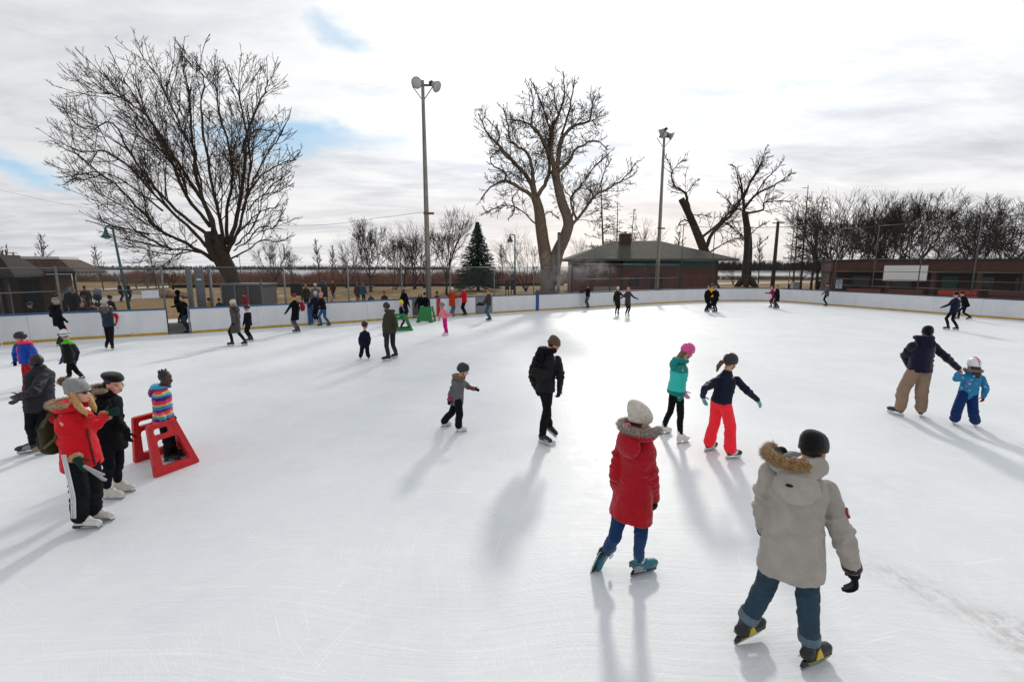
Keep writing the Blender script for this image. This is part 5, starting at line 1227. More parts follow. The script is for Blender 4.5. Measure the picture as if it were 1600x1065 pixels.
def build_small_trees():
    protos = {}
    def proto(key, kind, H, rmin, seed, tm_, cm_):
        t, c = generic(random.Random(seed), kind, H, rmin); r = empty('bare_tree', (0, 0, 0))
        t.build('trunk', tm_, r); c.build('crown', cm_, r, smooth=False); protos[key] = [r, H, False]
    proto('v1', 'vase', 13, .021, 3, BARK, TWIG); proto('v2', 'vase', 12, .021, 8, BARK, TWIGR)
    proto('c1', 'clump', 12, .016, 5, BARK, TWIGR); proto('c2', 'clump', 12, .016, 15, BARK, TWIG); proto('c3', 'clump', 13, .017, 25, BARK, TWIGR)
    proto('b1', 'broad', 12, .022, 4, BARK, TWIG); proto('b2', 'broad', 12, .022, 14, BARK, TWIG)
    proto('l1', 'larch', 13, .024, 6, BARK, TWIGR); proto('l2', 'larch', 12, .024, 16, BARK, TWIGR)
    proto('w1', 'willow', 8, .032, 9, BARK, mat('#5e4030', rough=.9, var=.2, bump=0)); proto('s1', 'sapling', 7, .024, 10, BARK, TWIG)
    G_ = 'bare winter trees beyond the rink'
    rows = [  # key, photo x, photo y of the top, distance, label
        ('w1', 20, 352, 70, 'reddish weeping tree over the roof of the shelter at the far left'), ('s1', 70, 370, 75, 'slim pale tree just right of the reddish weeping tree'),
        ('s1', 160, 388, 62, 'sapling standing between the shelter and the teal street lamp'), ('c1', 270, 392, 60, 'low bushy tree seen under the lower limbs of the big maple'), ('s1', 243, 385, 66, 'thin tree left of the bushy one under the maple'),
        ('v2', 430, 368, 62, 'slender tree with upswept twigs right of the big maple'), ('s1', 458, 395, 75, 'small faint tree between the maple and the poplar row'), ('s1', 500, 378, 70, 'small pale sapling at the left end of the tree row'),
        ('c1', 540, 362, 68, 'many-stemmed shrubby tree at the left end of the tree row'), ('v1', 578, 337, 56, 'tall narrow tree with dense vertical twigs in the middle row'), ('c2', 616, 352, 62, 'loose brown tree left of the tall concrete light pole'),
        ('c3', 648, 338, 64, 'many-stemmed tree half hidden by the tall concrete light pole'), ('v2', 697, 316, 50, 'fan-shaped tree between the concrete pole and the spruce'), ('s1', 740, 392, 80, 'thin tree peeping out behind the spruce'),
        ('c1', 822, 352, 58, 'brushy tree behind the second street lamp, left of the twin-stemmed tree'), ('s1', 786, 385, 75, 'faint sapling just right of the spruce'), ('l1', 945, 288, 62, 'tall thin leafless larch right of the twin-stemmed tree'), ('l2', 963, 318, 70, 'second thin larch over the brick roof'),
        ('l2', 983, 330, 74, 'third thin larch close to the chimney'), ('c2', 1007, 328, 72, 'round bushy tree above the brick roof ridge'), ('c1', 925, 362, 66, 'low brushy tree left of the roof of the brick building'), ('s1', 1062, 365, 78, 'small tree between the light pole and the leaning tree'),
        ('s1', 1185, 375, 85, 'small tree by the lake right of the flared trunk'), ('c2', 1145, 385, 82, 'low tree left of the flared trunk by the lake'), ('l1', 1252, 295, 60, 'reddish larch at the left end of the right-hand wood'), ('l2', 1268, 312, 58, 'second larch, close beside the first at the wood edge'),
        ('l1', 1240, 330, 66, 'thin short larch at the lake edge of the wood'), ('c3', 1303, 290, 56, 'dense dark tree at the left end of the low brick pavilion'), ('c1', 1330, 298, 58, 'dense many-stemmed tree over the pavilion left corner'), ('c3', 1352, 302, 62, 'dark many-stemmed tree left of the white banner'),
        ('b2', 1296, 318, 70, 'spreading tree behind the larches'), ('v2', 1390, 288, 55, 'open tree with long upswept limbs above the white banner'), ('v1', 1428, 290, 60, 'open pale tree right of the white banner'), ('c2', 1415, 325, 64, 'thick bushy tree behind the open one over the banner'),
        ('b1', 1455, 318, 62, 'low crooked tree in the gap right of the banner'), ('b2', 1505, 302, 56, 'dark crooked tree with a broad crown over the green door'), ('b1', 1560, 296, 54, 'broad dark tree second from the right edge'), ('b2', 1602, 298, 56, 'broad dark tree cut by the right edge'),
        ('c2', 1530, 330, 66, 'bushy tree between the two broad dark trees'), ('c3', 1475, 340, 68, 'bushy tree low behind the crooked tree'), ('c1', 1580, 340, 66, 'bushy tree low behind the tree at the right edge'), ('v2', 1278, 300, 63, 'tall twiggy tree just left of the pavilion'), ('c2', 1318, 286, 60, 'tallest dense tree over the two posters'), ('c3', 1368, 312, 57, 'dense tree above the left end of the banner'), ('b1', 1402, 312, 66, 'spreading twiggy tree above the middle of the banner'), ('v1', 1525, 305, 62, 'upright twiggy tree between the crooked tree and the broad ones'), ('v2', 1580, 300, 60, 'upright twiggy tree right of the broad dark tree'), ('c3', 1620, 312, 60, 'dense tree at the very right edge'), ('c2', 560, 372, 74, 'thin brushy tree behind the tall narrow one'), ('v1', 632, 362, 70, 'upright twiggy tree just left of the concrete pole'), ('c1', 664, 352, 68, 'brushy tree right behind the concrete pole'), ('s1', 520, 386, 76, 'thin pale sapling in the gap of the tree row')]
    rnd = random.Random(77)
    for key, px, py, D, label in rows:
        top = PL(px, py, D).z; r, H, used = protos[key]; o = r if not used else copy_tree(r); protos[key][2] = True
        q = PL(px, 440, D); o.location = (q.x, D, 0); sc_ = top/H/(.97 if key[0] in 'lsw' else 1)
        o.scale = (sc_*rnd.uniform(.9, 1.1), sc_*rnd.uniform(.9, 1.1), sc_); o.rotation_euler = (0, 0, rnd.uniform(0, 6.28)); tag(o, label, 'tree', G_)
    # spruce
    rnd = random.Random(2); D = 60; q = PL(747, 440, D); H = PL(747, 346, D).z
    root = empty('spruce_tree', (q.x, D, 0), 'dark green conical spruce with snow-dusted drooping boughs beside the fan-shaped tree', 'tree')
    t = M(); t.tube([V((q.x, D, 0)), V((q.x, D, H*.5)), V((q.x, D, H))], [.22, .13, .02], 8); t.build('trunk', BARK, root)
    m = M()
    for i in range(520):
        z = H*(.1+.89*(i/520)**.95); R = (H-z)*.45*(1.0 if z > H*.2 else .95)+.06; a = i*2.39996+rnd.gauss(0, .2); R *= rnd.uniform(.7, 1.12)
        d = V((math.cos(a), math.sin(a), 0)); p0 = V((q.x, D, z)); tip = p0+d*R+V((0, 0, -R*.22+.05)); sidev = V((-d.y, d.x, 0))
        nt = int(12+R*16)
        for k in range(nt):
            t_ = rnd.random()**.7; b = p0.lerp(tip, t_)+V((0, 0, -.06*R*math.sin(t_*PI)))
            dv = d*rnd.uniform(.3, 1)+sidev*rnd.gauss(0, .8)+V((0, 0, rnd.gauss(-.25, .25))); L = rnd.uniform(.18, .42)*(.5+.5*R/2.5)
            u = dv.normalized(); w = u.cross(V((0, 0, 1))).normalized()*.045
            m.add([b+w, b-w, b+u*L-V((0, 0, .03)), b+u*L*.5+V((0, 0, .04))], [(0, 1, 3), (1, 2, 3), (2, 0, 3)])
    m.build('crown', mat('#38473d', rough=.9, var=.35, scale=1.5, bump=0, spec=.2), root, smooth=False)
    # thickets too fine to count
    def thicket(name, label, xs, D0, D1, n, h, cols, w, seed, top=None):
        rnd = random.Random(seed); m = M()
        for i in range(n):
            D = rnd.uniform(D0, D1); px = rnd.uniform(*xs); b = PL(px, 440, D); hh = h*rnd.uniform(.45, 1.0)*(.75+.35*mnoise.noise(V((px*.02, D*.05, seed))))
            b = V((b.x, D, -.1 if top is None else top)); d = V((rnd.gauss(0, .22), rnd.gauss(0, .22), 1))
            m.strand(b, d, hh, w)
            for k in range(3):
                m.strand(b+d*hh*rnd.uniform(.2, .7), d+V((rnd.gauss(0, .5), rnd.gauss(0, .5), 0)), hh*.4, w*.6)
        o = m.build(name, mat(cols, rough=.95, var=.4, scale=.25, bump=0, spec=.05), smooth=False); tag(o, label, 'shrubs', kind='stuff')
    thicket('red_shrubs', 'band of reddish bare shrubs beyond the lawn', (190, 900), 84, 94, 4300, 3.9, '#866052', .04, 1)
    thicket('brown_reeds', 'brown reeds along the lake behind the trees', (120, 900), 96, 104, 3000, 3.8, '#7a6450', .06, 2)
    thicket('lakeside_grass', 'dry tall grass at the lake shore on the right', (1118, 1300), 112, 118, 1300, 1.6, '#6a563c', .05, 3)
    thicket('woodland', 'brown undergrowth of the wood behind the low pavilion', (1285, 1680), 58, 76, 2500, 4.4, '#3a2f28', .05, 4)
    thicket('far_shore_trees', 'dark wooded shore across the lake', (1080, 1700), 400, 440, 5200, 13, '#4a4442', .5, 5, top=0)
    thicket('far_shore_woods', 'faint wooded shore far to the left', (-100, 700), 640, 700, 2600, 9, '#5a5654', .8, 6, top=0)
# ---------------------------------------------------------------- ground, boards, fences, buildings
def brick(name, a, b_, mortar, sc=1.0):
    m, n, b = newmat(name); tc = n.new('ShaderNodeTexCoord').outputs['Object']
    geo = n.new('ShaderNodeSeparateXYZ'); n.link(tc, geo.inputs[0])
    cv = n.new('ShaderNodeCombineXYZ'); n.link(n.math('ADD', geo.outputs[0], geo.outputs[1]), cv.inputs[0]); n.link(geo.outputs[2], cv.inputs[1])
    bt = n.new('ShaderNodeTexBrick'); n.link(cv.outputs[0], bt.inputs['Vector']); bt.inputs['Color1'].default_value = lin(a)+(1,); bt.inputs['Color2'].default_value = lin(b_)+(1,); bt.inputs['Mortar'].default_value = lin(mortar)+(1,)
    bt.inputs['Scale'].default_value = 1; bt.inputs['Brick Width'].default_value = .23*sc; bt.inputs['Row Height'].default_value = .075*sc; bt.inputs['Mortar Size'].default_value = .008
    f = n.noise(tc, .8, 4, .6); n.link(n.mix(.5, bt.outputs['Color'], n.ramp(f, [(.3, (.35, .35, .35)), (.7, (1, 1, 1))]), 'MULTIPLY'), b.inputs['Base Color'])
    b.inputs['Roughness'].default_value = .9; n.link(n.bump(bt.outputs['Fac'], -.4, .01), b.inputs['Normal']); return m
def shingle(name, a, b_, moss):
    m, n, b = newmat(name); tc = n.new('ShaderNodeTexCoord').outputs['Object']
    bt = n.new('ShaderNodeTexBrick'); n.link(n.mapping(tc, (1, 1, 1)), bt.inputs['Vector']); bt.inputs['Color1'].default_value = lin(a)+(1,); bt.inputs['Color2'].default_value = lin(b_)+(1,); bt.inputs['Mortar'].default_value = (.01, .01, .01, 1)
    bt.inputs['Scale'].default_value = 1; bt.inputs['Brick Width'].default_value = .3; bt.inputs['Row Height'].default_value = .28; bt.inputs['Mortar Size'].default_value = .015
    f = n.noise(tc, .7, 5, .7); n.link(n.mix(n.ramp(f, [(.48, 0), (.66, .8)]), bt.outputs['Color'], lin(moss)), b.inputs['Base Color'])
    b.inputs['Roughness'].default_value = .9; n.link(n.bump(n.math('ADD', bt.outputs['Fac'], n.noise(tc, 8, 4, .7)), .5, .03), b.inputs['Normal']); return m
GREY = mat('#6c6f72', rough=.55, metal=.4, var=.15, bump=.1); GREYD = mat('#3b3d40', rough=.6, metal=.3, var=.15, bump=.1); GREYM = mat('#4d5053', rough=.6, metal=.3, var=.15, bump=.1); WIRE = mat('#5d6063', rough=.5, metal=.6, var=.1, bump=0); CONC = mat('#8b8379', rough=.9, var=.2, scale=4, bump=.3)
TEALP = mat('#1f4f52', rough=.5, var=.15, bump=.05); WOODG = mat('#6a655f', rough=.9, var=.25, scale=4, bump=.3); DARK = mat('#0f0e0e', rough=.6, var=.2, bump=.1)
def build_ground():
    # one terrain sheet that dips under the lake beyond the shore
    m, n, b = newmat('winter_lawn'); tc = n.new('ShaderNodeTexCoord').outputs['Object']
    f = n.noise(tc, .12, 6, .65); g = n.noise(tc, 6, 5, .7); c = n.ramp(g, [(.3, lin('#5f4d33')), (.55, lin('#8d7550')), (.75, lin('#a98e66'))])
    c = n.mix(n.ramp(f, [(.52, 0), (.6, .6)]), c, lin('#6a6252')); sn = n.ramp(n.noise(tc, .35, 6, .7), [(.6, 0), (.66, 1)])
    c = n.mix(n.math('MULTIPLY', sn, .6), c, (.75, .77, .8)); n.link(c, b.inputs['Base Color']); b.inputs['Roughness'].default_value = .95; b.inputs['Specular IOR Level'].default_value = .1; n.link(n.bump(g, .6, .05), b.inputs['Normal'])
    gm = M(); xs = [-2500, -600, -200, -120, -80, -50, -30, -15, 0, 15, 30, 50, 80, 120, 200, 600, 2500]; ys = [-60, -20, 10, 30, 50, 70, 90, 104, 112, 120, 128, 140, 200, 600, 4500]
    def zz(x, y): return -.04 if y < 112 else (-.04-(y-112)*.07 if y < 140 else -2.0)
    vs = [V((x, y, zz(x, y))) for y in ys for x in xs]; nx = len(xs)
    gm.add(vs, [(j*nx+i, j*nx+i+1, (j+1)*nx+i+1, (j+1)*nx+i) for j in range(len(ys)-1) for i in range(nx-1)])
    tag(gm.build('ground', m), 'dry winter lawn round the rink', 'lawn', kind='structure')
    m, n, b = newmat('lake_water'); tc = n.new('ShaderNodeTexCoord').outputs['Object']
    b.inputs['Base Color'].default_value = (.09, .12, .14, 1); b.inputs['Roughness'].default_value = .18; b.inputs['IOR'].default_value = 1.33
    n.link(n.bump(n.noise(n.mapping(tc, (.5, 1.2, 1)), .8, 5, .6), .35, .3), b.inputs['Normal'])
    w = M(); w.add([V((-3000, 114, -.6)), V((3000, 114, -.6)), V((3000, 5000, -.6)), V((-3000, 5000, -.6))], [(0, 1, 2, 3)]); tag(w.build('water', m), 'open lake reflecting the bright sky', 'lake', kind='structure')
    pm = mat('#c2bdb5', rough=.9, var=.2, scale=2, bump=.2)
    def strip(name, label, pts, wd, z, mt, kind='path'):
        s_ = M(); L = []; R = []
        for i, p in enumerate(pts):
            d = (pts[min(i+1, len(pts)-1)]-pts[max(i-1, 0)]).normalized(); nn = V((-d.y, d.x, 0))*wd/2; L.append(V((p.x, p.y, z))+nn); R.append(V((p.x, p.y, z))-nn)
        n_ = len(L); s_.add(L+R, [(n_+k, n_+k+1, k+1, k) for k in range(n_-1)]); tag(s_.build(name, mt), label, kind, kind='structure')
    strip('path', 'pale snowy path crossing the lawn behind the rink', [G(x, y) for x, y in ((150, 452), (270, 447), (420, 445.8), (600, 445.2), (760, 444.6), (900, 443.5))], 4.0, -.03, pm)
    strip('lakeside_path', 'pale path along the lake on the right', [G(x, y) for x, y in ((1100, 443), (1180, 441.5), (1260, 440.5), (1340, 440))], 4.0, -.03, pm)
    strip('paved_area', 'grey paved area beside the shelter', [G(x, y) for x, y in ((-80, 490), (60, 478), (170, 466), (240, 460))], 5.0, -.025, mat('#8f8a84', rough=.9, var=.2, scale=1.5, bump=.2))
    strip('rubber_walk', 'dark rubber matting in the opening of the boards', [G(282, 523), G(284, 503)], 1.35, -.02, mat('#3b3937', rough=.9, var=.2, bump=.2))
    strip('snow', 'trodden snow beyond the opening of the boards', [G(284, 503), G(285, 497)], 1.9, -.016, mat('#d2d3d4', rough=.8, var=.1, bump=.4), kind='snow')
def along(pts, s):
    """point and direction at arc length s of a polyline"""
    for i in range(len(pts)-1):
        L = (pts[i+1]-pts[i]).length
        if s <= L or i == len(pts)-2:
            d = (pts[i+1]-pts[i])/L; return pts[i]+d*s, d
        s -= L
def plen(pts): return sum((pts[i+1]-pts[i]).length for i in range(len(pts)-1))
def nrm(d): return V((-d.y, d.x, 0))
def rink_run(x0, x1):
    px = [(x0, np.interp(x0, [p[0] for p in RINK_PX], [p[1] for p in RINK_PX]))]+[p for p in RINK_PX if x0 < p[0] < x1]+[(x1, np.interp(x1, [p[0] for p in RINK_PX], [p[1] for p in RINK_PX]))]
    return [G(*p) for p in px]
def ribbon(m, pts, o0, o1, z0, z1):
    """solid strip following a polyline between two offsets and two heights"""
    R = []
    for i, p in enumerate(pts):
        d = (pts[min(i+1, len(pts)-1)]-pts[max(i-1, 0)]).normalized(); n_ = nrm(d)
        R.append([p+n_*o0+V((0, 0, z0)), p+n_*o1+V((0, 0, z0)), p+n_*o1+V((0, 0, z1)), p+n_*o0+V((0, 0, z1))])
    m.rings(R)
def sub(pts, a, b, step=1.0):
    n = max(1, int((b-a)/step)); return [along(pts, a+(b-a)*i/n)[0] for i in range(n+1)]
def build_boards():
    WH, n, b = newmat('board_white'); tc = n.new('ShaderNodeTexCoord').outputs['Object']
    f = n.noise(n.mapping(tc, (1, 1, .5)), 1.4, 5, .65); s_ = n.ramp(n.noise(n.mapping(tc, (3, 3, 14)), 1.3, 5, .7), [(.6, 0), (.72, 1)])
    n.link(n.mix(n.math('MULTIPLY', s_, .3), n.ramp(f, [(.3, (.66, .68, .70)), (.7, (.76, .77, .79))]), (.28, .29, .31)), b.inputs['Base Color']); b.inputs['Roughness'].default_value = .38; n.link(n.bump(f, .1, .02), b.inputs['Normal'])
    vo = n.new('ShaderNodeTexVoronoi'); vo.inputs['Scale'].default_value = 3.2; n.link(tc, vo.inputs['Vector']); bc = b.inputs['Base Color'].links[0].from_socket
    n.link(n.mix(n.math('MULTIPLY', n.ramp(vo.outputs['Distance'], [(.05, 1), (.1, 0)]), .6), bc, (.12, .12, .13)), b.inputs['Base Color'])
    YEL = mat('#b99626', rough=.5, var=.2, scale=3, bump=.1); BLU = mat('#24507f', rough=.5, var=.15, scale=3, bump=.05); RED = mat('#b51f22', rough=.5, var=.1, bump=.05); BLUD = mat('#2a3c58', rough=.55, var=.2, scale=3, bump=.05)
    grp = 'white rink boards'
    runs = [(-60, 263, 'left run of white rink boards ending at the opening, blue rail on top', BLU), (300, 645, 'long white rink boards with a blue line, from the opening to the gate', BLU), (673, 743, 'short white rink boards carrying the red line', BLU), (770, 1720, 'far white rink boards curving round the end and right side of the rink', BLUD)]
    for x0, x1, label, capm in runs:
        pts = rink_run(x0, x1); T = plen(pts); root = empty('rink_boards', pts[0], label, 'rink boards', grp)
        k = max(1, round(T/2.44))
        for i in range(k):
            m = M(); ribbon(m, sub(pts, T*i/k+.004, T*(i+1)/k-.004, .2), .004, .07, .0, 1.1); m.build('board_panel', WH, root, smooth=False)
        m = M(); ribbon(m, sub(pts, 0, T, .2), -.016, -.002, .0, .105); m.build('kick_strip', YEL, root, smooth=False)
        m = M(); ribbon(m, sub(pts, 0, T, .2), -.015, .12, 1.103, 1.17); m.build('cap_rail', capm, root, smooth=False)
        for lx, mt, nm in ((486, BLU, 'blue_line'), (839.5, BLU, 'blue_line'), (685.5, RED, 'red_line')):
            if x0 < lx < x1:
                c = G(lx, float(np.interp(lx, [p[0] for p in RINK_PX], [p[1] for p in RINK_PX]))); d = (pts[-1]-pts[0]).normalized() if x1-x0 < 400 else (G(lx+8, np.interp(lx+8, [p[0] for p in RINK_PX], [p[1] for p in RINK_PX]))-c).normalized()
                m = M(); ribbon(m, [c-d*.13, c+d*.13], -.018, -.0035, .0, 1.1); m.build(nm, mt, root, smooth=False)
    # grey end post of the opening and grey gates
    GP = mat('#7b7e82', rough=.6, var=.15, bump=.1)
    def gate(x0, x1, back, label):
        a, b_ = rink_run(x0, x1)[0], rink_run(x0, x1)[-1]; d = (b_-a).normalized(); n_ = nrm(d); root = empty('rink_gate', a+n_*back, label, 'gate')
        m = M(); m.bar(a+n_*(back+.03)+V((0, 0, .56)), b_+n_*(back+.03)+V((0, 0, .56)), .05, 1.08); m.build('gate_panel', GP, root, smooth=False)
        m = M(); m.bar(a+n_*(back+.03)+V((0, 0, 1.13)), b_+n_*(back+.03)+V((0, 0, 1.13)), .09, .05); m.build('gate_rail', BLU, root, smooth=False)
        if back > .5:
            for e, o_ in ((a, -1), (b_, 1)):
                m = M(); m.bar(e+n_*.08+d*o_*.03+V((0, 0, .56)), e+n_*back+d*o_*.03+V((0, 0, .56)), .05, 1.08); m.build('side_panel', GP, root, smooth=False)
        m = M(); q = (a+b_)/2+n_*(back-.005); m.bar(q+d*.1+V((0, 0, .8)), q+d*.35+V((0, 0, .8)), .03, .05); m.build('latch', GREYD, root, smooth=False)
    gate(645.5, 672.5, 1.3, 'grey recessed gate in the boards behind the standing green aid'); gate(743.5, 769.5, .1, 'flat grey gate in the boards behind the man with the yellow collar')
    e = rink_run(300, 302)[0]; d = (rink_run(300, 380)[-1]-e).normalized(); n_ = nrm(d); root = empty('board_end_post', e, 'grey upright end panel at the right side of the opening', 'post')
    m = M(); m.bar(e-d*.05+n_*.02+V((0, 0, .58)), e-d*.05+n_*.75+V((0, 0, .58)), .06, 1.16); m.build('end_panel', GP, root, smooth=False)
    m = M(); m.bar(e-d*.05+n_*.02+V((0, 0, 1.18)), e-d*.05+n_*.75+V((0, 0, 1.18)), .1, .035); m.build('cap', BLU, root, smooth=False)
def wire_panel(m, p, q, z0, z1, step, r):
    d = q-p; L = d.length; d = d/L; n_ = nrm(d); h = z1-z0
    for fam, off in ((1, .004), (-1, -.004)):
        t = -h if fam > 0 else 0
        while t < (L if fam > 0 else L+h):
            # line u = t + fam*z
            za, zb = 0.0, h
            ua, ub = t, t+fam*h
            pa = [ua, za]; pb = [ub, zb]
            for A, B in ((pa, pb), (pb, pa)):
                for lim, sg in ((0, -1), (L, 1)):
                    if (A[0]-lim)*sg > 0:
                        s = (lim-A[0])/(B[0]-A[0]); A[1] = A[1]+(B[1]-A[1])*s; A[0] = lim
            if pb[1]-pa[1] > .05 and -1e-6 <= pa[0] <= L+1e-6 and -1e-6 <= pb[0] <= L+1e-6:
                P = p+d*pa[0]+V((0, 0, z0+pa[1]))+n_*off; Q = p+d*pb[0]+V((0, 0, z0+pb[1]))+n_*off
                u = n_*r; w = (Q-P).normalized().cross(n_)*r
                m.add([P+u, P-u*.5+w*.87, P-u*.5-w*.87, Q+u, Q-u*.5+w*.87, Q-u*.5-w*.87], [(0, 1, 4, 3), (1, 2, 5, 4), (2, 0, 3, 5)])
            t += step
def fence(label, pts, off, z0, z1, rails, spacing=3.0, pr=.04, wire=.1, wr=.0032, pmat=None, rmat=None, posts=None, group='chain-link fences round the rink'):
    pts = [p+nrm((pts[min(i+1, len(pts)-1)]-pts[max(i-1, 0)]).normalized())*off for i, p in enumerate(pts)]; T = plen(pts)
    root = empty('chain_link_fence', (pts[0].x, pts[0].y, 0), label, 'fence', group); k = max(1, round(T/spacing)); node = [along(pts, T*i/k)[0] for i in range(k+1)]
    for p in node:
        m = M(); m.tube([V((p.x, p.y, -.1)), V((p.x, p.y, z1+.06))], pr, 10); m.build('post', pmat or GREY, root)
        m_ = None
    for z in rails:
        for i in range(k):
            m = M(); m.tube([node[i]+V((0, 0, z)), node[i+1]+V((0, 0, z))], pr*.55, 8); m.build('rail', rmat or pmat or GREY, root)
    for i in range(k):
        m = M(); wire_panel(m, node[i], node[i+1], z0, z1, wire, wr); m.build('wire_mesh', WIRE, root, smooth=False)
    return root
def build_fences():
    fence('chain-link fence on the left boards in front of the brick shelter', rink_run(-60, 262), .25, 1.18, 2.93, (2.93, 2.0), spacing=3.2, wire=.085, wr=.0036)
    fence('chain-link fence from the grey gate frame to the twin-stemmed tree', rink_run(338, 893), .25, 1.18, 2.97, (2.97,), spacing=3.1)
    fence('chain-link fence with dark posts in front of the brick building', rink_run(897, 1062), .3, 1.18, 3.2, (3.2, 2.1), spacing=3.4, rmat=GREY, pmat=GREYD)
    fence('tall chain-link fence round the far right corner before the lake', rink_run(1066, 1288), .35, 1.18, 6.4, (6.4, 3.5, 2.2), spacing=3.6, pr=.034, wire=.16, pmat=GREYD)
    fence('tall chain-link fence with several rails along the right boards', rink_run(1294, 1720), .35, 1.18, 5.9, (5.9, 3.55, 2.65, 2.1, 1.6), spacing=2.9, pr=.036, wire=.16, pmat=GREYM)
    # grey gate frame by the opening
    a, b_ = G(304, 516), G(336, 513.5); root = empty('gate_frame', (a.x, a.y, 0), 'tall grey steel gate frame beside the opening in the boards', 'gate')
    for p, w in ((a, .2), (b_, .09)):
        m = M(); m.box(V((p.x, p.y, 1.5)), V((w/2, 0, 0)), V((0, .06, 0)), V((0, 0, 1.5))); m.build('frame_post', GREY, root, smooth=False)
    c = a+V((.42, .1, 0)); m = M(); m.box(V((c.x, c.y, 1.6)), V((.2, .02, 0)), V((0, .015, 0)), V((0, 0, 1.35))); m.build('gate_leaf', mat('#63666a', rough=.5, metal=.3, var=.15), root, smooth=False)
    m = M()
    m.bar(V((c.x-.1, c.y-.03, 2.4)), V((c.x+.1, c.y-.03, 2.4)), .02, .08); m.build('notice', mat('#c9cccd', rough=.7), root, smooth=False)
    # white sign on the left fence
    q = PL(235, 459.5, 19.75); d = (rink_run(200, 262)[-1]-rink_run(200, 262)[0]).normalized(); root = empty('fence_sign', q, 'blank white sign wired to the fence left of the opening', 'sign')
    m = M(); m.box(q, d*.29, nrm(d)*.006, V((0, 0, .17))); m.build('sign_board', mat('#c4cace', rough=.4), root, smooth=False)
    m = M(); m.bar(q+d*-.24+V((0, 0, .15))-nrm(d)*.01, q+d*-.2+V((0, 0, .15))-nrm(d)*.01, .01, .02); m.build('clip', GREYD, root, smooth=False)
    # weathered rail fence on the lawn
    root = empty('rail_fence', PL(205, 445, 68), 'weathered wooden rail fence on the lawn behind the teal street lamp', 'fence')
    A, B = PL(195, 445, 66), PL(330, 445, 70); A.z = B.z = 0; k = 8
    for i in range(k+1):
        p = A.lerp(B, i/k); m = M(); m.box(p+V((0, 0, .65)), V((.08, 0, 0)), V((0, .08, 0)), V((0, 0, .7))); m.build('post', WOODG, root, smooth=False)
    for z in (.4, .8, 1.2): m = M(); m.bar(A+V((0, -.1, z)), B+V((0, -.1, z)), .05, .16); m.build('rail', WOODG, root, smooth=False)
    root = empty('timber_edging', G(480, 447), 'long low dark timber edging along the near side of the pale path', 'edging')
    pts = [G(x, y) for x, y in ((270, 449.5), (420, 448), (600, 447.2), (760, 446.6), (880, 445.8))]; m = M(); ribbon(m, pts, -.1, .1, -.1, .42); m.build('timber', mat('#2e2823', rough=.9, var=.3), root, smooth=False)
    for i in range(0, 12):
        p, d = along(pts, plen(pts)*i/11); m = M(); m.box(p+V((0, -.14, .2)), V((.07, 0, 0)), V((0, .04, 0)), V((0, 0, .3))); m.build('stake', mat('#2e2823', rough=.9, var=.3), root, smooth=False)
def win(root, x0, x1, z0, z1, y, mt, fm, name='window'):
    m = M(); m.abox(x0, x1, y-.03, y+.02, z0, z1); o = m.build(name, mt, root, smooth=False)
    m = M(); w = .07
    for a in ((x0-w, x1+w, z1, z1+w), (x0-w, x1+w, z0-w, z0), (x0-w, x0, z0, z1), (x1, x1+w, z0, z1)): m.abox(a[0], a[1], y-.06, y+.02, a[2], a[3])
    m.build('frame', fm, o, smooth=False); return o
def hip_roof(x0, x1, y0, y1, ze, zr, rx0, rx1, yr, th=.12):
    m = M(); A = [V((x0, y0, ze)), V((x1, y0, ze)), V((x1, y1, ze)), V((x0, y1, ze)), V((rx0, yr, zr)), V((rx1, yr, zr))]
    B = [p-V((0, 0, th)) for p in A[:4]]
    m.add(A+B, [(0, 1, 5, 4), (1, 2, 5), (2, 3, 4, 5), (3, 0, 4), (6, 7, 1, 0), (7, 8, 2, 1), (8, 9, 3, 2), (9, 6, 0, 3), (9, 8, 7, 6)]); return m
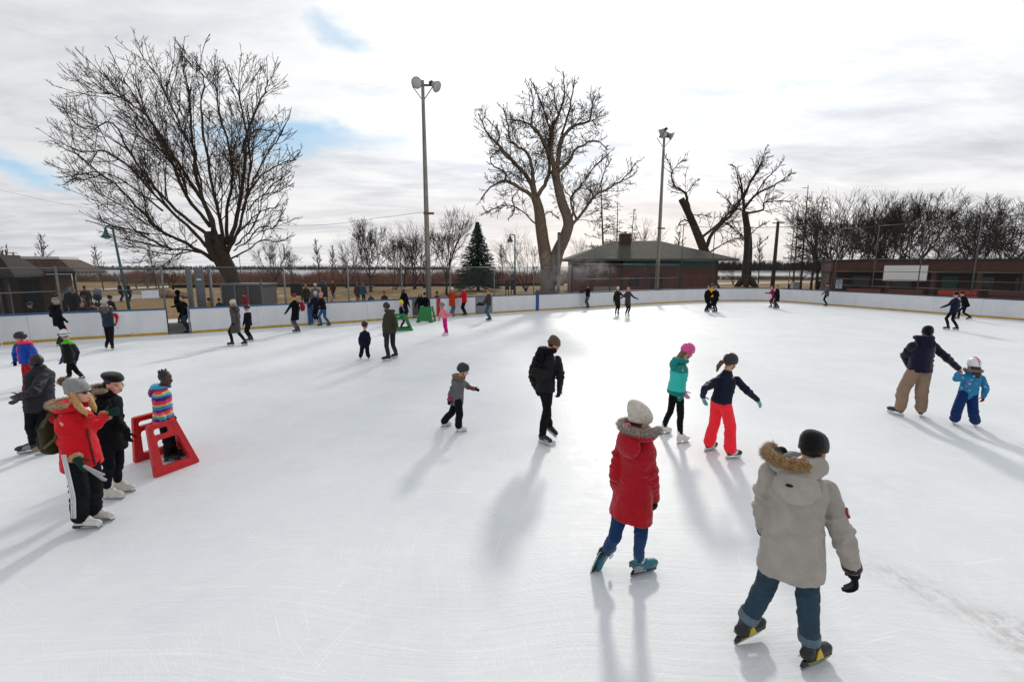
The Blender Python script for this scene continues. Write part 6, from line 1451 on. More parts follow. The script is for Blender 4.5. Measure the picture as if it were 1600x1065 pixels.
def build_buildings():
    BR = brick('red_brick', '#63362c', '#7a4438', '#6a5f58'); BRP = brick('brown_brick', '#4e2c24', '#60382e', '#4a403a'); BRD = brick('dark_brick', '#4a3028', '#5c3c30', '#4a4440'); BRT = brick('tan_brick', '#6b4a34', '#7d583e', '#5c5048'); FR = mat('#2b2320', rough=.7)
    # brick house with a shingled hip roof
    Y = 50; X = lambda px, y=Y: PL(px, 430, y).x
    root = empty('brick_house', (X(1010), Y, 0), 'brick house with a mossy shingled hip roof and teal eaves beyond the far boards', 'building')
    x0, x1 = X(906), X(1121.5); m = M(); m.abox(x0, x1, Y, Y+11, -.1, 3.0); m.build('wall', BR, root, smooth=False)
    m = M(); m.abox(x0+4.6, x1+.004, Y-.004, Y+10.9, 3.003, 3.85); m.build('teal_band', TEALP, root, smooth=False)
    m = M(); m.abox(x0-.003, x0+4.55, Y+.3, Y+10.8, 3.003, 3.85); m.build('porch_band', BRD, root, smooth=False)
    m = hip_roof(x0-1.4, x1+1.6, Y-1.2, Y+12.2, 3.86, 6.1, X(975), X(1052), Y+5.5); rf = m.build('roof', shingle('mossy_shingles', '#272623', '#48443b', '#33352a'), root, smooth=False)
    m = M(); m.abox(x0-1.42, x1+1.62, Y-1.24, Y-1.203, 3.66, 3.88); m.build('gutter', mat('#4a4e48', rough=.6), root, smooth=False)
    cx = X(976, Y+4); m = M(); m.abox(cx-.6, cx+.6, Y+4, Y+5, 5.3, 6.75); c = m.build('chimney', BRD, root, smooth=False); m = M(); m.abox(cx-.68, cx+.68, Y+3.9, Y+5.1, 6.753, 6.86); m.abox(cx-.15, cx+.15, Y+4.3, Y+4.7, 6.863, 7.1); m.build('chimney_cap', CONC, c, smooth=False)
    for a, b_ in ((1018, 1025), (1027.5, 1034)):
        o = win(root, X(a), X(b_), -.02, 2.2, Y-.01, mat('#221c1c', rough=.5), FR, 'door'); m = M(); m.abox(X(b_)-.16, X(b_)-.1, Y-.1, Y-.05, .95, 1.1); m.build('handle', GREY, o, smooth=False)
    win(root, X(985), X(998), 1.1, 1.9, Y-.01, mat('#1a1a1c', rough=.4), FR, 'vent_grille')
    for p in (x1-.1, x0+4.6): m = M(); m.tube([V((p, Y-.08, 0)), V((p, Y-.08, 3.7))], .06, 8); m.build('downpipe', mat('#33403c', rough=.6), root)
    # bench in front of the house
    q = PL(946, 448, 44); root = empty('bench', (q.x, 44, 0), 'pale grey bench with slatted back in front of the brick house', 'bench')
    m = M(); m.abox(q.x-1.1, q.x+1.1, 43.8, 44.2, .42, .48); m.build('seat', WOODG, root, smooth=False); m = M()
    m.abox(q.x-1.1, q.x+1.1, 44.2, 44.24, .55, 1.15); m.build('backrest', mat('#8a8580', rough=.8), root, smooth=False)
    for sx in (-.9, .9): m = M(); m.abox(q.x+sx-.05, q.x+sx+.05, 43.8, 44.25, 0, .418); m.build('leg', GREYD, root, smooth=False)
    # low pavilion on the right
    Y = 46; TH = math.radians(28); ox = PL(1294, 430, Y).x
    def X(px, y=Y):          # position along the front, which runs towards the camera at the right
        k = (px-CX)/FPX; return ox+(k*Y-ox)/(math.cos(TH)+k*math.sin(TH))
    turned = []
    def turn_(*a): r = empty(*a); turned.append(r); return r
    x0, x1 = X(1294), X(1740); root = turn_('pavilion', (x0, Y, 0), 'long low flat-roofed brick pavilion with a dark open front on the right', 'building')
    m = M(); m.abox(x0, x1, Y, Y+9, 2.55, 3.6); m.build('fascia', BRP, root, smooth=False); m = M(); m.abox(x0-.1, x1, Y-.1, Y+9.1, 3.603, 3.72); m.build('roof', DARK, root, smooth=False)
    m = M(); m.abox(x0+.1, x1, Y+2.2, Y+8.9, -.1, 2.547); m.build('wall', BRD, root, smooth=False)
    for px in (1296, 1380, 1449, 1520, 1590, 1660): m = M(); m.abox(X(px), X(px)+.35, Y+.02, Y+.4, -.1, 2.547); m.build('pillar', BRD, root, smooth=False)
    for a, b_ in ((1334, 1362), (1398, 1430), (1530, 1565), (1600, 1640)): win(root, X(a, Y+2.2), X(b_, Y+2.2), .9, 2.1, Y+2.19, mat('#1c1b1a', rough=.15, bump=0), FR)
    o = win(root, X(1479, Y+2.2), X(1506, Y+2.2), 0, 2.15, Y+2.19, mat('#17524a', rough=.5), FR, 'door'); m = M(); m.abox(X(1500, Y+2.2), X(1501.5, Y+2.2), Y+2.08, Y+2.14, 1, 1.15); m.build('handle', GREY, o, smooth=False)
    root = turn_('banner', (X(1408), Y-.08, 2.2), 'blank white banner hung across the front of the low pavilion', 'banner'); m = M(); m.abox(X(1374), X(1441.5), Y-.09, Y-.06, 1.72, 3.15); m.build('cloth_sheet', mat('#eceeef', rough=.7, var=.03), root, smooth=False)
    m = M(); m.tube([V((X(1374), Y-.075, 3.17)), V((X(1441.5), Y-.075, 3.17))], .03, 8); m.build('top_rail', GREY, root)
    for i, (a, b_) in enumerate(((1302, 1306.5), (1307.5, 1312))):
        root = turn_('poster', (X(a), Y-.1, 1.4), ('left' if i == 0 else 'right')+' one of two pale posters on the left end of the pavilion', 'poster', 'posters on the pavilion'); m = M(); m.abox(X(a), X(b_), Y-.06, Y-.03, .9, 1.75); m.build('sheet', mat('#b9c0c9', rough=.6), root, smooth=False)
        m = M(); m.abox(X(a)+.04, X(b_)-.04, Y-.07, Y-.063, 1.35, 1.68); m.build('printed_block', mat('#8a94a4', rough=.6), root, smooth=False)
    m = M(); root = turn_('poster_board', (X(1301), Y+.05, 0), 'grey notice board carrying the two pale posters', 'notice board'); m.abox(X(1300.5), X(1313), Y-.028, Y-.005, .8, 1.85); m.build('panel', GREYD, root, smooth=False)
    for i, (a, b_, c, lab) in enumerate(((1314, 1364, '#7a3f30', 'brown-red bench in front of the left pavilion windows'), (1376, 1427, '#6a3a2c', 'brown bench under the white banner'), (1449, 1506, '#b0392c', 'bright red bench in front of the green door'), (1524, 1588, '#5a342a', 'dark brown bench at the right end of the pavilion'))):
        y = Y-2.5; xa, xb = X(a, y), X(b_, y); root = turn_('bench', ((xa+xb)/2, y, 0), lab, 'bench'); mt = mat(c, rough=.7)
        m = M(); m.abox(xa, xb, y-.2, y+.2, .46, .53); m.build('seat', mt, root, smooth=False); m = M(); m.abox(xa, xb, y+.22, y+.27, .62, 1.0); m.build('backrest', mt, root, smooth=False)
        for p in (xa+.2, xb-.2): m = M(); m.abox(p-.05, p+.05, y-.18, y+.26, 0, .457); m.build('leg', GREYD, root, smooth=False)
    for r in turned:
        d = r.location-V((ox, Y, 0)); c, s_ = math.cos(-TH), math.sin(-TH)
        r.location = V((ox+d.x*c-d.y*s_, Y+d.x*s_+d.y*c, d.z)); r.rotation_euler = (0, 0, -TH)
    # shelter at the left
    root = empty('brick_shelter', (PL(149, 430, 27.1).x, 27.1, 0), 'low brick shelter with a deep brown shingle roof and snow on its edge, far left', 'building'); SH_ = shingle('brown_shingles', '#4a3a2c', '#5e4a38', '#3f362c')
    Y = 28.5; X = lambda px, y=Y: PL(px, 430, y).x
    m = M(); m.abox(-50, X(149, Y-1.4)-1.5, Y, Y+2.4, -.1, 2.52); m.build('wall', BRT, root, smooth=False)
    def mansard(x0, x1, y0, y1, ze, zt, ins): 
        m = M(); A = [V((x0, y0, ze)), V((x1, y0, ze)), V((x1, y1, ze)), V((x0, y1, ze))]; B = [V((x0+ins, y0+ins, zt)), V((x1-ins, y0+ins, zt)), V((x1-ins, y1-ins, zt)), V((x0+ins, y1-ins, zt))]
        m.rings([[p-V((0, 0, .14)) for p in A], A, B]); return m
    mansard(-52, X(149, Y-1.4), Y-1.4, Y+3.4, 2.72, 3.45, .95).build('roof', SH_, root, smooth=False)
    m = M(); m.abox(-51, X(149, Y-1.4)-1.0, Y-.35, Y+2.4, 3.453, 3.6); m.build('roof_snow', mat('#c9ccd0', rough=.8, var=.08, bump=.3), root, smooth=False)
    m = M(); root.rotation_euler = (0, 0, math.radians(25)); turn_shelter = root; m.abox(X(149, Y-1.4)-.3, X(149, Y-1.4)-.2, Y-1.0, Y-.88, -.1, 2.578); m.build('post', FR, root, smooth=False)
    win(root, X(149, Y-1.4)-3.0, X(149, Y-1.4)-2.2, 0, 2.2, Y-.01, DARK, FR, 'door')
    Y2 = 25; X = lambda px, y=Y2: PL(px, 430, y).x
    m = M(); m.abox(-46, X(50)-2.2, Y2, Y2+3.4, -.1, 2.38); m.build('front_wall', BRD, root, smooth=False)
    mansard(-48, X(77, Y2-1.3)-2.0, Y2-1.3, 27.05, 2.6, 3.45, .6).build('front_roof', shingle('dark_shingles', '#2b2724', '#37312c', '#2a2622'), root, smooth=False)
    m = M(); m.abox(-47, X(77, Y2-1.3)-2.7, Y2-.75, 26.4, 3.453, 3.62); m.build('roof_edge', DARK, root, smooth=False)
    for px in (-3.1, -2.7): m = M(); m.abox(X(77, Y2-1.3)+px, X(77, Y2-1.3)+px+.14, Y2-.6, Y2-.45, -.1, 2.457); m.build('post', FR, root, smooth=False)
def shift_shelter():
    for o in COL.objects:
        if o.name.startswith('brick_shelter'): o.location.x -= 1.15
def flood(root, c, aim, s=1.0):
    aim = aim.normalized(); u = aim.orthogonal().normalized(); w = aim.cross(u); m = M()
    m.loft([(c-aim*.42*s, u*.12*s, w*.12*s), (c-aim*.3*s, u*.2*s, w*.2*s), (c-aim*.1*s, u*.3*s, w*.3*s), (c, u*.36*s, w*.36*s), (c+aim*.04*s, u*.37*s, w*.37*s)], 20)
    o = m.build('floodlight', mat('#8d9190', rough=.4, metal=.4, var=.1), root); m = M(); m.loft([(c+aim*.041*s, u*.33*s, w*.33*s), (c+aim*.06*s, u*.31*s, w*.31*s)], 20); m.build('lens', mat('#b4b8b6', rough=.1, var=.05, bump=0), o)
    m = M(); m.box(c-aim*.5*s, aim*.14*s, u*.13*s, w*.13*s); m.build('ballast', GREYD, o, smooth=False, bevel=.02)
def build_furniture():
    for px, pb, pt, D, lab, heads in ((670, 462, (660, 126), 28.2, 'tall tapering concrete light pole with two floodlights, the nearer one', ((652, 131, V((-.15, -.9, -.42))), (683, 137, V((.75, -.4, -.55))))), (1026, 450, (1037, 209), 38.6, 'second concrete light pole with floodlights in front of the brick house', ((1036, 211, V((-.1, -.6, -.5))), (1049, 214, V((.8, -.35, -.5))), (1032, 208, V((-.6, .6, -.4)))))):
        b = PL(px, pb, D); t = PL(pt[0], pt[1], D); root = empty('light_pole', (b.x, D, 0), lab, 'light pole', 'floodlight poles of the rink')
        m = M(); m.tube([V((b.x, D, -.1)), V((b.x, D, t.z*.5)), V((b.x, D, t.z))], [.175, .14, .09], 16); m.build('pole', CONC, root)
        m = M(); T = V((b.x, D, t.z-.25)); xs = [PL(h[0], h[1], D) for h in heads]; m.tube([V((min(p.x for p in xs)-.1, D, T.z)), V((max(p.x for p in xs)+.1, D, T.z))], .06, 8); m.build('crossarm', GREYD, root)
        for sx in (-1, 1):
            m = M(); m.tube([V((b.x, D, t.z-1.1)), V((b.x+sx*.6, D, t.z-.3))], .025, 6); m.build('brace', GREYD, root)
        for (hx, hy, aim) in heads: flood(root, PL(hx, hy, D)+V((0, -.15, 0)), aim, .85)
        m = M(); z = t.z*.45; m.tube([V((b.x, D, z)), V((b.x, D, z+.12))], .18, 12); m.box(V((b.x+.3, D, z+.06)), V((.15, 0, 0)), V((0, .05, 0)), V((0, 0, .06))); m.build('clamp', mat('#5a4a40', rough=.8), root)
        m = M(); m.tube([V((b.x-.1, D-.19, 0)), V((b.x-.03, D-.11, t.z*.9))], .025, 6); m.build('conduit', GREY, root)
    for px, pt, D, lab in ((199, 356, 22.5, 'teal street lamp with a bell shade behind the left fence'), (804.5, 367, 32.8, 'teal street lamp with a bell shade left of the twin-stemmed tree'), (649, 400, 88, 'far small street lamp just left of the concrete pole'), (378, 398, 84, 'far small street lamp at the right side of the maple trunk')):
        b = PL(px, 445, D); z = PL(px, pt, D).z; root = empty('street_lamp', (b.x, D, 0), lab, 'street lamp', 'teal street lamps'); x = b.x
        lean = V((-.35, 0, 0)) if px == 199 else V((0, 0, 0))
        m = M(); m.tube([V((x, D, -.1)), V((x, D, z*.5))+lean*.5, V((x, D, z))+lean], [.075, .06, .045], 12); m.build('pole', TEALP, root)
        t = V((x, D, z))+lean; m = M(); m.tube([t, t+V((-.14, 0, .03)), t+V((-.38, 0, .02))], .03, 8); m.build('arm', TEALP, root)
        c = t+V((-.34, 0, -.12)); m = M(); k = V((1, 0, 0)); j = V((0, 1, 0)); m.loft([(c+V((0, 0, .14)), k*.03, j*.03), (c+V((0, 0, .0)), k*.07, j*.07), (c-V((0, 0, .12)), k*.1, j*.1), (c-V((0, 0, .26)), k*.19, j*.19), (c-V((0, 0, .34)), k*.24, j*.24)], 18); o = m.build('lamp_shade', TEALP, root)
        m = M(); m.ell(c-V((0, 0, .34)), k*.14, j*.14, V((0, 0, .08)), 12); m.build('lens', mat('#b9bfbb', rough=.2, bump=0), o)
    b = PL(1207, 445, 60); z = PL(1205, 346, 60).z; root = empty('utility_pole', (b.x, 60, 0), 'dark wooden pole with a short crossarm at the lake end of the lawn', 'pole'); m = M(); m.tube([V((b.x, 60, -.1)), V((b.x, 60, z))], [.26, .17], 12); m.build('pole', BARK, root); m = M(); m.bar(V((b.x-.7, 60, z-.2)), V((b.x+.7, 60, z-.2)), .12, .12); m.build('crossarm', BARK, root, smooth=False)
    for px, a, D, lab in ((872, 365, 33.2, 'slim grey steel pole in front of the twin-stemmed tree'),):
        b = PL(px, 455, D); z = PL(px, a, D).z; root = empty('steel_pole', (b.x, D, 0), lab, 'pole'); m = M(); m.tube([V((b.x, D, -.1)), V((b.x, D, z))], .11, 12); m.build('pole', mat('#6b6660', rough=.6, var=.15), root); m = M(); m.ball(V((b.x, D, z)), .12); m.build('cap', GREYD, root)
    # overhead wire
    pts = [PL(-60, 284, 60), PL(0, 297, 58), PL(118, 322, 54), PL(300, 347, 46), PL(480, 352, 38), PL(587, 341, 32), PL(664, 331, 28.2)]; root = empty('overhead_wire', pts[0], 'thin overhead wire running from the left edge to the concrete pole', 'wire'); m = M(); m.tube(smooth_path(pts, 5), .011, 5); m.build('cable', DARK, root)
    # black boards on stands
    for x0, x1, y0, y1, D, lab in ((789, 796, 437, 452.5, 32.6, 'left one of two small black boards on posts below the second street lamp'), (797.5, 804, 437, 452.5, 32.7, 'right one of two small black boards on posts below the second street lamp'), (455, 472, 443, 462, 30.5, 'wide black panel behind the boards near the olive coat'), (503, 511, 444, 464, 30.5, 'narrow black panel behind the boards right of the pale hat')):
        a = PL(x0, y1, D); b_ = PL(x1, y0, D); root = empty('black_board', ((a.x+b_.x)/2, D, 0), lab, 'board'); m = M(); m.abox(a.x, b_.x, D-.05, D+.05, a.z, b_.z); m.build('panel', DARK, root, smooth=False)
        for p in (a.x+.06, b_.x-.06): m = M(); m.abox(p-.03, p+.03, D-.03, D+.03, -.05, a.z-.003); m.build('leg', GREYD, root, smooth=False)
    # concrete enclosure under the maple
    D = 25.3; a = PL(346, 443, D); b_ = PL(408, 443, D); root = empty('enclosure', ((a.x+b_.x)/2, D, 0), 'grey panelled enclosure in front of the maple trunk', 'enclosure'); m = M(); m.abox(a.x, b_.x, D, D+1.6, -.05, a.z-.1); m.build('panels', mat('#4a4948', rough=.8, var=.15, scale=3), root, smooth=False)
    m = M(); m.abox(a.x-.05, b_.x+.05, D-.05, D+1.65, a.z-.097, a.z); m.build('top_rail', GREY, root, smooth=False)
    for i in range(4): p = a.x+(b_.x-a.x)*i/3; m = M(); m.abox(p-.05, p+.05, D-.055, D-.003, -.05, a.z-.1+(.35 if i == 3 else 0)); m.build('post', GREY, root, smooth=False)
    # boulders
    rnd = random.Random(4)
    for i, (px, D, r, lab) in enumerate(((262, 46, .9, 'largest tan boulder left of the gate frame'), (273, 48, .6, 'small tan boulder beside the largest one'), (283, 45, .75, 'tan boulder right behind the gate frame'), (255, 49, .5, 'small tan boulder at the left end of the pile'))):
        q = PL(px, 450, D); m = M(); m.ell(V((q.x, D, r*.35)), V((r, 0, 0)), V((0, r*.8, 0)), V((0, 0, r*.6)), 16); tag(m.build('boulder', mat('#8a7560', rough=.9, var=.25, scale=3, bump=.4), vox=.09, sm=1, disp=[(.6, .4)], loc=(q.x, D, 0)), lab, 'boulder', 'boulders on the lawn')
    # parked stroller by the shelter
    q = PL(150, 450, 34.5); root = empty('stroller', (q.x, 34.5, 0), 'grey and blue stroller parked by the shelter', 'stroller'); k = V((1, 0, 0)); c = V((q.x, 34.5, 0))
    m = M(); m.ell(c+V((0, 0, .75)), k*.32, V((0, .25, 0)), V((0, 0, .28)), 14); m.build('seat', cloth('#22385e'), root); m = M(); m.ell(c+V((.08, 0, 1.15)), k*.32, V((0, .26, 0)), V((0, 0, .3)), 14); m.build('canopy', cloth('#8a8f99'), root); m = M(); m.tube([c+V((.35, 0, 1.1)), c+V((0, 0, .6)), c+V((-.3, 0, .2))], .025, 6); m.build('frame', GREYD, root)
    for x, y in ((-.35, .22), (-.35, -.22), (.32, .25), (.32, -.25)): m = M(); m.tube([c+V((x, y-.02, .17)), c+V((x, y+.02, .17))], .17, 14); m.build('wheel', DARK, root)
    root = empty('picnic_table', PL(505, 445, 58), 'picnic table on the lawn left of the poplar row', 'table'); c = V((PL(572, 445, 56).x, 56, 0)); root.location = c
    m = M(); m.box(c+V((0, 0, .75)), V((.95, 0, 0)), V((0, .35, 0)), V((0, 0, .03))); m.build('tabletop', WOODG, root, smooth=False)
    for sy in (-.65, .65): m = M(); m.box(c+V((0, sy, .45)), V((.95, 0, 0)), V((0, .13, 0)), V((0, 0, .025))); m.build('seat', WOODG, root, smooth=False)
    for sx in (-.7, .7): m = M(); m.bar(c+V((sx, -.6, .02)), c+V((sx, .6, .02)), .08, .08); m.bar(c+V((sx, -.25, .4)), c+V((sx, .25, .4)), .06, .64); m.build('leg', WOODG, root, smooth=False)
    q = PL(1243, 441, 62); root = empty('white_box', (q.x, 62, 0), 'small white box on the lawn by the lake', 'box'); m = M(); m.abox(q.x-.45, q.x+.45, 61.7, 62.3, .1, .95); m.build('case', mat('#b9c0c6', rough=.5), root, smooth=False, bevel=.03); m = M(); m.abox(q.x-.48, q.x+.48, 61.67, 62.33, .953, 1.02); m.build('lid', mat('#a9b0b6', rough=.5), root, smooth=False)
    for px, D, lab in ((1278, 66, 'small dark bin between the trees by the lake'), (505, 64, 'blue bin on the lawn near the path')):
        q = PL(px, 441, D); root = empty('bin', (q.x, D, 0), lab, 'bin'); m = M(); m.loft([(V((q.x, D, 0)), V((.3, 0, 0)), V((0, .3, 0))), (V((q.x, D, .95)), V((.36, 0, 0)), V((0, .36, 0)))], 14); m.build('body', mat('#1c3560' if px == 505 else '#2c2018', rough=.6), root); m = M(); m.ell(V((q.x, D, .97)), V((.38, 0, 0)), V((0, .38, 0)), V((0, 0, .12)), 14); m.build('lid', mat('#16284a' if px == 505 else '#1a1410', rough=.6), root)
def holed(outer, holes, o, ax, ay, an, t, name, mt, parent):
    """a plate with rounded openings"""
    def rnd_poly(p, r, k=5):
        out = []
        for i in range(len(p)):
            a, b_, c = V(p[i-1]+(0,)), V(p[i]+(0,)), V(p[(i+1) % len(p)]+(0,)); d1 = (a-b_).normalized(); d2 = (c-b_).normalized()
            rr = min(r, (a-b_).length*.45, (c-b_).length*.45); s, e = b_+d1*rr, b_+d2*rr
            for j in range(k+1):
                t_ = j/k; q = s*(1-t_)**2+b_*2*t_*(1-t_)+e*t_*t_; out.append((q.x, q.y))
        return out
    bm = bmesh.new(); edges = []
    for poly, r in [(outer, .04)]+[(h, .05) for h in holes]:
        vs = [bm.verts.new(o+ax*x+ay*y) for x, y in rnd_poly(poly, r)]
        for i in range(len(vs)): edges.append(bm.edges.new((vs[i], vs[(i+1) % len(vs)])))
    bmesh.ops.triangle_fill(bm, use_beauty=True, edges=edges)
    g = bmesh.ops.extrude_face_region(bm, geom=bm.faces[:]); bmesh.ops.translate(bm, verts=[v for v in g['geom'] if isinstance(v, bmesh.types.BMVert)], vec=an*t)
    bmesh.ops.recalc_face_normals(bm, faces=bm.faces[:])
    off = V((0, 0, 0)); q = parent
    while q is not None: off += q.location; q = q.parent
    bmesh.ops.translate(bm, verts=bm.verts[:], vec=-off)
    me = bpy.data.meshes.new(name); bm.to_mesh(me); bm.free(); me.materials.append(mt); ob = bpy.data.objects.new(name, me); COL.objects.link(ob); ob.parent = parent
    bv = ob.modifiers.new('b', 'BEVEL'); bv.width = .009; bv.segments = 2; bv.limit_method = 'ANGLE'; bv.angle_limit = .9; PENDING.append((ob, None, off)); return ob
def skating_aid(label, A, B, D, h, mt, lean=.13):
    """plastic frame: two sloping side plates with a window and a grip slot, joined by a front plate.  A rear near foot, B front near foot, D rear far foot"""
    L = (B-A).length; f = (B-A).normalized(); W = (D-A).length; s = (D-A).normalized(); Z = V((0, 0, 1)); root = empty('skating_aid', (A+B+D+(B+D-A))/4, label, 'skating aid', 'plastic skating aids on the ice')
    for o, sd in ((A, s), (D, -s)):
        up = (Z*h+sd*lean).normalized(); hh = math.hypot(h, lean); n_ = f.cross(up).normalized()
        if n_.dot(sd) < 0: n_ = -n_
        holed([(0, 0), (L, 0), (L*.64, hh), (L*.03, hh)], [[(L*.2, hh*.17), (L*.81, hh*.17), (L*.62, hh*.68), (L*.17, hh*.68)], [(L*.14, hh*.78), (L*.48, hh*.78), (L*.46, hh*.9), (L*.14, hh*.9)]], o, f, up, n_, .06, 'side_plate', mt, root)
    # front plate
    p0 = A+f*L*.965+s*.03; p1 = A+f*L*.64+Z*h*.985+s*(lean+.03); q1 = D+f*L*.64+Z*h*.985-s*(lean+.03); q0 = D+f*L*.965-s*.03
    o = (p0+q0)/2; ax = s; ay = ((p1+q1)/2-o).normalized(); H_ = ((p1+q1)/2-o).length; an = ax.cross(ay).normalized(); w0, w1 = (q0-p0).length/2, (q1-p1).length/2
    if an.dot(f) > 0: an = -an
    lo = .12; wl = w0+(w1-w0)*lo
    holed([(-w0, 0), (-w0*.62, 0), (-wl*.55, H_*.1), (wl*.55, H_*.1), (w0*.62, 0), (w0, 0), (w1, H_), (-w1, H_)], [], o, ax, ay, an, .045, 'front_plate', mt, root)
    return root
def build_aids():
    RED = mat('#c4121d', rough=.45, var=.22, scale=16, bump=.12); GRN = mat('#0b7238', rough=.45, var=.22, scale=16, bump=.12)
    A, B, D = G(243, 747), G(313, 721), G(207.5, 722.5)
    skating_aid('red plastic skating aid around the child in the rainbow jacket', A, B, D, .74, RED)
    c = G(632, 517); f = V((.93, .36, 0)).normalized(); s = V((-f.y, f.x, 0)); skating_aid('green plastic skating aid pushed by the child in the neon hat', c-f*.42-s*.0, c+f*.42, c-f*.42+s*.72, .78, GRN)
    c = G(667, 502.5); f = V((-.12, -.99, 0)).normalized(); s = V((-f.y, f.x, 0)); skating_aid('green plastic skating aid standing in front of the recessed gate', c-f*.3-s*.45, c+f*.5-s*.45, c-f*.3+s*.45, .86, GRN, lean=.16)
def build_steam():
    """thin drifting steam in front of the old tree and the brick house"""
    for px, py, D, rx, ry, rz, dens, lab in ((862, 428, 31.6, 1.5, .7, 1.9, 1.7, 'thin white steam drifting in front of the twin-stemmed trunk'), (915, 424, 46, 3.6, 1.2, 1.6, .9, 'pale steam drifting at the left corner of the brick house')):
        c = PL(px, py, D); mm = bpy.data.materials.new('steam'); mm.use_nodes = True; n = N(mm.node_tree); mm.node_tree.nodes.remove(mm.node_tree.nodes['Principled BSDF'])
        out = mm.node_tree.nodes['Material Output']; v = n.new('ShaderNodeVolumePrincipled'); tc = n.new('ShaderNodeTexCoord').outputs['Object']
        ln = n.new('ShaderNodeVectorMath', operation='LENGTH'); n.link(n.mapping(tc, (1/rx, 1/ry, 1/rz)), ln.inputs[0])
        fall = n.ramp(ln.outputs['Value'], [(.1, 1), (.95, 0)]); nz = n.ramp(n.noise(tc, 1.1, 4, .6, .8), [(.42, 0), (.7, 1)])
        n.link(n.math('MULTIPLY', n.math('MULTIPLY', fall, nz), dens), v.inputs['Density']); v.inputs['Color'].default_value = (.95, .95, .95, 1); v.inputs['Anisotropy'].default_value = .4
        n.link(v.outputs[0], out.inputs['Volume'])
        m = M(); m.ell(c, V((rx, 0, 0)), V((0, ry, 0)), V((0, 0, rz)), 16); tag(m.build('steam', mm, loc=c), lab, 'steam', kind='stuff')
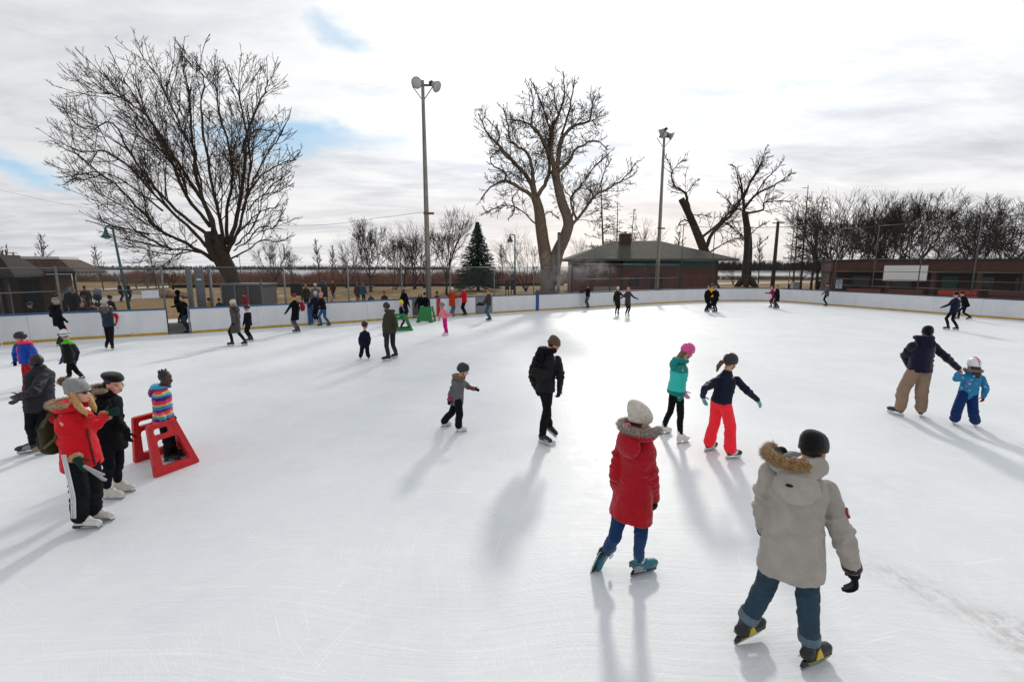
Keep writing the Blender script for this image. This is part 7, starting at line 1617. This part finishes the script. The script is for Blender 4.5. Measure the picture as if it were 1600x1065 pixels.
# ---------------------------------------------------------------- camera, sky, sun
sc = bpy.context.scene
cam = bpy.data.cameras.new('camera'); co = bpy.data.objects.new('camera', cam); COL.objects.link(co)
cam.sensor_width = 36; cam.lens = 36*FPX/1600; cam.clip_end = 6000; cam.clip_start = .05
co.location = CAM; co.rotation_euler = (PI/2-PITCH, 0, 0); sc.camera = co
SUN_AZ, SUN_EL = math.radians(13.5), math.radians(26.5)
sl = bpy.data.lights.new('sun', 'SUN'); sl.energy = 1.9; sl.angle = math.radians(5); sl.color = (1, .94, .85)
so = bpy.data.objects.new('sun', sl); COL.objects.link(so); so.location = (0, 0, 60)
SV = V((math.sin(SUN_AZ)*math.cos(SUN_EL), math.cos(SUN_AZ)*math.cos(SUN_EL), math.sin(SUN_EL)))
so.rotation_euler = (-SV).to_track_quat('-Z', 'Y').to_euler()
def make_world():
    w = bpy.data.worlds.new('World'); sc.world = w; w.use_nodes = True
    n = N(w.node_tree); bg = w.node_tree.nodes['Background']
    sky = n.new('ShaderNodeTexSky', sky_type='NISHITA', sun_disc=False, sun_elevation=SUN_EL, sun_rotation=SUN_AZ)
    tc = n.new('ShaderNodeTexCoord').outputs['Generated']
    sx = n.new('ShaderNodeSeparateXYZ'); n.link(tc, sx.inputs[0]); x, y, z = sx.outputs
    zc = n.math('MAXIMUM', z, .0)
    zz = n.math('ADD', zc, .1)
    # position on a flat cloud layer
    u = n.math('DIVIDE', x, zz); v = n.math('DIVIDE', y, zz)
    cv = n.new('ShaderNodeCombineXYZ'); n.link(u, cv.inputs[0]); n.link(v, cv.inputs[1])
    pv = n.mapping(cv.outputs[0], (.55, 1.0, 1), (0, 0, math.radians(-12)), (1.7, .35, 0))
    big = n.noise(pv, .6, 7, .6, .3); fine = n.noise(pv, 2.2, 8, .62, .35)
    dot = n.new('ShaderNodeVectorMath', operation='DOT_PRODUCT'); n.link(tc, dot.inputs[0]); dot.inputs[1].default_value = SV
    cosang = dot.outputs['Value']
    glow = n.math('POWER', n.math('MAXIMUM', cosang, 0), 9); glow2 = n.math('POWER', n.math('MAXIMUM', cosang, 0), 2.2)
    body = n.math('MULTIPLY_ADD', big, .55, n.math('MULTIPLY', fine, .45))
    # cloud brightness: thick parts greyer, thin parts whiter, brighter towards the sun
    thick = n.ramp(body, [(.38, (1.0, 1.0, 1.0)), (.47, (.9, .91, .93)), (.55, (.73, .755, .795)), (.64, (.58, .61, .66))])
    lum = n.math('ADD', n.math('MULTIPLY_ADD', glow2, 3.5, 7.3), n.math('MULTIPLY', glow, 2.4))
    cl = n.new('ShaderNodeVectorMath', operation='SCALE'); n.link(thick, cl.inputs[0]); n.link(lum, cl.inputs['Scale'])
    # near the sun even thick parts stay bright
    hor = n.ramp(zc, [(0.0, 1), (.2, 0)])
    warm = n.mix(n.math('MULTIPLY', hor, n.math('MULTIPLY_ADD', glow, 1.5, .04), clamp=True), cl.outputs[0], (9.9, 8.3, 7.0))
    gap = n.ramp(body, [(.335, 1), (.41, 0)])
    side = n.ramp(cosang, [(.55, 1), (.9, 0)])
    wn = n.new('ShaderNodeTexNoise'); wn.inputs['Scale'].default_value = 3.2; wn.inputs['Detail'].default_value = 5; wn.inputs['Roughness'].default_value = .6; n.link(n.mapping(tc, (1, 1, 2.2)), wn.inputs['Vector'])
    wv = n.new('ShaderNodeVectorMath', operation='MULTIPLY_ADD'); n.link(wn.outputs['Color'], wv.inputs[0]); wv.inputs[1].default_value = (.34, .34, .2)
    wo = n.new('ShaderNodeVectorMath', operation='SUBTRACT'); n.link(tc, wo.inputs[0]); wo.inputs[1].default_value = (.17, .17, .1); n.link(wo.outputs[0], wv.inputs[2]); tw = wv.outputs[0]
    # a few clear gaps between the clouds, away from the sun
    def hole(az, el, wa, we):
        a, e = math.radians(az), math.radians(el); d = V((math.sin(a)*math.cos(e), math.cos(a)*math.cos(e), math.sin(e)))
        r = V((math.cos(a), -math.sin(a), 0)); up = r.cross(d)
        o = []
        for ax, wd in ((r, wa), (up, we)):
            q = n.new('ShaderNodeVectorMath', operation='DOT_PRODUCT'); n.link(tw, q.inputs[0]); q.inputs[1].default_value = ax/math.sin(math.radians(wd)); o.append(q.outputs['Value'])
        fr = n.new('ShaderNodeVectorMath', operation='DOT_PRODUCT'); n.link(tc, fr.inputs[0]); fr.inputs[1].default_value = d
        d2 = n.math('ADD', n.math('MULTIPLY', o[0], o[0]), n.math('MULTIPLY', o[1], o[1]))
        g = n.math('POWER', 2.718, n.math('MULTIPLY', d2, -1))
        return n.math('MULTIPLY', g, n.math('GREATER_THAN', fr.outputs['Value'], 0))
    hs = None
    for h in HOLES:
        q = n.math('MULTIPLY', hole(*h[:4]), h[4]); hs = q if hs is None else n.math('ADD', hs, q)
    hg = n.ramp(n.math('ADD', hs, n.math('MULTIPLY_ADD', fine, -1.6, .8)), [(.35, 0), (1.05, 1)])
    gp = n.math('MAXIMUM', n.math('MULTIPLY', n.math('MULTIPLY', gap, side), .55), hg)
    blue = n.mix(.75, sky.outputs[0], (4.6, 6.9, 9.0))
    col = n.mix(gp, warm, blue)
    n.link(col, bg.inputs['Color']); bg.inputs['Strength'].default_value = .1
HOLES = [(-25, 13.6, 13, 2.0, 1.0), (-20, 24, 5, 2.5, .75), (-38, 25, 9, 1.1, .5), (-14, 19, 8, 1.3, .6), (-46, 9.5, 6, 1.2, .8), (5, 12, 6, 2, .5), (17, 8.5, 7, 2.0, .45), (31, 17.5, 5, .8, .6)]
make_world()
sc.view_settings.view_transform = 'Standard'; sc.view_settings.look = 'None'; sc.view_settings.exposure = .05; sc.view_settings.gamma = 1
sc.view_settings.use_curve_mapping = False
sc.render.engine = 'CYCLES'
build_ground(); build_boards(); build_fences(); build_buildings(); build_furniture(); build_aids(); build_steam()
build_big_trees(); build_small_trees()
shift_shelter(); build_heroes(); build_crowd()
apply_pending()
